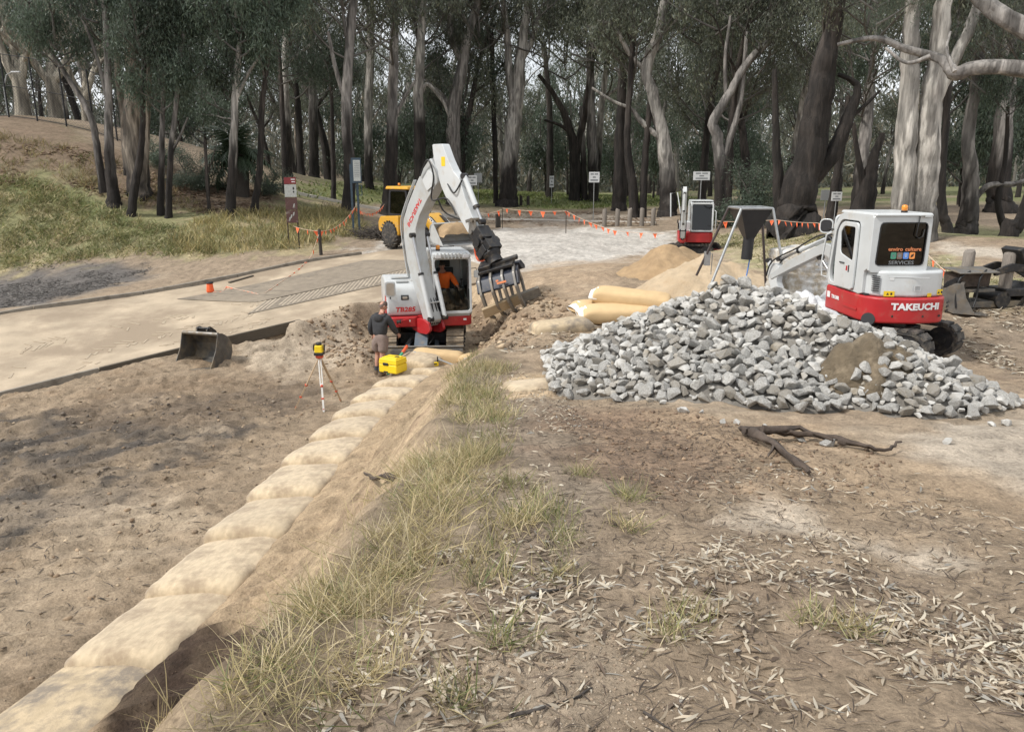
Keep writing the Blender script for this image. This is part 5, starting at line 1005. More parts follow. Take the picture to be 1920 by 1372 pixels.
for s in (-1, 1): q.prism([(2.0, .36), (2.85, .31), (2.24, 1.16), (2.04, 1.06), (1.94, .62)], s * 1.0, s * .97)
bkt = q.build('loader_bucket', 'grey_paint', ldr, .008, M=ML)
q = MB(); q.tube([(-.3, .2, 1.3), (-.3, .2, 2.0), (-.28, .25, 2.05)], .03, 8); q.tube([(.5, .35, 1.4), (.5, .35, 1.75), (.5, .6, 1.75), (.5, .65, 1.4)], .018, 8); q.build('exhaust', 'black_steel', ldr, M=ML)
c_ = ldr.location; ct = (T(c_) @ ML) @ Vector((0, 2.3, 1.0)); ax_ = (ML.to_3x3() @ Vector((1, 0, 0)))
sm = MB(); n_ = 20; vs = []
for i in range(n_ + 1):
    for j in range(n_ + 1):
        x_ = -.96 + 1.92 * i / n_; y_ = -.26 + .82 * j / n_; e_ = 1 - max(abs(x_) / .98, abs((y_ - .12) / .48)) ** 2; vs.append((x_, y_, -.42 + .62 * max(e_, 0) ** .6 * (1 - .35 * max(0, y_)) + .05 * float(fbm(np.array([x_ * 4]), np.array([y_ * 4]), 3)[0])))
sm.add(vs, [(i * (n_ + 1) + j, (i + 1) * (n_ + 1) + j, (i + 1) * (n_ + 1) + j + 1, i * (n_ + 1) + j + 1) for i in range(n_) for j in range(n_)], 0, None, True)
tag(sm.build('sand_load', 'sand_brown', None, M=T(ct) @ ML.to_3x3().to_4x4()), 'load of brown sand heaped in the loader bucket', 'sand')
# ================================================================ people (skin-modifier bodies)
def skin_mesh(name, joints, edges, m, sub=2, root='pelvis'):
    names = list(joints); me = bpy.data.meshes.new(name); me.from_pydata([joints[k][0] for k in names], [(names.index(a), names.index(b)) for a, b in edges], [])
    ob = bpy.data.objects.new(name, me); COL.objects.link(ob); md = ob.modifiers.new('skin', 'SKIN'); md.use_smooth_shade = True; md.branch_smoothing = .4
    for i, k in enumerate(names):
        r_ = joints[k][1]; r_ = r_ if hasattr(r_, '__len__') else (r_, r_); me.skin_vertices[0].data[i].radius = r_; me.skin_vertices[0].data[i].use_root = (k == root)
    sb = ob.modifiers.new('sub', 'SUBSURF'); sb.levels = sub; sb.render_levels = sub
    bpy.context.view_layer.update(); dg = bpy.context.evaluated_depsgraph_get(); r_ = bpy.data.meshes.new_from_object(ob.evaluated_get(dg)); bpy.data.objects.remove(ob); r_.name = name
    r_.materials.clear(); r_.materials.append(MAT[m])
    r_.polygons.foreach_set('use_smooth', np.ones(len(r_.polygons), bool)); return r_
def chain(*k): return list(zip(k[:-1], k[1:]))
def head(parent, M, hairm, scalp=True):
    """face toward +y, origin at the chin-to-crown middle"""
    q = MB(); n, k = 18, 14; vs = []
    for i in range(k + 1):
        a = math.pi * i / k; z = math.cos(a) * .118; rr = math.sin(a) ** .8
        for j in range(n):
            t = 2 * math.pi * j / n; x = rr * .077 * math.cos(t); y = rr * .097 * math.sin(t)
            if z < -.03 and y < 0: y *= .72
            if z < -.05: x *= .84
            if y > 0 and abs(x) < .02: y += .006 + (.016 if -.035 < z < .0 else 0)
            vs.append((x, y, z))
    q.add(vs, [(i * n + j, (i + 1) * n + j, (i + 1) * n + (j + 1) % n, i * n + (j + 1) % n) for i in range(k) for j in range(n)], 0, None, True)
    q.prism([(.09, .015), (.125, -.02), (.095, -.03)], -.012, .012)
    for s in (-1, 1): q.ball((s * .078, -.005, -.005), (.012, .024, .034), 8, 6); q.ball((s * .03, .085, .015), (.014, .008, .008), 8, 6, 1)
    q.box((0, .089, -.058), (.045, .01, .008), None, 2); h = q.build('head', ['skin', 'black_print', 'red_print'], parent, M=M)
    q = MB(); vs = []
    for i in range(7):
        a = math.pi * .5 * i / 6
        for j in range(n): t = 2 * math.pi * j / n; f_ = 1.0 + .05; y0 = math.sin(a) * .099 * math.sin(t); zz = math.cos(a) * .12; zz -= (.06 if y0 < 0 else -.03) * math.sin(a) * abs(math.sin(t)); vs.append((math.sin(a) ** .75 * .0795 * f_ * math.cos(t), math.sin(a) ** .75 * .1 * f_ * math.sin(t) - .004, zz + .005))
    q.add(vs, [(i * n + j, (i + 1) * n + j, (i + 1) * n + (j + 1) % n, i * n + (j + 1) % n) for i in range(6) for j in range(n)], 0, None, True); q.build('hair', hairm, h); return h
def hand(parent, M, m='skin'):
    q = MB(); q.box((0, 0, -.045), (.03, .08, .09), None, 0, 1, .9)
    for k, (y_, l_) in enumerate(((-.03, .07), (-.01, .08), (.01, .078), (.03, .062))): q.tube([(0, y_, -.085), (.008, y_, -.085 - l_ * .5), (.028, y_, -.085 - l_)], [.0095, .009, .007], 8)
    q.tube([(.0, .04, -.03), (.015, .062, -.06), (.03, .065, -.085)], [.012, .011, .008], 8); return q.build('hand', m, parent, .006, M=M)
# the man in the hoodie: seen from behind, facing the digger and looking right
pm = G(715, 703); man = empty('person', loc=(pm.x, pm.y, H(pm.x, pm.y)), rz=R(-22)); tag(man, 'person in dark hooded top and pinkish shorts beside the large excavator', 'person')
J = dict(pelvis=((0, 0, .95), (.15, .12)), waist=((0, .03, 1.1), (.155, .125)), chest=((0, .09, 1.32), (.175, .13)), neckb=((0, .13, 1.48), (.085, .08)), neck=((0, .165, 1.545), (.062, .066)), headb=((0, .19, 1.6), (.06, .065)),
         sl=((-.19, .1, 1.42), .075), el=((-.29, .07, 1.14), .05), wl=((-.30, .16, .92), .034), sr=((.19, .11, 1.42), .075), er=((.27, .17, 1.16), .05), wr=((.29, .36, .97), .034),
         hl=((-.1, .01, .88), .105), kl=((-.12, .08, .5), .068), cl=((-.12, .03, .33), .062), al=((-.12, .0, .1), .042), tl=((-.13, .13, .04), .038), hr=((.1, .0, .88), .105), kr=((.08, -.04, .5), .068), cr=((.08, -.1, .33), .062), ar=((.07, -.14, .1), .042), tr=((.08, -.0, .04), .038))
E_ = chain('pelvis', 'waist', 'chest', 'neckb', 'neck', 'headb') + chain('chest', 'sl', 'el', 'wl') + chain('chest', 'sr', 'er', 'wr') + chain('pelvis', 'hl', 'kl', 'cl', 'al', 'tl') + chain('pelvis', 'hr', 'kr', 'cr', 'ar', 'tr')
link('body', skin_mesh('body', J, E_, 'skin'), man); head(man, T((0, .215, 1.665)) @ RZ(R(-35)) @ RX(R(-16)), 'stubble_head')
hj = dict(pelvis=((0, .0, .93), (.205, .165)), waist=((0, .03, 1.1), (.215, .175)), chest=((0, .085, 1.32), (.23, .175)), neckb=((0, .115, 1.49), (.125, .115)), sl=((-.20, .1, 1.42), .105), el=((-.30, .065, 1.14), .082), wl=((-.305, .15, .945), .058), sr=((.20, .11, 1.42), .105), er=((.28, .17, 1.16), .082), wr=((.29, .335, .985), .058))
link('hooded_top', skin_mesh('hooded_top', hj, chain('pelvis', 'waist', 'chest', 'neckb') + chain('chest', 'sl', 'el', 'wl') + chain('chest', 'sr', 'er', 'wr'), 'hoodie'), man)
q = MB(); q.tube([(.13 * math.cos(t) * 1.05, .06 + .09 * math.sin(t) + .02, 1.50 - .05 * (math.sin(t) < 0) * -math.sin(t) - .02) for t in np.linspace(0, 2 * math.pi, 17)], .04, 8); q.ball((0, -.045, 1.42), (.13, .055, .10), 14, 10); q.build('hood', 'hoodie', man)
sj = dict(waist=((0, .02, 1.08), (.2, .165)), pelvis=((0, .0, .96), (.205, .17)), hl=((-.105, .015, .84), .15), ml=((-.125, .05, .68), .135), kl=((-.13, .07, .55), .118), hr=((.105, .0, .84), .15), mr=((.095, -.02, .68), .135), kr=((.085, -.035, .55), .118)); link('shorts', skin_mesh('shorts', sj, chain('waist', 'pelvis') + chain('pelvis', 'hl', 'ml', 'kl') + chain('pelvis', 'hr', 'mr', 'kr'), 'shorts'), man)
for a, t in (((-.12, .0), 'al'), ((.07, -.14), 'ar')):
    q = MB(); q.tube([(a[0], a[1], .22), (a[0], a[1], .12)], [.058, .062], 12); q.build('sock', 'sock', man); q = MB(); q.tube([(a[0], a[1] - .05, .05), (a[0], a[1] + .05, .055), (a[0], a[1] + .15, .045), (a[0], a[1] + .2, .035)], [.052, .058, .05, .03], 12); q.tube([(a[0], a[1] - .005, .04), (a[0], a[1] - .005, .15)], [.058, .055], 12); q.build('boot', 'boot', man)
hand(man, T((-.305, .17, .915)) @ RX(R(20)) @ RZ(0)); hand(man, T((.292, .375, .955)) @ RX(R(60)) @ RZ(math.pi))
# the operator: seated in the cab, leaning out to the right of the seat
opm = Matrix.Translation((BX, BY, BZ)) @ MBD @ T((-.52, .20, 1.50)); op = empty('person', M=opm); tag(op, 'person in orange high visibility shirt seated in the large excavator cab', 'person')
J = dict(pelvis=((0, -.05, .12), (.15, .12)), waist=((0, -.04, .28), (.15, .12)), chest=((.02, .04, .5), (.175, .13)), neckb=((.04, .08, .66), (.08, .08)), neck=((.05, .1, .73), (.06, .062)), headb=((.06, .12, .79), (.058, .06)),
         sl=((-.17, .05, .6), .07), el=((-.3, .16, .36), .048), wl=((-.33, .4, .3), .034), sr=((.2, .07, .6), .07), er=((.34, .18, .38), .048), wr=((.33, .42, .32), .034), hl=((-.1, .02, .1), .1), kl=((-.15, .45, .12), .07), al=((-.15, .52, -.26), .045), hr=((.1, .02, .1), .1), kr=((.15, .45, .12), .07), ar=((.15, .52, -.26), .045))
E_ = chain('pelvis', 'waist', 'chest', 'neckb', 'neck', 'headb') + chain('chest', 'sl', 'el', 'wl') + chain('chest', 'sr', 'er', 'wr') + chain('pelvis', 'hl', 'kl', 'al') + chain('pelvis', 'hr', 'kr', 'ar')
link('body', skin_mesh('body', J, E_, 'skin'), op); head(op, T((.065, .15, .86)) @ RX(R(-12)) @ RZ(R(10)), 'hair')
hj = dict(pelvis=((0, -.05, .16), (.185, .15)), waist=((0, -.04, .3), (.19, .155)), chest=((.02, .04, .5), (.215, .165)), neckb=((.035, .07, .66), (.11, .1)), sl=((-.18, .05, .6), .1), el=((-.3, .15, .38), .078), wl=((-.325, .32, .32), .055), sr=((.21, .07, .6), .1), er=((.34, .17, .4), .078), wr=((.335, .34, .335), .055))
link('shirt', skin_mesh('shirt', hj, chain('pelvis', 'waist', 'chest', 'neckb') + chain('chest', 'sl', 'el', 'wl') + chain('chest', 'sr', 'er', 'wr'), 'hivis'), op)
tj = dict(pelvis=((0, -.05, .1), (.18, .15)), hl=((-.1, .05, .1), .12), kl=((-.15, .45, .12), .09), al=((-.15, .52, -.2), .07), hr=((.1, .05, .1), .12), kr=((.15, .45, .12), .09), ar=((.15, .52, -.2), .07)); link('trousers', skin_mesh('trousers', tj, chain('pelvis', 'hl', 'kl', 'al') + chain('pelvis', 'hr', 'kr', 'ar'), 'navy_cloth'), op)
hand(op, T((-.33, .42, .3)) @ RX(R(70))); hand(op, T((.33, .44, .32)) @ RX(R(70)) @ RZ(math.pi))
for s in (-1, 1): q = MB(); q.tube([(s * .15, .47, -.3), (s * .15, .6, -.3), (s * .15, .7, -.31)], [.055, .055, .035], 10); q.build('boot', 'boot', op)
# ================================================================ loose digging buckets
def bucket(name, label, M, W_, S, mats=('bucket_steel', 'worn_steel')):
    r = empty(name, M=M); tag(r, label, 'bucket'); th = .02
    out_ = [(-.02, .0), (.62, .02), (.86, .12), (1.0, .34), (.98, .58), (.84, .78), (.62, .90), (.46, .93)]; out_ = [(a * S, b * S) for a, b in out_]; inn = inset(out_, .022)
    q = MB(); n = len(out_)
    for i in range(n - 1): q.prism([out_[i], out_[i + 1], inn[i + 1] if i < n - 2 else (out_[n - 1][0], out_[n - 1][1] - .022), inn[i] if i else (out_[0][0], out_[0][1] + .02)], -W_ / 2, W_ / 2, None, 0)
    q.build('shell', mats[0], r)
    sidep = rpoly([(0, .0), (.62 * S, .0), (.88 * S, .11 * S), (1.02 * S, .34 * S), (1.0 * S, .6 * S), (.86 * S, .8 * S), (.62 * S, .93 * S), (.42 * S, .95 * S), (.40 * S, .86 * S), (.30 * S, .5 * S)], .05 * S, 3)
    for s in (-1, 1): q = MB(); q.prism(sidep, s * W_ / 2, s * (W_ / 2 + th)); q.build('side_plate', mats[0], r, .004)
    q = MB(); q.box((0, -.06 * S, .012), (W_ + .04, .16 * S, .025)); q.build('cutting_edge', mats[1], r, .004)
    q = MB(); q.cyl((-W_ / 2, .46 * S, .92 * S), (W_ / 2, .46 * S, .92 * S), .055 * S, n=14); q.build('top_tube', mats[1], r)
    q = MB()
    for s in (-1, 1): q.prism(rpoly([(.5 * S, .9 * S), (.55 * S, 1.08 * S), (.66 * S, 1.1 * S), (.9 * S, .95 * S), (.98 * S, .75 * S), (.84 * S, .78 * S), (.62 * S, .9 * S)], .04 * S, 3), s * .14, s * .17)
    q.cyl((-.2, .60 * S, 1.04 * S), (.2, .60 * S, 1.04 * S), .035, n=12); q.cyl((-.2, .9 * S, .84 * S), (.2, .9 * S, .84 * S), .035, n=12); q.build('hitch_ears', 'black_steel', r, .006); return r
b0 = G(330, 690); b1 = G(378, 699); bd = b1 - b0; bd.z = 0; bd = Vector((.96, -.28, 0)).normalized(); bc = G(352, 694) 
bucket('digger_bucket', 'wide dark steel digging bucket lying open on the mud by the ramp edging', frame(bc + Vector((0, 0, .0)) , x=bd, z=(.05, .03, 1)) @ T((.0, .15, .0)), 1.05, .92)
sb = G(1830, 588); sb_ = bucket('digger_bucket', 'small worn steel bucket with teeth beside the black attachment', frame(sb, x=(.55, .83, 0), z=(0, 0, 1)), .42, .62, ('worn_steel', 'worn_steel'))
for k in range(4): q = MB(); q.prism([(-.2, .0), (-.05, .0), (-.05, .05)], -.02 + (k - 1.5) * .12, .02 + (k - 1.5) * .12); q.build('tooth', 'worn_steel', sb_)
# black attachment on the ground at the right
at_ = G(1868, 588); at = empty('digger_attachment', loc=(at_.x, at_.y + .5, H(at_.x, at_.y + .5)), rz=R(10)); tag(at, 'black steel excavator attachment with rusty box lying by timber posts', 'attachment')
q = MB(); q.prism([(-.18, .42), (.2, .42), (.22, .68), (-.2, .72)], -.75, -.05); q.build('box', 'root_bark', at, .01); q = MB(); q.box((-.42, 0, .74), (.86, .5, .025), RX(.12)); q.build('cover_plate', 'worn_steel', at, .008)
q = MB()
for s in (-.2, .2): q.prism(rpoly([(0, .74), (.35, .86), (.8, .82), (1.15, .6), (1.1, .5), (.75, .68), (.35, .7), (0, .62)], .04), s - .03, s + .03, RZ(-math.pi / 2))
q.box((.75, 0, .3), (1.0, .6, .14)); q.box((.5, 0, .48), (.12, .5, .5), RY(.6)); q.box((1.0, 0, .5), (.12, .5, .5), RY(-.5)); q.cyl((.95, -.3, .24), (.95, .3, .24), .22, n=20); q.cyl((.2, -.3, .16), (.2, .3, .16), .16, n=20); q.cyl((.7, -.28, .72), (.7, .28, .72), .06, n=12); q.build('arm_frame', 'black_steel', at, .012)
q = MB(); q.box((-.42, 0, .36), (.82, .6, .06)); q.box((.3, 0, .08), (1.9, .5, .12)); q.build('skid', 'bucket_steel', at, .01)
hoses(at, [[(-.6, -.28, .74), (-.82, -.3, .6), (-.86, -.3, .3), (-.85, -.34, .05)], [(-.25, -.28, .76), (-.4, -.32, .6), (-.42, -.32, .25), (-.5, -.36, .05)]], .018)
# ================================================================ laser level, tripod, case, tools
tp_ = [G(553, 768), G(607, 772), G(640, 753)]; tc_ = (tp_[0] + tp_[1] + tp_[2]) / 3; tri = empty('tripod', loc=tuple(tc_)); tag(tri, 'red and white surveying tripod standing on the muddy floor', 'tripod'); top = PT(599, 668, Y=tc_.y) - tc_
for i, f_ in enumerate(tp_):
    f_ = f_ - tc_; lg = MB(); a = top + (f_ - top).normalized() * .04; mid = a.lerp(f_, .52); sd_ = (f_ - a).cross(Vector((0, 0, 1))).normalized() * .022
    mt = ['tripod_wood', 'tripod_white', 'tripod_wood'][i]
    lg.tube([a + sd_, mid + sd_], .013, 8); lg.tube([a - sd_, mid - sd_], .013, 8); lg.bar(a.lerp(mid, .9), f_, .036, .026); lo_ = lg.build('leg', mt, tri)
    cl = MB(); cl.ball(mid, .034, 8, 6); cl.tube([f_.lerp(mid, .12), f_], [.02, .008], 8); cl.box(tuple(a.lerp(f_, .75)), (.05, .05, .03)); cl.build('leg_clamp', 'tripod_red', lo_)
q = MB(); q.lathe([(.075, -.03), (.085, 0), (.085, .025), (.06, .03)], 16, 0, T(top)); q.build('tripod_head', 'tripod_red', tri)
lz = empty('laser_level', loc=tuple(tc_ + top + Vector((0, 0, .032)))); tag(lz, 'yellow and black rotating laser level on the tripod', 'laser level')
q = MB(); q.box((0, 0, .13), (.17, .17, .16), None, 0, .92, .92); q.build('body', 'case_yellow', lz, .025, 3); q = MB(); q.box((0, 0, .03), (.19, .19, .06)); q.box((.11, 0, .15), (.02, .06, .13)); q.box((-.11, 0, .15), (.02, .06, .13)); q.build('guard', 'black_plastic', lz, .02, 3); q = MB(); q.lathe([(.05, .21), (.06, .22), (.06, .26), (.04, .27)], 14); q.build('turret', 'black_plastic', lz)
cs = Vector((-2.45, 17.0, 0)); cp_ = PT(738, 711, Y=17.05); cp_.z = max(H(cp_.x, cp_.y) - .01, .40); cse = empty('equipment_case', loc=tuple(cp_), rz=R(-28)); tag(cse, 'bright yellow plastic equipment case standing on the sandbags', 'case')
q = MB(); q.box((0, 0, .1), (.5, .42, .2), None, 0, 1, 1); q.build('case_base', 'case_yellow', cse, .03, 3); q = MB(); q.box((0, 0, .265), (.5, .42, .12), None, 0, .95, .94); q.box((0, 0, .335), (.4, .3, .03)); q.build('case_lid', 'case_yellow', cse, .03, 3)
q = MB(); q.box((-.05, -.215, .21), (.14, .03, .06)); q.build('handle', 'black_plastic', cse, .01); q = MB(); q.box((-.05, -.212, .03), (.12, .02, .03)); q.box((.12, 0, .355), (.1, .06, .02)); q.build('latch', 'black_plastic', cse, .006)
a = PT(735, 690, Y=17.2); b = PT(763, 649, Y=18.0); sv = empty('shovel', loc=tuple(a)); tag(sv, 'shovel with green shaft and orange grip leaning on the sandbags', 'shovel'); d = b - a; q = MB(); q.tube([-d * .25, d * .68], .034, 12); q.build('shaft', 'green_fibreglass', sv); q = MB(); q.tube([d * .68, d * 1.0], [.038, .036], 12); q.build('grip', 'orange_hose', sv)
a = PT(776, 661, Y=18.0); b = PT(852, 687, Y=17.3); sf = empty('measuring_staff', loc=tuple(a)); tag(sf, 'grey aluminium measuring staff lying across the sandbags', 'staff'); q = MB(); q.bar((0, 0, .02), (b - a) * .55 + Vector((0, 0, .02)), .05, .03); q.build('section', 'galvanised', sf, .004); q = MB(); q.bar((b - a) * .5 + Vector((0, 0, .05)), (b - a) + Vector((0, 0, .03)), .042, .025); q.build('section', 'sign_grey', sf, .004)
p = PT(816, 687, Y=17.4); rc = empty('laser_receiver', loc=tuple(p), rz=.3); tag(rc, 'small yellow laser receiver with black clamp on the sandbag', 'receiver'); q = MB(); q.box((0, 0, .06), (.16, .05, .09)); q.build('body', 'case_yellow', rc, .012); q = MB(); q.box((0, -.028, .065), (.08, .006, .03)); q.build('display', 'black_print', rc); q = MB(); q.box((.06, 0, .16), (.03, .03, .14)); q.box((-.1, 0, .05), (.04, .06, .1)); q.build('clamp', 'black_plastic', rc, .006)
p = PT(880, 681, Y=17.6); q = MB(); q.add([(-.14, 0, .12), (-.02, -.03, .02), (.1, .0, .0), (.16, .02, .1), (.1, .03, .12), (-.05, .02, .14)], [(0, 1, 4, 5), (1, 2, 3, 4)]); o = q.build('plastic_tag', 'white_cloth', None, M=T(p)); o.modifiers.new('s', 'SOLIDIFY').thickness = .006; tag(o, 'white plastic label flapping loose at the sandbag end', 'label')
p = G(697, 668); q = MB(); q.ball((0, 0, .05), (.11, .09, .07), 12, 8); tag(q.build('stone', 'rock', None, M=T(G(692, 690) + Vector((.45, .1, 0)))), 'single pale stone by the boots of the man in the hood', 'stone')
# orange reel and its tape on the ramp
p = G(395, 552); p.z = ramp_z(p.x, p.y) + .01; rl = empty('cord_reel', loc=tuple(p)); tag(rl, 'bright orange reel with black cap standing on the ramp', 'reel'); q = MB(); q.lathe([(.12, 0), (.13, .04), (.105, .26), (.10, .3)], 18); q.build('drum', 'orange_plastic', rl); q = MB(); q.lathe([(.12, .3), (.13, .31), (.13, .35), (.11, .36)], 18); q.build('cap', 'black_plastic', rl)
# ================================================================ funnel stand
hz_ = H(5.0, 15.8); hp_ = empty('funnel_stand', loc=(4.9, 15.8, hz_)); tag(hp_, 'steel four-legged sandbag filling funnel on the pale sand heap', 'funnel stand'); h0 = Vector(hp_.location)
tops = [PT(1390, 391, Y=15.45) - h0, PT(1449, 393, Y=15.55) - h0, PT(1428, 388, Y=16.3) - h0, PT(1367, 387, Y=16.2) - h0]
zt = sum(t.z for t in tops) / 4
for t in tops: t.z = zt
feet = [PT(1315, 566, Y=15.2) - h0, PT(1481, 566, Y=15.3) - h0, PT(1438, 545, Y=16.9) - h0, PT(1306, 516, Y=17.0) - h0]
for i, (t, f_) in enumerate(zip(tops, feet)):
    fz = Hv([f_.x + h0.x], [f_.y + h0.y])[0] - h0.z; f_.z = fz if i != 3 else f_.z
    q = MB(); q.tube([t, f_], .028, 12); q.build('leg', 'galvanised' if i < 2 else 'dark_pipe', hp_)
for i in range(4): q = MB(); q.tube([tops[i], tops[(i + 1) % 4]], .024, 10); q.build('top_rail', 'galvanised', hp_)
q = MB(); cc = sum(tops, Vector()) / 4; bot = cc - Vector((0, 0, .62)); lo4 = [bot + (t - cc) * .22 for t in tops]; q.add(tops + lo4, [(i, (i + 1) % 4, (i + 1) % 4 + 4, i + 4) for i in range(4)]); fo_ = q.build('hopper', 'black_plastic', hp_); fo_.modifiers.new('s', 'SOLIDIFY').thickness = .012
q = MB(); q.tube([bot + Vector((0, 0, .03)), bot - Vector((.02, 0, .42))], .11, 20); q.build('spout', 'black_plastic', hp_)
hoses(hp_, [[bot - Vector((-.05, 0, .4)), bot - Vector((0, 0, .8)), bot - Vector((.1, 0, 1.1)), bot - Vector((.12, .05, 1.45))]], .014, 'cord', 'blue_print')
q = MB(); m_ = tops[3].lerp(feet[3], .74); q.box(tuple(m_ + Vector((.05, -.02, 0))), (.12, .12, .3)); q.tube([m_ + Vector((.1, -.02, .1)), m_ + Vector((.16, -.03, .1)), m_ + Vector((.15, -.03, -.35))], .01, 8); q.build('lever_box', 'galvanised', hp_, .008)
# ================================================================ wrapped pallet
pl_ = Vector((5.92, 15.7, H(5.9, 15.7))); pal = empty('pallet', loc=tuple(pl_), rz=R(12)); tag(pal, 'timber pallet under the shrink-wrapped bags', 'pallet'); 
for y_ in (-.5, -.25, 0, .25, .5): q = MB(); q.box((0, y_, .13), (1.15, .1, .022)); q.build('deck_board', 'timber_dark', pal)
for x_ in (-.52, 0, .52): q = MB(); q.box((x_, 0, .06), (.1, 1.1, .115)); q.build('bearer', 'timber_dark', pal)
wr = empty('bagged_stack', loc=tuple(pl_ + Vector((0, 0, .145))), rz=R(12)); tag(wr, 'rounded stack of pale bags shrink-wrapped in plastic on a pallet', 'wrapped load')
q = MB(); n, k = 40, 22; vs = []
for i in range(k + 1):
    t = i / k; z = .95 * min(1, t * 1.25); rr = 1 if t < .72 else max(0, 1 - ((t - .72) / .28) ** 2.2)
    z = .93 * (t / .72) if t < .72 else .93 + .07 * math.sin((t - .72) / .28 * math.pi / 2)
    for j in range(n):
        a = 2 * math.pi * j / n; ca, sa = math.cos(a), math.sin(a); x = math.copysign(abs(ca) ** .5, ca) * .58; y = math.copysign(abs(sa) ** .5, sa) * .55; lay_ = 1 + .035 * math.sin(z * 2 * math.pi / .155) * (t < .75)
        nn = float(fbm(np.array([x * 4 + z * 2]), np.array([y * 4 + z * 5.]), 3)[0]); vs.append((x * rr * lay_ * (1 + .07 * nn), y * rr * lay_ * (1 + .07 * nn), z + .05 * nn))
q.add(vs, [(i * n + j, i * n + (j + 1) % n, (i + 1) * n + (j + 1) % n, (i + 1) * n + j) for i in range(k) for j in range(n)], 0, None, True); q.build('wrapped_bags', 'plastic_wrap', wr)
q = MB(); q.box((.1, -.585, .62), (.3, .012, .16), RX(-.08)); lb = q.build('paper_label', 'sign_white', wr); q = MB(); [q.box((.02 + .1 * k_, -.594, .62), (.02, .004, .1), RX(-.08)) for k_ in range(3)]; q.build('print', 'grey_print', lb)
def film(label, c, sx, sy, h_, seed):
    q = MB(); n = 22; vs = []
    for i in range(n + 1):
        for j in range(n + 1):
            x = (i / n - .5) * sx; y = (j / n - .5) * sy; e = max(0, 1 - (2 * i / n - 1) ** 2) * max(0, 1 - (2 * j / n - 1) ** 2); z = h_ * e ** .6 * (.7 + 1.1 * float(fbm(np.array([x * 5 + seed]), np.array([y * 5.]), 3)[0])); vs.append((x + .1 * float(vnoise(np.array([y * 7.]), np.array([seed]))[0]), y, max(z, .0)))
    q.add(vs, [(i * (n + 1) + j, (i + 1) * (n + 1) + j, (i + 1) * (n + 1) + j + 1, i * (n + 1) + j + 1) for i in range(n) for j in range(n)], 0, None, True); o = q.build('plastic_sheet', 'plastic_film', None, M=T(c)); tag(o, label, 'plastic sheet'); return o
film('crumpled clear plastic film fallen beside the wrapped pallet', Vector((5.6, 14.5, H(5.6, 14.5) + .1)), 1.1, .7, .38, 3); film('crumpled white plastic film under the excavator boom', Vector((6.6, 15.1, H(6.6, 15.1) + .08)), 1.2, .8, .36, 9)
# ================================================================ posts, pickets, signs
def post(px, py, h_, r_, m, label, Y=None, square=False, group=None, p=None):
    p = p or (G(px, py) if Y is None else Vector((PT(px, py, Y=Y).x, Y, 0))); p.z = H(p.x, p.y); q = MB()
    if square: q.box((0, 0, h_ / 2 - .1), (r_ * 2, r_ * 2, h_ + .2), None, 0, .96, .96)
    else: q.tube([(0, 0, -.2), (0, 0, h_ * .5), (0, 0, h_ - .03), (.01, .01, h_)], [r_ * 1.04, r_, r_ * .97, r_ * .86], 14)
    o = q.build('timber_post' if m.startswith('post') else 'steel_picket', m, None, .008 if square else 0, M=T(p) @ RZ(px * .7) @ RY(.02 * math.sin(px))); tag(o, label, 'post', group); return p
post(1808, 530, 1.02, .11, 'post_grey', 'thick weathered timber post beside the black attachment, nearer the excavator cab', 15.3); post(1885, 530, 1.0, .115, 'post_grey', 'thick weathered timber post rising behind the black attachment arm', 15.0)
for i, px_ in enumerate((1133, 1157, 1180, 1203, 1224)): post(px_, 425 - i * .5, .95, .13, 'post_grey', 'short weathered timber bollard, ' + ['fifth', 'fourth', 'third', 'second', 'first'][i] + ' from the small parked excavator', None, False, 'bollards along the car park')
for px_, py_ in ((977, 385), (990, 386)): post(px_, py_, .75, .12, 'post_dark', 'short dark bollard standing in the grass by the pale gum', None, False, 'bollards in the grass')
post(901, 437, .0, .1, 'post_dark', 'x') if False else None
p_a = post(934, 427, .75, .12, 'post_dark', 'dark square timber post beside the thin steel picket', None, True)
P_K1 = post(942, 428, 1.12, .02, 'picket', 'thin dark steel picket carrying the bunting beside the dark post'); P_K2 = post(1061, 438, 1.2, .02, 'picket', 'thin leaning steel picket in the middle of the gravel edge bunting')
P_LP = post(602, 478, 1.05, .07, 'post_dark', 'dark round timber post where bunting drops to the ramp')
def sign(label, px, pb, Y, w_, z0, z1, faces, posts, ry=0, mpost='galvanised', cat='sign', pr=.025):
    """faces: list of (z0,z1,material) plates stacked on the board"""
    p = PT(px, pb, Y=Y) if Y else G(px, pb); p.z = H(p.x, p.y); r = empty('sign', loc=tuple(p), rz=ry); tag(r, label, cat)
    for x_ in posts: q = MB(); q.tube([(x_, 0, -.2), (x_, 0, z1 + .02)], pr, 10); q.build('sign_post', mpost, r)
    for (a, b, m) in faces: q = MB(); q.box((0, -pr - .015, (a + b) / 2), (w_, .025, b - a)); q.build('panel', m, r, .004)
    return r, p, pr
def lines(r, w_, rows, y, m, h_=.04, name='lettering'):
    for (x0, x1, z) in rows: q = MB(); q.box(((x0 + x1) / 2, y, z), (x1 - x0, .006, h_)); q.build(name, m, r)
r, P_S1, _ = sign('tall maroon and brown information sign on two posts in dry grass', 552, 466, None, .48, 1.2, 2.95, [(2.68, 2.95, 'sign_maroon'), (2.15, 2.66, 'sign_paper'), (1.62, 2.13, 'sign_brown'), (1.08, 1.60, 'sign_brown')], (-.21, .21), .35, 'picket')
lines(r, .48, [(.04, .2, 2.87), (.06, .2, 2.77)], -.056, 'white_print', .035); 
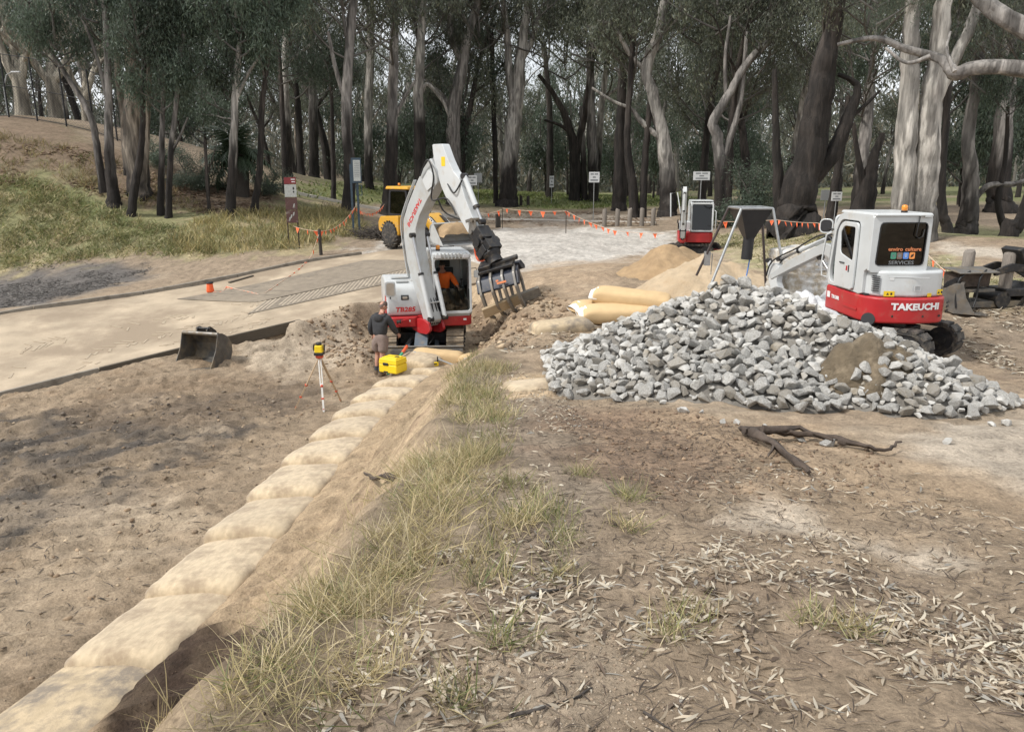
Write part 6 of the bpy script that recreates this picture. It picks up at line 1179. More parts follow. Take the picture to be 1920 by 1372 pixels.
for z_, x_ in ((1.35, -.05), (1.45, .05), (1.8, .08), (1.25, -.12)): q = MB(); q.add([(x_ - .02, -.055, z_ - .09), (x_ + .03, -.055, z_ - .05), (x_ + .06, -.055, z_ + .09), (x_ + .0, -.055, z_ + .06)], [(0, 1, 2, 3)]); q.build('emblem', 'sign_paper', r)
q = MB(); q.add([(.12 + .035 * math.cos(a), -.056, 2.5 + .06 * math.sin(a)) for a in np.linspace(0, 6.28, 11)[:-1]], [tuple(range(10))]); q.add([(.12 + .03 * math.cos(a), -.056, 2.36 + .045 * math.sin(a)) for a in np.linspace(0, 6.28, 11)[:-1]], [tuple(range(10))]); q.build('emblem', 'black_print', r)
pp = G(669, 441); r = empty('notice_board', loc=tuple(pp), rz=.2); tag(r, 'tall slim dark blue notice board with pale panel beside the shrub', 'notice board'); P_S2 = pp
for x_ in (-.14, .14): q = MB(); q.box((x_, 0, 1.6), (.1, .1, 3.4)); q.build('sign_post', 'sign_blue', r, .01)
q = MB(); q.box((.12, -.07, 3.0), (.46, .05, 1.15)); q.build('panel', 'sign_blue', r, .01); q = MB(); q.box((.14, -.1, 3.0), (.32, .02, .95)); q.build('notice', 'sign_paper', r); lines(r, .3, [(.02, .26, 3.38 - .08 * k) for k in range(9)], -.113, 'grey_print', .02)
q = MB(); q.ring(rrect(.3, .5, .03), rrect(.24, .44, .02), -.02, .02, T((.2, -.06, 2.1)) @ RZ(math.pi / 2)); q.build('bracket', 'sign_blue', r, .005)
def marks_sign(label, px, py, w_, h_, zc, back=False):
    r, p, _ = sign(label, px, py, None, w_, zc - h_ / 2, zc + h_ / 2, [(zc - h_ / 2, zc + h_ / 2, 'sign_grey' if back else 'sign_white')], (0,))
    if not back: lines(r, w_, [(-w_ * .36, -w_ * .05, zc + h_ * .3), (w_ * .03, w_ * .36, zc + h_ * .3), (-w_ * .14, w_ * .14, zc), (-w_ * .36, w_ * .36, zc - h_ * .28)], -.056, 'grey_print', h_ * .13)
marks_sign('white lettered sign in front of the grey one by the dark trunk', 886, 390, .72, .72, 2.0); marks_sign('blank grey back of a sign behind the lettered one', 897, 388, .6, .7, 2.15, True)
marks_sign('narrow white sign on a thin pole in the far grass', 1034, 381, .36, .9, 1.7); marks_sign('white lettered sign on a tall pole behind the car park bollards', 1112, 416, .62, .6, 2.6)
marks_sign('wide white sign standing behind the small parked excavator cab', 1310, 420, .9, .45, 2.55); marks_sign('grey sign back beside the leaning dark trunk', 1543, 418, .5, .5, 1.35, True); marks_sign('small white lettered sign among the trees by the dark stump', 1563, 420, .5, .42, 1.3)
# ================================================================ bunting: a cord with its flags
FL = MB(); FL.add([(-.09, 0, 0), (.09, 0, 0), (.01, .012, -.21), (0, .03, -.1)], [(0, 3, 2), (3, 1, 2), (0, 1, 3)]); FLM = FL.mesh('flag', 'flag_orange')
def bunting(label, pts, sag, step=.75, scale=1.0, jit=.0):
    P_ = []; 
    for a, b in zip(pts[:-1], pts[1:]): P_ += catenary(a, b, sag * (Vector(b) - Vector(a)).length, 14)[(1 if P_ else 0):]
    o0 = P_[0].copy(); r = empty('bunting', loc=tuple(o0)); tag(r, label, 'bunting', 'orange safety bunting'); q = MB(); q.tube([p - o0 for p in P_], .008 * scale, 6); q.build('cord', 'cord', r); acc = .3; rg_ = random.Random(len(label))
    for a, b in zip(P_[:-1], P_[1:]):
        L = (b - a).length; d = (b - a).normalized()
        while acc < L: c = a + d * acc - o0; link('flag', FLM, r, T(c) @ RZ(math.atan2(d.y, d.x) + rg_.uniform(-.5, .5)) @ RX(rg_.uniform(-.35, .35)) @ Matrix.Scale(scale * rg_.uniform(.8, 1.15), 4)); acc += step * rg_.uniform(.85, 1.15)
        acc -= L
U_ = lambda p, z: Vector((p.x, p.y, p.z + z))
bunting('orange bunting from the maroon sign to the dark round post', [U_(P_S1, .95), U_(P_LP, .98)], .03, .55, 1.15); bunting('orange bunting from the dark round post up to the blue notice board', [U_(P_LP, .98), U_(P_S2, 1.35)], .06, .5, 1.0)
e_ = G(735, 392); bunting('faint orange bunting from the blue notice board to the tree by the loader', [U_(P_S2, 1.3), U_(e_, 1.2)], .05, .45, .9)
g1 = [U_(P_LP, .95)] + [Vector((p.x, p.y, ramp_z(p.x, p.y) + .05)) for p in (G(583, 484), G(560, 510), G(520, 540), G(497, 556))]; bunting('orange bunting fallen from the post down onto the ramp', g1, .01, .55, 1.1)
g2 = [Vector((p.x, p.y, ramp_z(p.x, p.y) + .03)) for p in (G(485, 558), G(465, 552), G(445, 548), G(425, 542), G(418, 552), G(400, 553))]; bunting('tangled orange tape lying round the reel on the ramp', g2, .0, .3, 1.1)
pl0 = PT(886, 404, Y=P_K1.y + 1); bunting('orange bunting from behind the loader to the first steel picket', [pl0, U_(P_K1, 1.0)], .03, .75, 1.4); bunting('orange bunting strung between the two steel pickets', [U_(P_K1, 1.08), U_(P_K2, 1.15)], .02, .75, 1.4)
bunting('orange bunting from the leaning picket down to the small parked excavator', [U_(P_K2, 1.15), PT(1150, 432, Y=36), PT(1245, 438, Y=34.5)], .015, .62, 1.3)
bunting('orange bunting behind the funnel stand to the big dark leaning tree', [PT(1345, 415, Y=31), PT(1455, 412, Y=30)], .02, .6, 1.2); bunting('orange bunting from the big dark tree across to the compact excavator', [PT(1455, 412, Y=30), PT(1530, 418, Y=27), PT(1600, 426, Y=25)], .01, .42, 1.0); bunting('orange bunting sagging from the compact excavator to the thick timber posts', [PT(1740, 478, Y=17), PT(1795, 528, Y=15.6)], .01, .42, 1.0)
# ================================================================ dead roots and sticks
def stick(name, label, pts, r0, r1, m='root_bark', seed=0, cat='root', forks=()):
    rg_ = random.Random(seed); o0 = Vector(pts[0]); r = empty(name, loc=tuple(o0)); tag(r, label, cat)
    def tb(pp, ra, rb, nm):
        out_ = []; 
        for a, b in zip(pp[:-1], pp[1:]): out_ += [Vector(a).lerp(Vector(b), k / 5) + Vector((rg_.uniform(-1, 1), rg_.uniform(-1, 1), rg_.uniform(-.4, .6))) * ra * .5 for k in range(5)]
        out_.append(Vector(pp[-1])); k = len(out_); q = MB(); q.tube([p - o0 for p in out_], [ra + (rb - ra) * i / (k - 1) for i in range(k)], 9, jit=lambda i, j: 1 + .35 * math.sin(j * 2.4 + i * .6)); q.build(nm, m, r)
    tb(pts, r0, r1, 'main_root')
    for f_ in forks: tb(f_[0], f_[1], f_[2], 'side_root')
    return r
gg = lambda px, py, dz=.04: G(px, py) + Vector((0, 0, dz))
stick('dead_root', 'dark forked dead root lying on the bare dirt in front of the rocks', [gg(1398, 818, .05), gg(1450, 824, .08), gg(1530, 828, .07), gg(1610, 845, .05), gg(1660, 856, .05), gg(1688, 846, .08)], .034, .008, 'root_bark', 1, 'root',
      [([gg(1405, 822, .06), gg(1440, 845, .08), gg(1480, 870, .06), gg(1516, 893, .03)], .038, .016), ([gg(1430, 825, .1), gg(1500, 822, .1), gg(1560, 838, .06)], .03, .01), ([gg(1450, 848, .06), gg(1440, 862, .03)], .016, .006), ([gg(1400, 822, .06), gg(1385, 812, .05)], .03, .01), ([gg(1480, 868, .06), gg(1525, 885, .02)], .014, .005), ([gg(1570, 838, .05), gg(1640, 848, .03)], .02, .006)])
stick('dead_root', 'grey broken root sticking out of the cut sandy bank', [gg(745, 895, .0), gg(722, 915, .12), gg(700, 922, .14), gg(684, 908, .16)], .028, .012, 'root_bark', 4)
for i, (lab, pp, r_) in enumerate([('thin dark stick lying beside the leaf litter by the grass tuft', [(935, 1175), (1000, 1168), (1060, 1172)], .012), ('bent dark twig across the bare dirt near the small grass tuft', [(955, 1345), (1010, 1330), (1080, 1310), (1110, 1290)], .013), ('black twig lying among pale bark curls', [(1205, 1335), (1235, 1355), (1265, 1375)], .009), ('long thin stick on the mud beside the wheel tracks', [(170, 915), (196, 880), (203, 868)], .012), ('dark stick at the crest above the sandy cut', [(985, 1120), (1040, 1108), (1085, 1095)], .016), ('thin stick beside the forked root', [(1310, 812), (1350, 826), (1375, 838)], .008)]): stick('stick', lab, [gg(a, b, .004) for a, b in pp], r_ * .5, r_ * .22, 'stick_dark', 20 + i, 'stick')
# pile of cut branches beside the notice board
bp2 = G(715, 447); br = empty('brush_pile', loc=tuple(bp2)); tag(br, 'low pile of cut grey-green branches beside the notice board', 'brush pile'); q = MB(); rg_ = random.Random(5)
for k in range(240):
    a = rg_.uniform(0, 6.28); l_ = rg_.uniform(.5, 1.4); x_, y_ = rg_.gauss(0, .55), rg_.gauss(0, .4); z_ = rg_.uniform(0, .3); q.tube([(x_, y_, z_), (x_ + math.cos(a) * l_ * .5, y_ + math.sin(a) * l_ * .4, z_ + rg_.uniform(.05, .35)), (x_ + math.cos(a) * l_, y_ + math.sin(a) * l_ * .7, z_ + rg_.uniform(0, .5))], [.02, .012, .004], 5, caps=False)
q.build('twigs', 'bush_twig', br)
# ================================================================ trees
def bark_cols(V, base_z, sock, kind, seed):
    """bark colour per vertex: dark rough stocking at the foot, smooth pale bark above"""
    rg = np.random.default_rng(seed); h = V[:, 2] - base_z; s = rg.random() * 90
    ang = np.arctan2(V[:, 1] - V[:, 1].mean(), V[:, 0] - V[:, 0].mean()); patch = fbm(ang * 1.7 + s, h * .55 + s, 4); fine = fbm(ang * 5 + s, h * 1.1, 3)
    sock = sock * 1.35 + .3; dark = np.array((.026, .021, .018)); pal = {'pale': (.345, .325, .295), 'grey': (.215, .2, .185), 'dark': (.065, .054, .046), 'tan': (.31, .265, .215), 'plane': (.30, .27, .215)}[kind]; pal = np.array(pal)
    m = sstep(sock - .9, sock + 1.1, h + 2.6 * patch)[:, None]; C_ = dark * (1 - m) + pal * m
    m2 = (sstep(.12, .28, patch + .5 * fine) * .75)[:, None] * m; C_ = C_ * (1 - m2) + (pal * np.array((.62, .60, .60))) * m2
    m3 = (sstep(.16, .3, -patch + .3 * fine) * .5)[:, None] * m; C_ = C_ * (1 - m3) + np.minimum(pal * 1.3, .6) * m3
    return C_ * (1 + .35 * fine[:, None])
def set_cols(me, C_):
    ca = me.color_attributes.new('Col', 'FLOAT_COLOR', 'POINT'); ca.data.foreach_set('color', np.concatenate([np.clip(C_, .008, .9), np.ones((len(C_), 1))], 1).astype(np.float32).ravel())
def smooth_path(pts, rad, per=5, wob=.0, rg=None):
    P_ = [Vector(p) for p in pts]; o = []; r_ = []
    for i in range(len(P_) - 1):
        p0, p1, p2, p3 = P_[max(i - 1, 0)], P_[i], P_[i + 1], P_[min(i + 2, len(P_) - 1)]
        for k in range(per):
            t = k / per; o.append(.5 * ((2 * p1) + (p2 - p0) * t + (2 * p0 - 5 * p1 + 4 * p2 - p3) * t * t + (3 * p1 - p0 - 3 * p2 + p3) * t ** 3)); r_.append(rad[i] + (rad[i + 1] - rad[i]) * t)
    o.append(P_[-1]); r_.append(rad[-1])
    if wob: o = [p + Vector((rg.uniform(-1, 1), rg.uniform(-1, 1), 0)) * wob * r for p, r in zip(o, r_)]
    return o, r_
def flute(seed): return lambda i, j: 1 + .10 * math.sin(j * 1.9 + seed + i * .25) + .05 * math.sin(j * 4.1 + i * .7)
# ---- leafy crowns: a few prototypes, hanging leaf sprays on fine branches
def leaves(tips, per, spread, size, rg, cols, droop=1.0):
    n = len(tips) * per; c = np.repeat(np.array(tips), per, 0) + rg.normal(size=(n, 3)) * np.array(spread); c[:, 2] -= np.abs(rg.normal(size=n)) * spread[2] * .8
    L = rg.uniform(.7, 1.35, n) * size; Wd = L * rg.uniform(.16, .26, n)
    d = np.stack([rg.normal(size=n) * .55, rg.normal(size=n) * .55, -np.abs(rg.normal(size=n)) * droop - .25], 1); d /= np.linalg.norm(d, axis=1)[:, None]
    s = np.cross(d, rg.normal(size=(n, 3))); s /= np.linalg.norm(s, axis=1)[:, None] + 1e-6
    a = c; b = c + d * (L * .5)[:, None] + s * (Wd * .5)[:, None]; e = c + d * L[:, None]; f_ = c + d * (L * .5)[:, None] - s * (Wd * .5)[:, None]
    V = np.stack([a, b, e, f_], 1).reshape(-1, 3); F_ = np.arange(4 * n).reshape(n, 4)
    cl = np.array(cols)[rg.integers(len(cols), size=len(tips))].repeat(per, 0) * rg.uniform(.65, 1.35, (n, 1)); return V, F_, cl.repeat(4, 0)
GUM = [(.11, .125, .085), (.125, .142, .098), (.10, .115, .085), (.14, .155, .105), (.16, .165, .105), (.105, .122, .092)]
def grow(rg, start, d0, L0, r0, levels, up=.25, nb=(2, 4), gn=.55, tubes=None, tips=None, lv=0):
    p = Vector(start); d = Vector(d0).normalized(); n = 5; pts = [p.copy()]; k0 = None
    for i in range(n):
        d = (d + Vector((rg.uniform(-1, 1), rg.uniform(-1, 1), rg.uniform(-.5, .8) + up)) * .22).normalized(); p = p + d * L0 / n; pts.append(p.copy())
        if lv >= 1 and i >= 1: tips.append(tuple(p)) if (lv >= levels - 1) else None
    tubes.append((pts, r0, r0 * .5)); 
    if lv >= levels: tips.append(tuple(p)); return
    for b in range(rg.randint(*nb)):
        k = rg.randint(2, n); ax = Vector((rg.uniform(-1, 1), rg.uniform(-1, 1), rg.uniform(-.3, .7))); nd = (d + ax * .95).normalized(); grow(rg, pts[k], nd, L0 * gn * rg.uniform(.8, 1.3), r0 * .5, levels, up, nb, gn, tubes, tips, lv + 1)
def crown_mesh(seed, H_, R_, per=15, size=.30, cols=GUM, spread=(.40, .40, .42), n0=6, keep=.34):
    rg = random.Random(seed); ng = np.random.default_rng(seed); tubes = []; tips = []
    for i in range(n0):
        a = 2 * math.pi * i / n0 + rg.uniform(-.4, .4); z0 = H_ * rg.uniform(0, .55); grow(rg, (0, 0, z0), (math.cos(a) * R_ * .9, math.sin(a) * R_ * .9, rg.uniform(.15, .9) * R_), R_ * rg.uniform(.7, 1.05), .075, 3, .12, (2, 4), .58, tubes, tips)
    grow(rg, (0, 0, H_ * .3), (0, 0, 1), H_ * .6, .1, 3, .2, (3, 4), .5, tubes, tips)
    tips = [t_ for t_ in tips if rg.random() < keep]; q = MB()
    for pts, a, b in tubes: q.tube(pts, [a + (b - a) * i / (len(pts) - 1) for i in range(len(pts))], 5, caps=False)
    nb_ = len(q.v); V, F_, cl = leaves(tips, per, spread, size, ng, cols); bv = np.array(q.v); bc = np.tile(np.array([[.17, .155, .14]]), (nb_, 1)) * ng.uniform(.6, 1.3, (nb_, 1))
    me = bpy.data.meshes.new('crown'); va = np.concatenate([bv, V]); fa = np.concatenate([np.array([f for f in q.f]), F_ + nb_]); me.vertices.add(len(va)); me.vertices.foreach_set('co', va.astype(np.float32).ravel()); me.loops.add(fa.size); me.loops.foreach_set('vertex_index', fa.astype(np.int32).ravel()); me.polygons.add(len(fa)); me.polygons.foreach_set('loop_start', np.arange(0, fa.size, 4, dtype=np.int32)); me.update(calc_edges=True)
    set_cols(me, np.concatenate([bc, cl])); me.materials.append(MAT['leaf']); return me, len(fa)
CROWNS = []; tot = 0
for i, (h_, r_) in enumerate(((7, 4.2), (8, 4.6), (6.5, 3.8), (9, 4.4), (7, 5.0))): m_, n_ = crown_mesh(100 + i, h_, r_); CROWNS.append(m_); tot += n_
SLIM = []
for i, (h_, r_) in enumerate(((7, 2.3), (8, 2.6), (6, 2.1))): m_, n_ = crown_mesh(200 + i, h_, r_, 15, .27, [(.085, .115, .08), (.075, .105, .075), (.10, .13, .09)], (.34, .34, .5), 7, .34); SLIM.append(m_); tot += n_
print('leaf faces', tot)
def trunk_obj(paths, parent, base, sock, kind, seed, n=14):
    q = MB(); rg = random.Random(seed)
    for pts, rad in paths: o_, r_ = smooth_path(pts, rad, 6, .12, rg); q.tube([p - base for p in o_], r_, n if max(rad) > .12 else 8, jit=flute(seed) if max(rad) > .1 else None)
    me = q.mesh('trunk', 'trunk'); V = np.array(q.v); set_cols(me, bark_cols(V, 0, sock, kind, seed)); return link('trunk', me, parent)
def hero(label, Y, base, limbs, kind, sock, crowns, seed, pool=None, dy=0, group=None, name='gum_tree'):
    """base/limb points are picture directions taken to the distance the trunk foot has on the ground"""
    p0 = PT(base[0][0], base[0][1], Y=Y); gz = H(p0.x, Y); b0 = Vector((p0.x, Y, gz)); r = empty(name, loc=tuple(b0)); tag(r, label, 'tree', group); paths = []
    for li, L in enumerate([base] + limbs):
        pts = []; rad = []
        for i, (a, b, w_) in enumerate(L): p = PT(a, b, Y=Y + dy * (0 if li == 0 else i * .35)); pts.append(p); rad.append(w_ * .5 * Y / FPX * 1.03)
        if li == 0: pts[0].z = gz - .25; pts.insert(1, Vector((pts[0].x + (pts[1].x - pts[0].x) * .2, Y, gz + .45))); rad.insert(1, rad[0] * .92); rad[0] *= 1.3
        paths.append((pts, rad))
    trunk_obj(paths, r, b0, sock, kind, seed); rg = random.Random(seed)
    for (cx, cy, s) in crowns:
        c = PT(cx, cy, Y=Y + rg.uniform(-1, 1)) - b0; pool_ = pool or CROWNS; link('crown', pool_[rg.randrange(len(pool_))], r, T(c) @ RZ(rg.uniform(0, 6.28)) @ Matrix.Scale(s, 4))
    return r
# ---- traced trees: left bank
hero('slender gum with twin dark feet on the left bank, leaning trunk beside it', 38, [(212, 366, 22), (206, 300, 16), (204, 200, 13), (200, 90, 11), (196, -20, 9)], [[(194, 362, 15), (181, 270, 12), (168, 215, 10), (130, 150, 8), (95, 95, 6), (60, 40, 4)], [(204, 200, 8), (185, 120, 6), (165, 60, 5), (140, 10, 4)]], 'grey', 1.6, [(110, 130, .62), (190, 90, .75), (70, 90, .5)], 1, SLIM)
hero('broad pale multi-stemmed gum on the left bank by the fence', 39.5, [(258, 345, 40), (252, 250, 34), (250, 150, 26), (240, 60, 20), (225, -20, 16)], [[(268, 330, 16), (274, 220, 14), (280, 120, 11), (300, 20, 8)], [(240, 330, 14), (232, 220, 12), (222, 140, 10), (215, 30, 8)]], 'tan', .8, [(250, 130, .9), (290, 70, .8)], 2, SLIM)
hero('dark leaning sapling crossing the broad pale gum on the bank', 37.5, [(244, 382, 15), (256, 330, 13), (266, 260, 10), (268, 170, 8), (272, 60, 6)], [], 'dark', 3, [(268, 150, .6)], 3, SLIM)
hero('thin dark gum sapling on the bank, straighter of a pair', 38, [(300, 396, 13), (303, 300, 10), (305, 200, 8), (312, 60, 6), (318, -20, 5)], [], 'grey', 1.8, [(306, 215, .62), (310, 110, .7)], 4, SLIM)
hero('thin dark gum sapling on the bank, leaning one of a pair', 37.6, [(314, 404, 12), (320, 290, 10), (332, 180, 8), (345, 60, 6)], [[(320, 290, 6), (340, 250, 4), (352, 220, 3)]], 'grey', 2.2, [(335, 200, .62), (345, 100, .7)], 5, SLIM)
hero('dark footed gum with pale upper stem near the fan palm', 38, [(430, 406, 19), (437, 300, 14), (441, 180, 11), (452, 60, 9), (462, -30, 7)], [[(441, 190, 7), (470, 130, 5), (500, 90, 4)]], 'pale', 2.1, [(430, 190, .55), (450, 110, .8)], 6, SLIM)
hero('slim dark gum beside the fan palm leaning towards the sign', 39, [(476, 397, 14), (488, 300, 11), (492, 200, 9), (505, 80, 7), (512, -20, 5)], [], 'dark', 3, [(495, 150, .7), (508, 70, .7)], 7, SLIM)
hero('small bare sapling on the litter slope of the bank', 38.5, [(391, 379, 7), (388, 330, 6), (384, 262, 4)], [[(388, 330, 3), (398, 300, 2), (404, 275, 1.5)]], 'dark', 1, [], 8)
hero('dark slender gum rising behind the maroon sign', 47, [(536, 374, 13), (533, 280, 10), (528, 180, 8), (520, 60, 6), (515, -20, 5)], [], 'dark', 3, [(528, 170, .75), (520, 70, .8)], 9, SLIM)
hero('far straight gum with dark foot in the grass left of the notice board', 66, [(590, 352, 20), (588, 250, 16), (585, 120, 13), (580, -20, 10)], [], 'grey', 3.5, [(587, 190, 1.0), (583, 90, 1.1)], 10)
hero('thin dark gum just left of the notice board', 50, [(626, 384, 9), (625, 300, 8), (622, 200, 6), (618, 80, 5)], [], 'dark', 4, [(622, 190, .7)], 11, SLIM)
hero('stout gum directly behind the blue notice board', 44, [(655, 408, 26), (655, 330, 21), (650, 200, 17), (655, 90, 15), (665, -20, 12)], [[(652, 200, 9), (630, 130, 7), (615, 60, 5)]], 'grey', 3.2, [(652, 140, .9), (640, 60, .8)], 12)
hero('pale barked gum standing between notice board and loader cab', 62, [(693, 366, 18), (690, 280, 15), (692, 150, 13), (698, 20, 10)], [], 'pale', 2.0, [(692, 120, 1.1)], 13)
hero('gum with wide flared black foot left of the loader', 49, [(728, 410, 32), (732, 330, 22), (735, 240, 18), (738, 120, 15), (742, -20, 12)], [[(736, 230, 8), (760, 180, 6), (780, 150, 4)]], 'grey', 3.6, [(738, 150, 1.0), (730, 60, 1.0)], 14)
hero('gum with dark trunk behind the loader and a limb to the right', 58, [(790, 392, 24), (787, 280, 20), (785, 180, 17), (790, 60, 14), (795, -20, 12)], [[(785, 190, 8), (800, 158, 7), (830, 190, 6), (843, 222, 4)]], 'pale', 5.0, [(788, 150, 1.0), (770, 80, 1.0)], 15)
hero('blue-grey forked gum rising behind the digger arm', 60, [(853, 392, 30), (852, 300, 25), (850, 220, 21), (865, 130, 19), (880, 60, 16), (905, -20, 13)], [[(868, 120, 13), (845, 60, 11), (850, -20, 8)], [(848, 212, 9), (830, 180, 7), (798, 150, 5)]], 'grey', 2.0, [(900, 120, .8), (840, 40, .8)], 16)
hero('thin dark gum right behind the excavator stick', 64, [(930, 384, 10), (928, 280, 9), (925, 180, 8), (922, 60, 6)], [], 'dark', 6, [(925, 170, .8)], 17, SLIM)
hero('great pale gum with black stocking in the middle of the clearing', 61, [(952, 388, 38), (955, 330, 29), (962, 240, 26), (970, 180, 22), (975, 120, 18), (985, 40, 15), (995, -20, 12)], [[(964, 215, 13), (955, 140, 12), (950, 60, 10), (940, -20, 7)], [(975, 120, 10), (1000, 70, 8), (1010, 20, 6)]], 'pale', 2.4, [(1000, 130, .9), (945, 90, .9)], 18)
hero('dark gum with spreading branches beyond the grass', 66, [(1078, 380, 22), (1078, 300, 18), (1066, 235, 13), (1040, 180, 9), (1010, 140, 6)], [[(1078, 305, 13), (1095, 220, 11), (1110, 120, 9), (1130, 20, 7)], [(1070, 250, 7), (1050, 235, 5), (1020, 225, 4)]], 'dark', 4, [(1060, 170, 1.0), (1110, 110, 1.0)], 19)
hero('thin dark gum left of the spreading dark one in the grass', 74, [(1030, 372, 13), (1032, 300, 12), (1030, 200, 10), (1020, 80, 8)], [], 'dark', 5, [(1028, 170, 1.1)], 20)
hero('double grey gum behind the car park sign', 66, [(1112, 385, 22), (1112, 300, 18), (1108, 200, 14), (1105, 80, 11)], [[(1096, 384, 12), (1094, 300, 10), (1090, 200, 8)]], 'grey', 2.6, [(1108, 160, 1.1)], 21)
hero('thick dark gum behind the bollard row', 55, [(1160, 395, 28), (1162, 310, 21), (1165, 220, 17), (1170, 100, 13), (1175, -20, 10)], [], 'dark', 6, [(1165, 200, .9), (1170, 90, 1.0)], 22)
hero('dark crooked gum at the end of the bollard row', 49, [(1190, 416, 18), (1185, 340, 15), (1176, 265, 12), (1182, 150, 10), (1190, 20, 8)], [[(1206, 414, 15), (1208, 330, 13), (1214, 240, 10), (1225, 150, 8)]], 'dark', 4, [(1185, 190, .9)], 23)
hero('tall pale gum leaning left beside the small parked excavator', 49, [(1252, 418, 34), (1252, 350, 27), (1245, 270, 24), (1225, 180, 21), (1212, 130, 19), (1235, 60, 15), (1250, -20, 12)], [[(1242, 262, 10), (1215, 240, 9), (1195, 220, 8), (1185, 205, 6), (1150, 190, 5), (1110, 165, 4)], [(1215, 140, 9), (1180, 100, 8), (1150, 50, 6), (1120, 40, 4)]], 'pale', 1.2, [(1180, 130, .8), (1280, 90, .9)], 24)
hero('grey gum with a long limb sweeping right above the parked excavator', 45, [(1347, 402, 22), (1350, 330, 19), (1346, 262, 18), (1338, 228, 16), (1365, 180, 15), (1400, 120, 13), (1450, 70, 11), (1520, 10, 8)], [[(1352, 310, 11), (1372, 250, 10), (1390, 180, 8), (1400, 60, 6)], [(1362, 185, 7), (1360, 110, 6), (1370, 30, 5)]], 'grey', 1.8, [(1420, 150, .7), (1340, 100, .9)], 25)
hero('huge dark gum leaning right with a big fork behind the funnel stand', 31, [(1485, 442, 92), (1492, 390, 74), (1512, 310, 56), (1530, 220, 44), (1545, 130, 38), (1560, 60, 32), (1575, -20, 26)], [[(1510, 345, 34), (1560, 290, 27), (1590, 222, 21), (1608, 170, 14), (1598, 152, 9), (1572, 140, 6)], [(1465, 432, 24), (1459, 340, 17), (1455, 240, 12), (1452, 130, 9)], [(1590, 225, 9), (1630, 190, 6), (1650, 170, 4)]], 'dark', 5, [(1540, 110, .6), (1620, 110, .55)], 26)
hero('slim leaning dark trunk behind the pair of small signs', 38, [(1556, 428, 20), (1566, 350, 15), (1578, 280, 11), (1590, 180, 9)], [], 'dark', 4, [(1585, 190, .6)], 27, SLIM)
hero('broken dark stump-like gum beyond the small white sign', 37, [(1612, 424, 42), (1628, 350, 30), (1640, 292, 16), (1655, 250, 9)], [[(1625, 370, 14), (1610, 300, 10), (1600, 230, 7)]], 'dark', 2.5, [(1620, 220, .6)], 28)
hero('massive twin-trunked pale gum behind the compact excavator', 25, [(1692, 470, 50), (1692, 400, 42), (1698, 300, 36), (1703, 200, 30), (1707, 100, 27), (1712, -20, 23)], [[(1724, 470, 54), (1730, 380, 47), (1740, 280, 41), (1746, 190, 35), (1760, 100, 28), (1770, 0, 24)], [(1742, 215, 24), (1780, 130, 21), (1815, 60, 18), (1845, -20, 15)]], 'pale', .3, [(1640, 60, .5), (1760, 40, .5)], 29)
hero('dark thin trunk tight behind the massive pale gum', 31, [(1772, 470, 18), (1767, 400, 16), (1766, 330, 14), (1774, 230, 12), (1780, 100, 10)], [], 'dark', 4, [(1780, 150, .6)], 30, SLIM)
hero('bent grey gum with flared foot right of the compact excavator', 33, [(1804, 470, 38), (1815, 410, 31), (1820, 340, 26), (1816, 250, 21), (1830, 160, 17), (1842, 60, 13), (1850, -20, 10)], [[(1818, 390, 12), (1850, 350, 10), (1900, 345, 8), (1950, 330, 6)]], 'grey', 1.2, [(1850, 190, .6), (1830, 100, .7)], 31)
hero('thin bent dark gum at the far right path', 33, [(1884, 470, 14), (1880, 420, 12), (1872, 370, 10), (1885, 300, 8), (1890, 200, 6)], [], 'dark', 4, [(1888, 220, .5)], 32, SLIM)
hero('leaning dark gum overhanging the path by the timber posts', 25, [(1884, 482, 26), (1905, 430, 20), (1925, 380, 17), (1950, 300, 14)], [], 'dark', 4, [(1930, 260, .45)], 33)
hero('broad grey gum beyond the path on the right', 44, [(1868, 436, 46), (1872, 360, 36), (1880, 260, 30), (1890, 140, 24), (1900, 0, 18)], [], 'grey', 2.5, [(1890, 200, .8), (1870, 100, .8)], 34)
# near gum outside the frame at the right whose boughs hang into the picture
nb = Vector((13.6, 15.5, H(13.6, 15.5))); nt_ = empty('gum_tree', loc=tuple(nb)); tag(nt_, 'near gum whose crooked mottled boughs reach in above the compact excavator', 'tree'); yb_ = 15.5
def bough(L): return ([PT(a, b, Y=yb_ + i * .25) for i, (a, b, w_) in enumerate(L)], [w_ * .5 * yb_ / FPX for a, b, w_ in L])
trunk_obj([([nb - Vector((0, 0, .3)), nb + Vector((-.2, 0, 2)), nb + Vector((-.5, 0, 5)), nb + Vector((-.8, 0, 10))], [.6, .5, .42, .25]), bough([(2080, 170, 40), (1985, 145, 34), (1900, 127, 29), (1830, 127, 26), (1790, 138, 24), (1765, 112, 18), (1700, 92, 14), (1640, 72, 10), (1570, 84, 6)]), bough([(2100, 160, 40), (1990, 90, 38), (1900, 42, 34), (1850, 8, 30), (1800, -40, 24)]), bough([(1745, 105, 9), (1700, 118, 6), (1660, 90, 5)]), bough([(1790, 135, 8), (1775, 95, 5), (1782, 60, 4)])], nt_, nb, .5, 'grey', 77)
rgx = random.Random(9)
for cx, cy, s in ((1650, 30, .2), (1720, 20, .2), (1600, 62, .16), (1540, 40, .18), (1790, 50, .17), (1480, 15, .2), (1690, 5, .22), (1880, 5, .2)): link('crown', SLIM[rgx.randrange(3)], nt_, T(PT(cx, cy - 40, Y=17) - nb) @ RZ(rgx.uniform(0, 6)) @ RX(math.pi) @ T((0, 0, -1.5)) @ Matrix.Scale(s, 4))
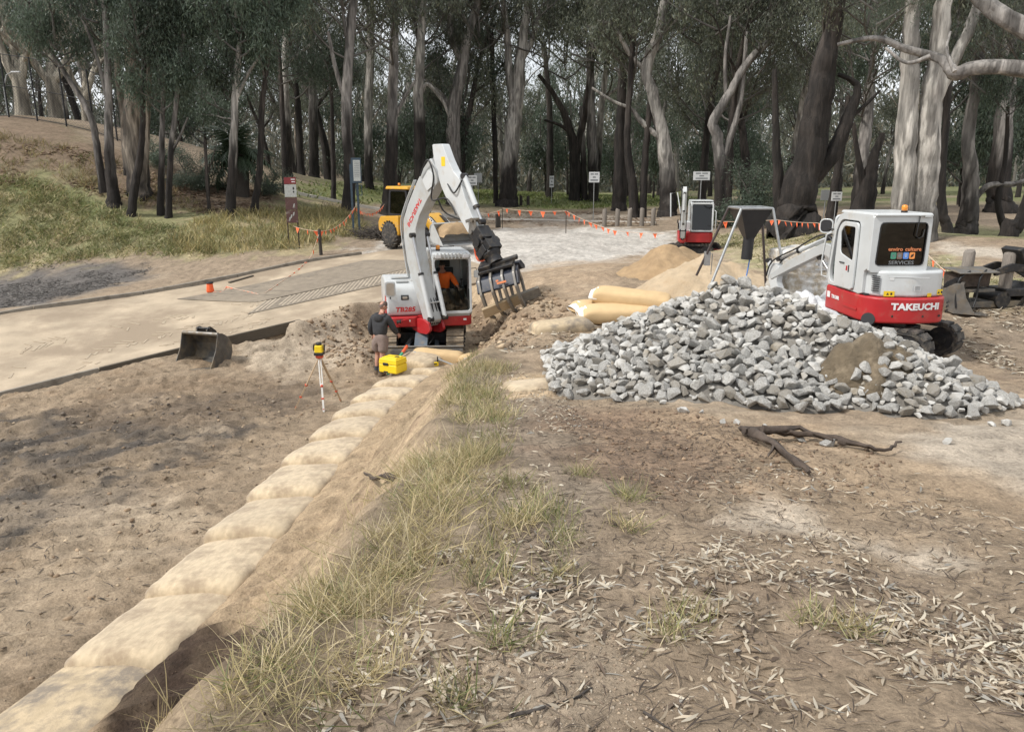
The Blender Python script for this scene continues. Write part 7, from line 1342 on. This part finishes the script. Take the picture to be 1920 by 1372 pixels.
# ---- generic woodland trees behind, copies of a few prototypes
PROT = []
for i in range(6):
    rg = random.Random(300 + i); h_ = rg.uniform(15, 21); r0 = rg.uniform(.2, .4); r = empty('gum_tree', loc=(0, 0, 0)); ln = rg.uniform(-.08, .08); p = [Vector((0, 0, -.3)), Vector((0, 0, .5))]; d = Vector((ln, rg.uniform(-.05, .05), 1))
    for k in range(6): d = (d + Vector((rg.uniform(-.13, .13), rg.uniform(-.13, .13), 0))).normalized(); p.append(p[-1] + d * h_ / 6)
    rad = [r0 * 1.35, r0 * 1.05] + [r0 * (1 - .13 * (k + 1)) for k in range(6)]; paths = [(p, rad)]
    for k in range(rg.randint(2, 4)):
        j = rg.randint(3, 6); a = rg.uniform(0, 6.28); q0 = p[j]; L = rg.uniform(3, 5.5); dd = Vector((math.cos(a), math.sin(a), rg.uniform(.5, 1.2))); paths.append(([q0, q0 + dd * L * .4, q0 + dd * L * .7 + Vector((0, 0, .5)), q0 + dd * L], [rad[j] * .5, rad[j] * .4, rad[j] * .28, .04]))
    trunk_obj(paths, r, Vector(), rg.uniform(1.5, 4.5), ['grey', 'dark', 'pale', 'grey', 'dark', 'tan'][i], 400 + i, 10)
    for k in range(2): c = p[4 + 2 * k if 4 + 2 * k < len(p) else -1] + Vector((rg.uniform(-1, 1), rg.uniform(-1, 1), -3.6)); link('crown', CROWNS[rg.randrange(5)], r, T(c) @ RZ(rg.uniform(0, 6)) @ Matrix.Scale(rg.uniform(.85, 1.1), 4))
    PROT.append((r, ['grey-barked', 'dark-barked', 'pale-barked', 'grey-barked', 'dark-barked', 'tan-barked'][i]))
rg = random.Random(41); used = set(); placed = []; spots = []
tries = 0
while len(spots) < 62 and tries < 6000:
    tries += 1; Y = 52 + 68 * rg.random() ** 1.0; px_ = rg.uniform(-160, 2080); x = (px_ - 960) / FPX * Y * 1.0
    if px_ > 1300: Y = rg.uniform(40, 100); x = (px_ - 960) / FPX * Y
    if px_ < 520 and Y < 56: continue
    if 900 < px_ < 1250 and Y < 68: continue
    if all((x - a) ** 2 + (Y - b) ** 2 > (3.4 + Y * .018) ** 2 for a, b in spots): spots.append((x, Y))
for i, (x, Y) in enumerate(spots):
    k = rg.randrange(6); src, kind = PROT[k]; o = copy_tree(src) if k in used else src; used.add(k); s = rg.uniform(.8, 1.15); o.location = (x, Y, H(x, Y)); o.rotation_euler = (0, 0, rg.uniform(0, 6.28)); o.scale = (s, s, s)
    tag(o, kind + ' gum tree in the dense woodland beyond the clearing', 'tree', kind + ' gums of the woodland')
for k, (src, kind) in enumerate(PROT):
    if k not in used:
        for c in list(src.children): bpy.data.objects.remove(c)
        bpy.data.objects.remove(src)
# ---- understorey saplings with low foliage
rg = random.Random(52)
for i in range(26):
    Y = rg.uniform(46, 95); px_ = rg.uniform(-100, 2020); x = (px_ - 960) / FPX * Y
    if 860 < px_ < 1330 and Y < 75: Y = rg.uniform(76, 100); x = (px_ - 960) / FPX * Y
    if px_ < 500: Y = rg.uniform(50, 80); x = (px_ - 960) / FPX * Y
    b = Vector((x, Y, H(x, Y))); r = empty('gum_sapling', loc=tuple(b)); tag(r, 'slim leafy gum sapling growing under the tall woodland trees', 'sapling', 'saplings under the gums')
    h_ = rg.uniform(6, 10); trunk_obj([([Vector((0, 0, -.2)), Vector((rg.uniform(-.3, .3), 0, h_ * .4)), Vector((rg.uniform(-.8, .8), 0, h_ * .7)), Vector((rg.uniform(-1, 1), 0, h_))], [.13, .1, .07, .03])], r, Vector(), 1.5, rg.choice(['dark', 'grey']), 600 + i, 8)
    link('crown', SLIM[rg.randrange(3)], r, T((0, 0, h_ * .18)) @ RZ(rg.uniform(0, 6)) @ Matrix.Scale(rg.uniform(.9, 1.35), 4))
# ---- far wood: too far to tell tree from tree
ng = np.random.default_rng(77); N = 80000; px_ = ng.uniform(-500, 2450, N); Y = ng.uniform(118, 185, N); x = (px_ - 960) / FPX * Y; z = 1.5 + 18 * ng.random(N) ** 1.7
keep = vnoise(x * .16, z * .22 + Y * .05) + .55 * vnoise(x * .5, z * .6) > -.6 + .055 * np.clip(z - 9, 0, 30); x, Y, z = x[keep], Y[keep], z[keep]
V, F_, cl = leaves(np.stack([x, Y, z], 1), 3, (1.3, 1.3, 1.0), 1.35, ng, [(.12, .13, .105), (.14, .15, .115), (.10, .11, .09), (.17, .17, .135), (.2, .175, .125)], .6)
q = MB()
for k in range(120): pxx = ng.uniform(-400, 2300); yy = ng.uniform(112, 170); xx = (pxx - 960) / FPX * yy; r_ = ng.uniform(.2, .5); q.tube([(xx, yy, 1), (xx + ng.uniform(-.6, .6), yy, 9), (xx + ng.uniform(-2, 2), yy, 20)], [r_, r_ * .8, r_ * .4], 6, caps=False)
me = bpy.data.meshes.new('distant_wood'); nb_ = len(q.v); va = np.concatenate([np.array(q.v), V]); fa = np.concatenate([np.array(q.f), F_ + nb_]); me.vertices.add(len(va)); me.vertices.foreach_set('co', va.astype(np.float32).ravel()); me.loops.add(fa.size); me.loops.foreach_set('vertex_index', fa.astype(np.int32).ravel()); me.polygons.add(len(fa)); me.polygons.foreach_set('loop_start', np.arange(0, fa.size, 4, dtype=np.int32)); me.update(calc_edges=True)
set_cols(me, np.concatenate([np.tile([[.2, .185, .165]], (nb_, 1)), cl])); me.materials.append(MAT['leaf']); tag(link('distant_wood', me), 'far-off dense gum wood closing the view', 'wood', kind='stuff')
# ---- bare plane trees behind the fence, fence, lamp, palm, shrubs
def bare_tree(label, px_, Y, h_, seed, r0=.42):
    b = PT(px_, 240, Y=Y); b.z = H(b.x, Y); r = empty('plane_tree', loc=tuple(b)); tag(r, label, 'tree'); rg = random.Random(seed); tubes = []; tips = []
    grow(rg, (0, 0, h_ * .18), (.5, .1, 1), h_ * .3, r0 * .7, 5, .15, (2, 3), .72, tubes, tips); grow(rg, (0, 0, h_ * .18), (-.6, -.1, .9), h_ * .32, r0 * .7, 5, .15, (2, 3), .72, tubes, tips); grow(rg, (0, 0, h_ * .2), (0, .3, 1), h_ * .3, r0 * .6, 5, .2, (2, 3), .72, tubes, tips)
    q = MB(); q.tube([(0, 0, -.3), (0, 0, .3), (.03, 0, h_ * .12), (0, 0, h_ * .21)], [r0 * 1.25, r0, r0 * .9, r0 * .85], 14)
    for pts, a, c in tubes: q.tube(pts, [max(a + (c - a) * i / (len(pts) - 1), .012) for i in range(len(pts))], 7 if a > .08 else 4, caps=False)
    me = q.mesh('trunk', 'trunk'); set_cols(me, bark_cols(np.array(q.v), 0, -3, 'plane', seed)); link('trunk', me, r)
bare_tree('bare spreading plane tree behind the fence, thicker one', 48, 50, 11, 1, .45); bare_tree('bare plane tree beside the black fence corner post', 108, 51, 12, 2, .42); bare_tree('bare pale plane tree further along the black fence', 165, 56, 10, 3, .35); bare_tree('tall thin bare tree at the fence end', -10, 60, 15, 4, .3)
fp = [PT(px_, py_, Y=45.5) for px_, py_ in ((-60, 232), (20, 240), (73, 246), (127, 252), (178, 262), (222, 280), (280, 305))]; f0 = fp[0].copy(); f0.z = H(f0.x, f0.y); fe = empty('fence', loc=tuple(f0)); tag(fe, 'black chain-wire fence along the top of the left bank', 'fence')
for p in fp: p.z = H(p.x, p.y)
for p in fp: q = MB(); q.tube([p - f0 - Vector((0, 0, .3)), p - f0 + Vector((0, 0, 3.4))], .045, 8); q.build('fence_post', 'fence_black', fe)
for a, b in zip(fp[:-1], fp[1:]):
    for h_ in (.1, 1.7, 3.35): q = MB(); q.tube([a - f0 + Vector((0, 0, h_)), b - f0 + Vector((0, 0, h_))], .022, 6); q.build('fence_rail', 'fence_black', fe)
    q = MB(); L = (b - a).length; n = int(L / .16); hh = 3.2; d = (b - a) / n
    for k in range(-int(hh / (L / n)), n):
        for sg in (1, -1):
            s0, s1 = k, k + hh / (L / n); t0 = max(0, -s0) ; t1 = min(s1, n) - s0; z0, z1 = t0 * (L / n), t1 * (L / n)
            if t1 <= t0: continue
            pa, pb = a + d * (s0 + t0), a + d * (s0 + t1)
            if sg < 0: pa, pb = a + d * (n - (s0 + t0)), a + d * (n - (s0 + t1))
            q.tube([pa - f0 + Vector((0, 0, .1 + z0)), pb - f0 + Vector((0, 0, .1 + z1))], .004, 3, caps=False)
    q.build('wire_mesh', 'fence_black', fe)
lp = PT(18, 232, Y=47); lp.z = H(lp.x, lp.y); r = empty('lamp_post', loc=tuple(lp)); tag(r, 'slim lamp post with curved arm behind the fence', 'lamp post'); zt_ = PT(18, 165, Y=47).z - lp.z; q = MB(); q.tube([(0, 0, -.2), (0, 0, zt_), (.25, 0, zt_ + .7), (.6, 0, zt_ + .85)], [.06, .05, .04, .035], 8); q.build('pole', 'sign_grey', r); q = MB(); q.box((.8, 0, zt_ + .86), (.5, .16, .08)); q.build('lamp_head', 'sign_white', r, .02)
pb = PT(447, 335, Y=43); pb.z = H(pb.x, pb.y); r = empty('fan_palm', loc=tuple(pb)); tag(r, 'dark shaggy palm clump under the gums on the bank', 'palm'); rg = random.Random(3); q = MB(); q.tube([(0, 0, -.2), (.05, 0, 1.2), (0, 0, 2.2)], [.5, .55, .4], 12); q.build('trunk', 'post_dark', r)
fm = MB()
for k in range(12): t = k / 12; fm.add([(0, 0 + 1.9 * t, .55 * math.sin(t * 2.6) ), (0, 1.9 * (t + .07), .55 * math.sin((t + .07) * 2.6)), (.5 * (1 - t * .7), 1.9 * t + .35, .55 * math.sin(t * 2.6) - .22)], [(0, 1, 2)]); fm.add([(0, 1.9 * t, .55 * math.sin(t * 2.6)), (0, 1.9 * (t + .07), .55 * math.sin((t + .07) * 2.6)), (-.5 * (1 - t * .7), 1.9 * t + .35, .55 * math.sin(t * 2.6) - .22)], [(1, 0, 2)])
fme = fm.mesh('frond', 'frond')
for k in range(70): a = rg.uniform(0, 6.28); e = rg.uniform(-1.3, 1.1); link('frond', fme, r, T((0, 0, 2.1 - .12 * max(0, -e))) @ RZ(a) @ RX(e) @ Matrix.Scale(rg.uniform(.8, 1.25), 4))
def shrub(label, px_, py_, Y, s, seed, cols=None):
    b = PT(px_, py_, Y=Y); b.z = H(b.x, Y); r = empty('shrub', loc=tuple(b)); tag(r, label, 'shrub', 'woodland shrubs'); rg = random.Random(seed); link('foliage', SLIM[rg.randrange(3)], r, T((0, 0, -.6 * s)) @ RZ(rg.uniform(0, 6)) @ Matrix.Diagonal((s, s, s * .5, 1)))
shrub('dense dark green bush left of the huge leaning gum', 1405, 420, 40, .75, 1); shrub('second dense dark bush tight beside the huge leaning gum', 1425, 420, 41, .8, 2); shrub('low bushy regrowth on the litter slope beside the saplings', 345, 320, 42, .5, 3); shrub('low bushy regrowth next to the palm', 390, 330, 43, .5, 4); shrub('pale shrub in the shade beside the thin gum behind the sign', 505, 360, 45, .5, 5); shrub('bushy undergrowth between fence end and palm', 300, 300, 44, .55, 6)

# ================================================================ ground cover: litter, grass, clods (nobody could count it)
NG = np.random.default_rng(5)
def sample_poly(P, n):
    P = np.array(P); lo, hi = P.min(0), P.max(0); out_ = np.empty((0, 2))
    while len(out_) < n: c = NG.uniform(lo, hi, (n * 3, 2)); out_ = np.concatenate([out_, c[in_poly(c[:, 0], c[:, 1], P)]])
    return out_[:n]
def strips(c, d, up, L, Wd, curl, cols, name, mname, label, cat, seg=3, taper=True, jitter=.3):
    """c base points, d directions, one narrow curved strip each"""
    n = len(c); s = np.cross(d, up); s /= np.linalg.norm(s, axis=1)[:, None] + 1e-9; V = np.empty((n, (seg + 1) * 2, 3)); prof = {3: (.25, 1, .8, .06), 2: (.55, 1, .08)}[seg] if taper else [1] * (seg + 1)
    for k in range(seg + 1):
        t = k / seg; p = c + d * (L * t)[:, None] + up * (curl * t * t * L)[:, None] if not isinstance(curl, tuple) else c + d * (L * t)[:, None] + up * (curl[0] * np.sin(math.pi * t) * L)[:, None] + s * (curl[1] * np.sin(math.pi * t) * L)[:, None]
        w_ = (Wd * prof[k] * .5)[:, None]; V[:, 2 * k] = p + s * w_; V[:, 2 * k + 1] = p - s * w_
    base = np.array([[2 * k, 2 * k + 1, 2 * k + 3, 2 * k + 2] for k in range(seg)]); F_ = (np.arange(n)[:, None, None] * (seg + 1) * 2 + base[None]).reshape(-1, 4)
    va = V.reshape(-1, 3); me = bpy.data.meshes.new(name); me.vertices.add(len(va)); me.vertices.foreach_set('co', va.astype(np.float32).ravel()); me.loops.add(F_.size); me.loops.foreach_set('vertex_index', F_.astype(np.int32).ravel()); me.polygons.add(len(F_)); me.polygons.foreach_set('loop_start', np.arange(0, F_.size, 4, dtype=np.int32)); me.polygons.foreach_set('use_smooth', np.ones(len(F_), bool)); me.update(calc_edges=True)
    set_cols(me, np.repeat(cols, (seg + 1) * 2, 0)); me.materials.append(MAT[mname]); return tag(link(name, me), label, cat, kind='stuff')
def pick(cols, n, var=.3, wts=None):
    c = np.array(cols)[NG.choice(len(cols), size=n, p=wts)]; return c * NG.uniform(1 - var, 1 + var, (n, 1))
def flatdirs(n): a = NG.uniform(0, 2 * np.pi, n); return np.stack([np.cos(a), np.sin(a), NG.normal(size=n) * .16], 1)
# ---- gum leaves
def litter(regs, Lr, Wr, lab, name, cols, wts, clump=1.5, z0=.006):
    pts = []
    for poly, n in regs:
        P = gpoly(poly); s = sample_poly(P, int(n * 2.2)); dens = fbm(s[:, 0] * clump + 3, s[:, 1] * clump, 3) + .5 * fbm(s[:, 0] * clump * 3, s[:, 1] * clump * 3, 2); k = np.argsort(-(dens + NG.normal(size=len(s)) * .16))[:n]; pts.append(s[k])
    s = np.concatenate(pts); n = len(s); z = Hv(s[:, 0], s[:, 1]) + z0 - .007 + NG.random(n) * .014; d = flatdirs(n); d /= np.linalg.norm(d, axis=1)[:, None]; up = np.stack([NG.normal(size=n) * .35, NG.normal(size=n) * .35, np.ones(n)], 1); up -= d * (up * d).sum(1)[:, None]; up /= np.linalg.norm(up, axis=1)[:, None]
    L = NG.uniform(*Lr, n); W_ = NG.uniform(*Wr, n); strips(np.column_stack([s, z]), d, up, L, W_, (NG.uniform(-.02, .09, n), NG.normal(size=n) * .07), pick(cols, n, .25, wts), name, 'litter_leaf', lab, 'leaf litter')
LC = [(.62, .56, .45), (.50, .43, .33), (.40, .33, .24), (.28, .215, .15), (.15, .11, .08), (.36, .34, .30)]
litter([([(780, 1372), (900, 1150), (960, 980), (1100, 900), (1260, 960), (1180, 1080), (1060, 1200), (1100, 1372)], 700), ([(880, 720), (960, 690), (1060, 740), (1120, 830), (1150, 920), (1000, 1000), (880, 900), (900, 800)], 1500), ([(1100, 1060), (1400, 1010), (1600, 1080), (1990, 1160), (1990, 1420), (1500, 1420), (1180, 1200)], 1500), ([(1560, 1150), (1990, 1180), (1990, 1420), (1640, 1420)], 1000), ([(850, 1100), (1300, 1020), (1300, 1400), (800, 1400)], 500), ([(560, 1400), (640, 1250), (800, 1050), (900, 1000), (860, 1200), (800, 1400)], 520), ([(1150, 830), (1700, 880), (1950, 1000), (1950, 1100), (1200, 1000)], 420), ([(1330, 1010), (1560, 990), (1640, 1060), (1500, 1110), (1300, 1080)], 600)], (.03, .092), (.006, .018), 'pale curled gum leaves scattered over the bare dirt and crest', 'leaf_litter', LC, [.17, .19, .2, .19, .16, .09])
litter([([(1330, 440), (1480, 436), (1600, 460), (1760, 480), (2000, 540), (1790, 560), (1500, 530)], 2600), ([(1780, 560), (1990, 590), (1990, 720), (1800, 660)], 900), ([(940, 640), (1100, 600), (1230, 590), (1040, 680), (960, 700)], 500)], (.08, .2), (.025, .05), 'pale fallen leaves on the grass beyond the rock pile', 'leaf_litter', LC, [.25, .25, .2, .15, .1, .05], .8)
litter([([(-200, 300), (100, 270), (300, 330), (500, 360), (520, 395), (430, 400), (300, 395), (200, 370), (-200, 330)], 4200), ([(880, 395), (1240, 400), (1230, 425), (880, 420)], 1500)], (.15, .4), (.05, .1), 'brown leaf litter on the wooded bank', 'leaf_litter', [(.33, .24, .17), (.26, .18, .12), (.18, .12, .085), (.42, .34, .26)], [.3, .3, .25, .15], .4, .01)
litter([([(-80, 495), (130, 490), (285, 492), (270, 522), (150, 552), (-80, 600)], 5200)], (.08, .22), (.02, .045), 'grey mulch and leaf strips beside the ramp edging', 'mulch', [(.09, .085, .08), (.14, .13, .12), (.22, .205, .19), (.06, .052, .047)], [.35, .3, .15, .2], .5)
# ---- bark shreds and twigs in the dirt
def shreds(regs, Lr, Wr, lab, cols):
    s = np.concatenate([sample_poly(gpoly(p), n) for p, n in regs]); n = len(s); z = Hv(s[:, 0], s[:, 1]) + .004; d = flatdirs(n); d[:, 2] *= .3; up = np.tile([[0, 0, 1.]], (n, 1)); strips(np.column_stack([s, z]), d, up, NG.uniform(*Lr, n), NG.uniform(*Wr, n), (NG.uniform(0, .05, n), NG.normal(size=n) * .1), pick(cols, n), 'bark_shreds', 'litter_leaf', lab, 'bark shreds')
shreds([([(820, 1372), (900, 900), (1000, 700), (1400, 800), (1990, 1000), (1990, 1420)], 4200), ([(1050, 780), (1400, 800), (1420, 900), (1150, 960)], 900)], (.03, .13), (.003, .008), 'dark bark shreds and twigs in the dirt of the bank top', [(.07, .052, .04), (.11, .085, .065), (.2, .155, .115)])
shreds([([(-60, 780), (420, 735), (620, 760), (330, 900), (-80, 1080)], 1500), ([(-80, 1000), (560, 800), (300, 1100), (-80, 1400)], 500)], (.05, .22), (.006, .02), 'dark sodden bark and roots in the muddy floor', [(.06, .05, .042), (.10, .082, .066), (.17, .14, .11)])
# ---- grass blades
GR = [(.46, .38, .215), (.38, .32, .165), (.25, .245, .105), (.15, .175, .062), (.55, .47, .31)]
def tufts(cent, nb, rad, Lr, W_, cols, wts, lab, name='grass', lean=.5, curl=-.25, wind=0):
    n = len(cent) * nb; c = np.repeat(cent, nb, 0) + np.column_stack([NG.normal(size=(n, 2)) * rad, np.zeros(n)]); c[:, 2] = Hv(c[:, 0], c[:, 1]) - .01
    d = np.stack([NG.normal(size=n) * lean + wind, NG.normal(size=n) * lean, np.ones(n)], 1); d /= np.linalg.norm(d, axis=1)[:, None]; up = np.stack([NG.normal(size=n), NG.normal(size=n), np.zeros(n)], 1); up -= d * (up * d).sum(1)[:, None]; up /= np.linalg.norm(up, axis=1)[:, None]; out_ = np.sign((up[:, :2] * d[:, :2]).sum(1)); up *= np.where(out_ == 0, 1, out_)[:, None]
    tone = np.repeat(NG.uniform(.75, 1.25, (len(cent), 1)), nb, 0); k = np.repeat(NG.choice(len(cols), size=len(cent), p=wts), nb); mixk = NG.choice(len(cols), size=n, p=wts); k = np.where(NG.random(n) < .35, mixk, k); cl = np.array(cols)[k] * tone * NG.uniform(.7, 1.3, (n, 1))
    L = NG.uniform(*Lr, n) * np.repeat(NG.uniform(.6, 1.2, len(cent)), nb); strips(c, d, up, L, np.full(n, W_) * NG.uniform(.7, 1.3, n), NG.uniform(-.05, .55, n), cl, name, 'grass_blade', lab, 'grass', 3)
def cen(poly, n): s = sample_poly(gpoly(poly), n); return np.column_stack([s, Hv(s[:, 0], s[:, 1])])
def crestpts(y0, y1, n, a, b):
    y = NG.uniform(y0, y1, n * 3); x = itp(y, CREST) + NG.uniform(a, b, n * 3); k = np.argsort(-(fbm(x * 2.2, y * 1.3 + 4, 3) + NG.normal(size=n * 3) * .12))[:n]; x, y = x[k], y[k]; return np.column_stack([x, y, Hv(x, y)])
tufts(crestpts(1.4, 6.2, 170, -.34, .5), 22, .07, (.06, .26), .0036, GR, [.36, .24, .14, .06, .2], 'long dry and green grass along the crest of the bank', lean=.75, wind=-.12)
tufts(crestpts(6.0, 11.2, 170, -.1, .65), 18, .08, (.06, .2), .0055, GR, [.34, .26, .18, .08, .14], 'dry grass along the bank crest towards the excavator', lean=.5)
tufts(cen([(840, 1000), (960, 900), (1060, 960), (1030, 1100), (900, 1150)], 50), 22, .05, (.06, .2), .004, GR, [.22, .26, .28, .16, .08], 'short grass tufts among the leaf litter')
tufts(cen([(840, 700), (930, 690), (960, 800), (930, 900), (860, 900)], 90), 22, .06, (.08, .25), .005, GR, [.2, .25, .3, .2, .05], 'green grass tufts above the sandy cut')
tufts(cen([(380, 1400), (470, 1230), (560, 1130), (680, 1020), (780, 950), (860, 950), (800, 1080), (740, 1200), (690, 1400)], 120), 20, .06, (.06, .24), .0036, GR, [.38, .22, .12, .08, .2], 'matted straw grass on the near shoulder of the bank', lean=.85, wind=-.1)
gt = [G(*q) for q in ((1085, 890), (1180, 935), (865, 1320), (700, 1270), (1050, 1080), (1060, 1010), (1290, 1160), (1530, 1165), (1250, 1190), (940, 1210), (1600, 1190), (1180, 990), (980, 985))]; tufts(np.repeat(np.array([tuple(g) for g in gt]), 3, 0), 30, .05, (.06, .2), .004, GR, [.34, .2, .24, .17, .05], 'single grass tufts on the bare dirt', lean=.6)
tufts(cen([(-300, 486), (150, 487), (300, 478), (420, 478), (330, 432), (230, 400), (60, 335), (-300, 330)], 760), 24, .22, (.18, .42), .03, [(.19, .20, .08), (.15, .17, .065), (.29, .265, .125), (.38, .325, .18)], [.28, .2, .3, .22], 'patchy green grass on the left bank', lean=.8, wind=.25)
tufts(cen([(330, 470), (440, 478), (560, 468), (690, 440), (660, 395), (480, 400), (330, 425)], 480), 18, .2, (.25, .6), .03, [(.36, .30, .14), (.28, .255, .115), (.2, .2, .085), (.42, .35, .18)], [.35, .3, .2, .15], 'tall dry grass round the maroon sign', lean=.45)
tufts(cen([(-300, 330), (100, 330), (260, 390), (400, 400), (300, 330), (100, 275), (-300, 240)], 260), 14, .2, (.2, .5), .03, [(.3, .23, .12), (.24, .2, .1), (.2, .19, .08)], [.4, .35, .25], 'sparse dry grass on the litter slope', lean=.6)
tufts(cen([(1330, 440), (1480, 436), (1600, 460), (2000, 540), (1500, 530)], 420), 14, .15, (.06, .18), .02, [(.22, .21, .09), (.16, .18, .065), (.32, .28, .15)], [.4, .35, .25], 'short grass beyond the funnel stand')
tufts(cen([(520, 350), (920, 356), (1300, 372), (1300, 388), (1100, 392), (900, 382), (740, 380), (540, 370)], 900), 12, .5, (.15, .35), .09, [(.16, .19, .06), (.12, .16, .05), (.2, .2, .08)], [.4, .35, .25], 'green grass of the woodland clearing')
# ---- clods and grit
RAW = []
for k in range(6):
    v = NG.normal(size=(11, 3)); v /= np.linalg.norm(v, axis=1)[:, None]; v *= np.array((1, .8, .6)) * NG.uniform(.8, 1.1, (11, 1)); bm = bmesh.new(); [bm.verts.new(q) for q in v]; bmesh.ops.convex_hull(bm, input=bm.verts); bmesh.ops.triangulate(bm, faces=bm.faces); bm.verts.index_update(); RAW.append((np.array([tuple(x.co) for x in bm.verts]), np.array([[w_.index for w_ in f.verts] for f in bm.faces]))); bm.free()
mat('clod_soil', 'Col', .95, var=.2, scale=12)
def clods(regs, sr, lab, name, cols, sink=.25, expo=2.5):
    s = np.concatenate([sample_poly(gpoly(p), n) for p, n in regs]); n = len(s); z = Hv(s[:, 0], s[:, 1]); sz = sr[0] + (sr[1] - sr[0]) * NG.random(n) ** expo; a = NG.uniform(0, 6.28, n); VV = []; FF = []; CC = []; off = 0; cl = pick(cols, n, .25)
    for k in range(6):
        m = np.arange(n) % 6 == k; v, f_ = RAW[k]; ca, sa = np.cos(a[m]), np.sin(a[m]); x = v[None, :, 0] * ca[:, None] - v[None, :, 1] * sa[:, None]; y = v[None, :, 0] * sa[:, None] + v[None, :, 1] * ca[:, None]
        P = np.stack([x, y, np.broadcast_to(v[None, :, 2], x.shape)], -1) * sz[m][:, None, None]; P += np.column_stack([s[m], z[m] + sz[m] * sink])[:, None]; VV.append(P.reshape(-1, 3)); FF.append((f_[None] + (np.arange(m.sum()) * len(v))[:, None, None] + off).reshape(-1, 3)); off += m.sum() * len(v); CC.append(np.repeat(cl[m], len(v), 0))
    va = np.concatenate(VV); fa = np.concatenate(FF); me = bpy.data.meshes.new(name); me.vertices.add(len(va)); me.vertices.foreach_set('co', va.astype(np.float32).ravel()); me.loops.add(fa.size); me.loops.foreach_set('vertex_index', fa.astype(np.int32).ravel()); me.polygons.add(len(fa)); me.polygons.foreach_set('loop_start', np.arange(0, fa.size, 3, dtype=np.int32)); me.update(calc_edges=True); set_cols(me, np.concatenate(CC)); me.materials.append(MAT['clod_soil']); tag(link(name, me), lab, 'soil', kind='stuff')
SO = [(.30, .22, .145), (.24, .17, .11), (.36, .28, .19), (.19, .14, .095)]
clods([([(-80, 760), (560, 700), (640, 740), (560, 860), (300, 1060), (-80, 1400)], 800), ([(420, 640), (700, 620), (690, 700), (540, 800), (440, 760)], 400)], (.010, .06), 'crumbled clods on the excavation floor', 'soil_clods', SO, .05, 4)
clods([([(-60, 790), (420, 735), (560, 745), (330, 860), (-80, 1060)], 420)], (.012, .08), 'dark mud lumps on the excavation floor', 'mud_lumps', [(.11, .09, .074), (.15, .122, .095), (.2, .16, .12)], .0, 4)
clods([([(880, 560), (1000, 545), (1075, 570), (1010, 640), (930, 655), (885, 640)], 900), ([(560, 600), (690, 600), (700, 690), (640, 690)], 500)], (.02, .12), 'loose crumbling earth on the dug slopes', 'loose_earth', SO, .2, 3)
clods([([(800, 1400), (1000, 1000), (1400, 850), (1990, 950), (1990, 1400)], 2600), ([(850, 1180), (1150, 1150), (1320, 1400), (850, 1400)], 1500)], (.003, .011), 'grit and small crumbs on the bare dirt', 'grit', [(.30, .235, .165), (.25, .19, .135), (.36, .30, .23), (.2, .15, .11)], .1, 2)
clods([([(1000, 760), (1420, 800), (1700, 860), (1600, 930), (1200, 940)], 1000)], (.006, .03), 'clods of turned earth round the dead root', 'soil_clods', [(.20, .135, .09), (.26, .185, .12), (.16, .11, .075)], .25, 3)
clods([([(230, 1230), (440, 1190), (520, 1230), (500, 1400), (250, 1400)], 2200), ([(380, 1000), (560, 940), (700, 960), (560, 1150), (420, 1180)], 500)], (.002, .009), 'dark moist crumbs beside the nearest sandbags', 'soil_crumbs', [(.085, .055, .038), (.11, .072, .05), (.06, .04, .028)], .3, 2)
bpy.context.view_layer.update()
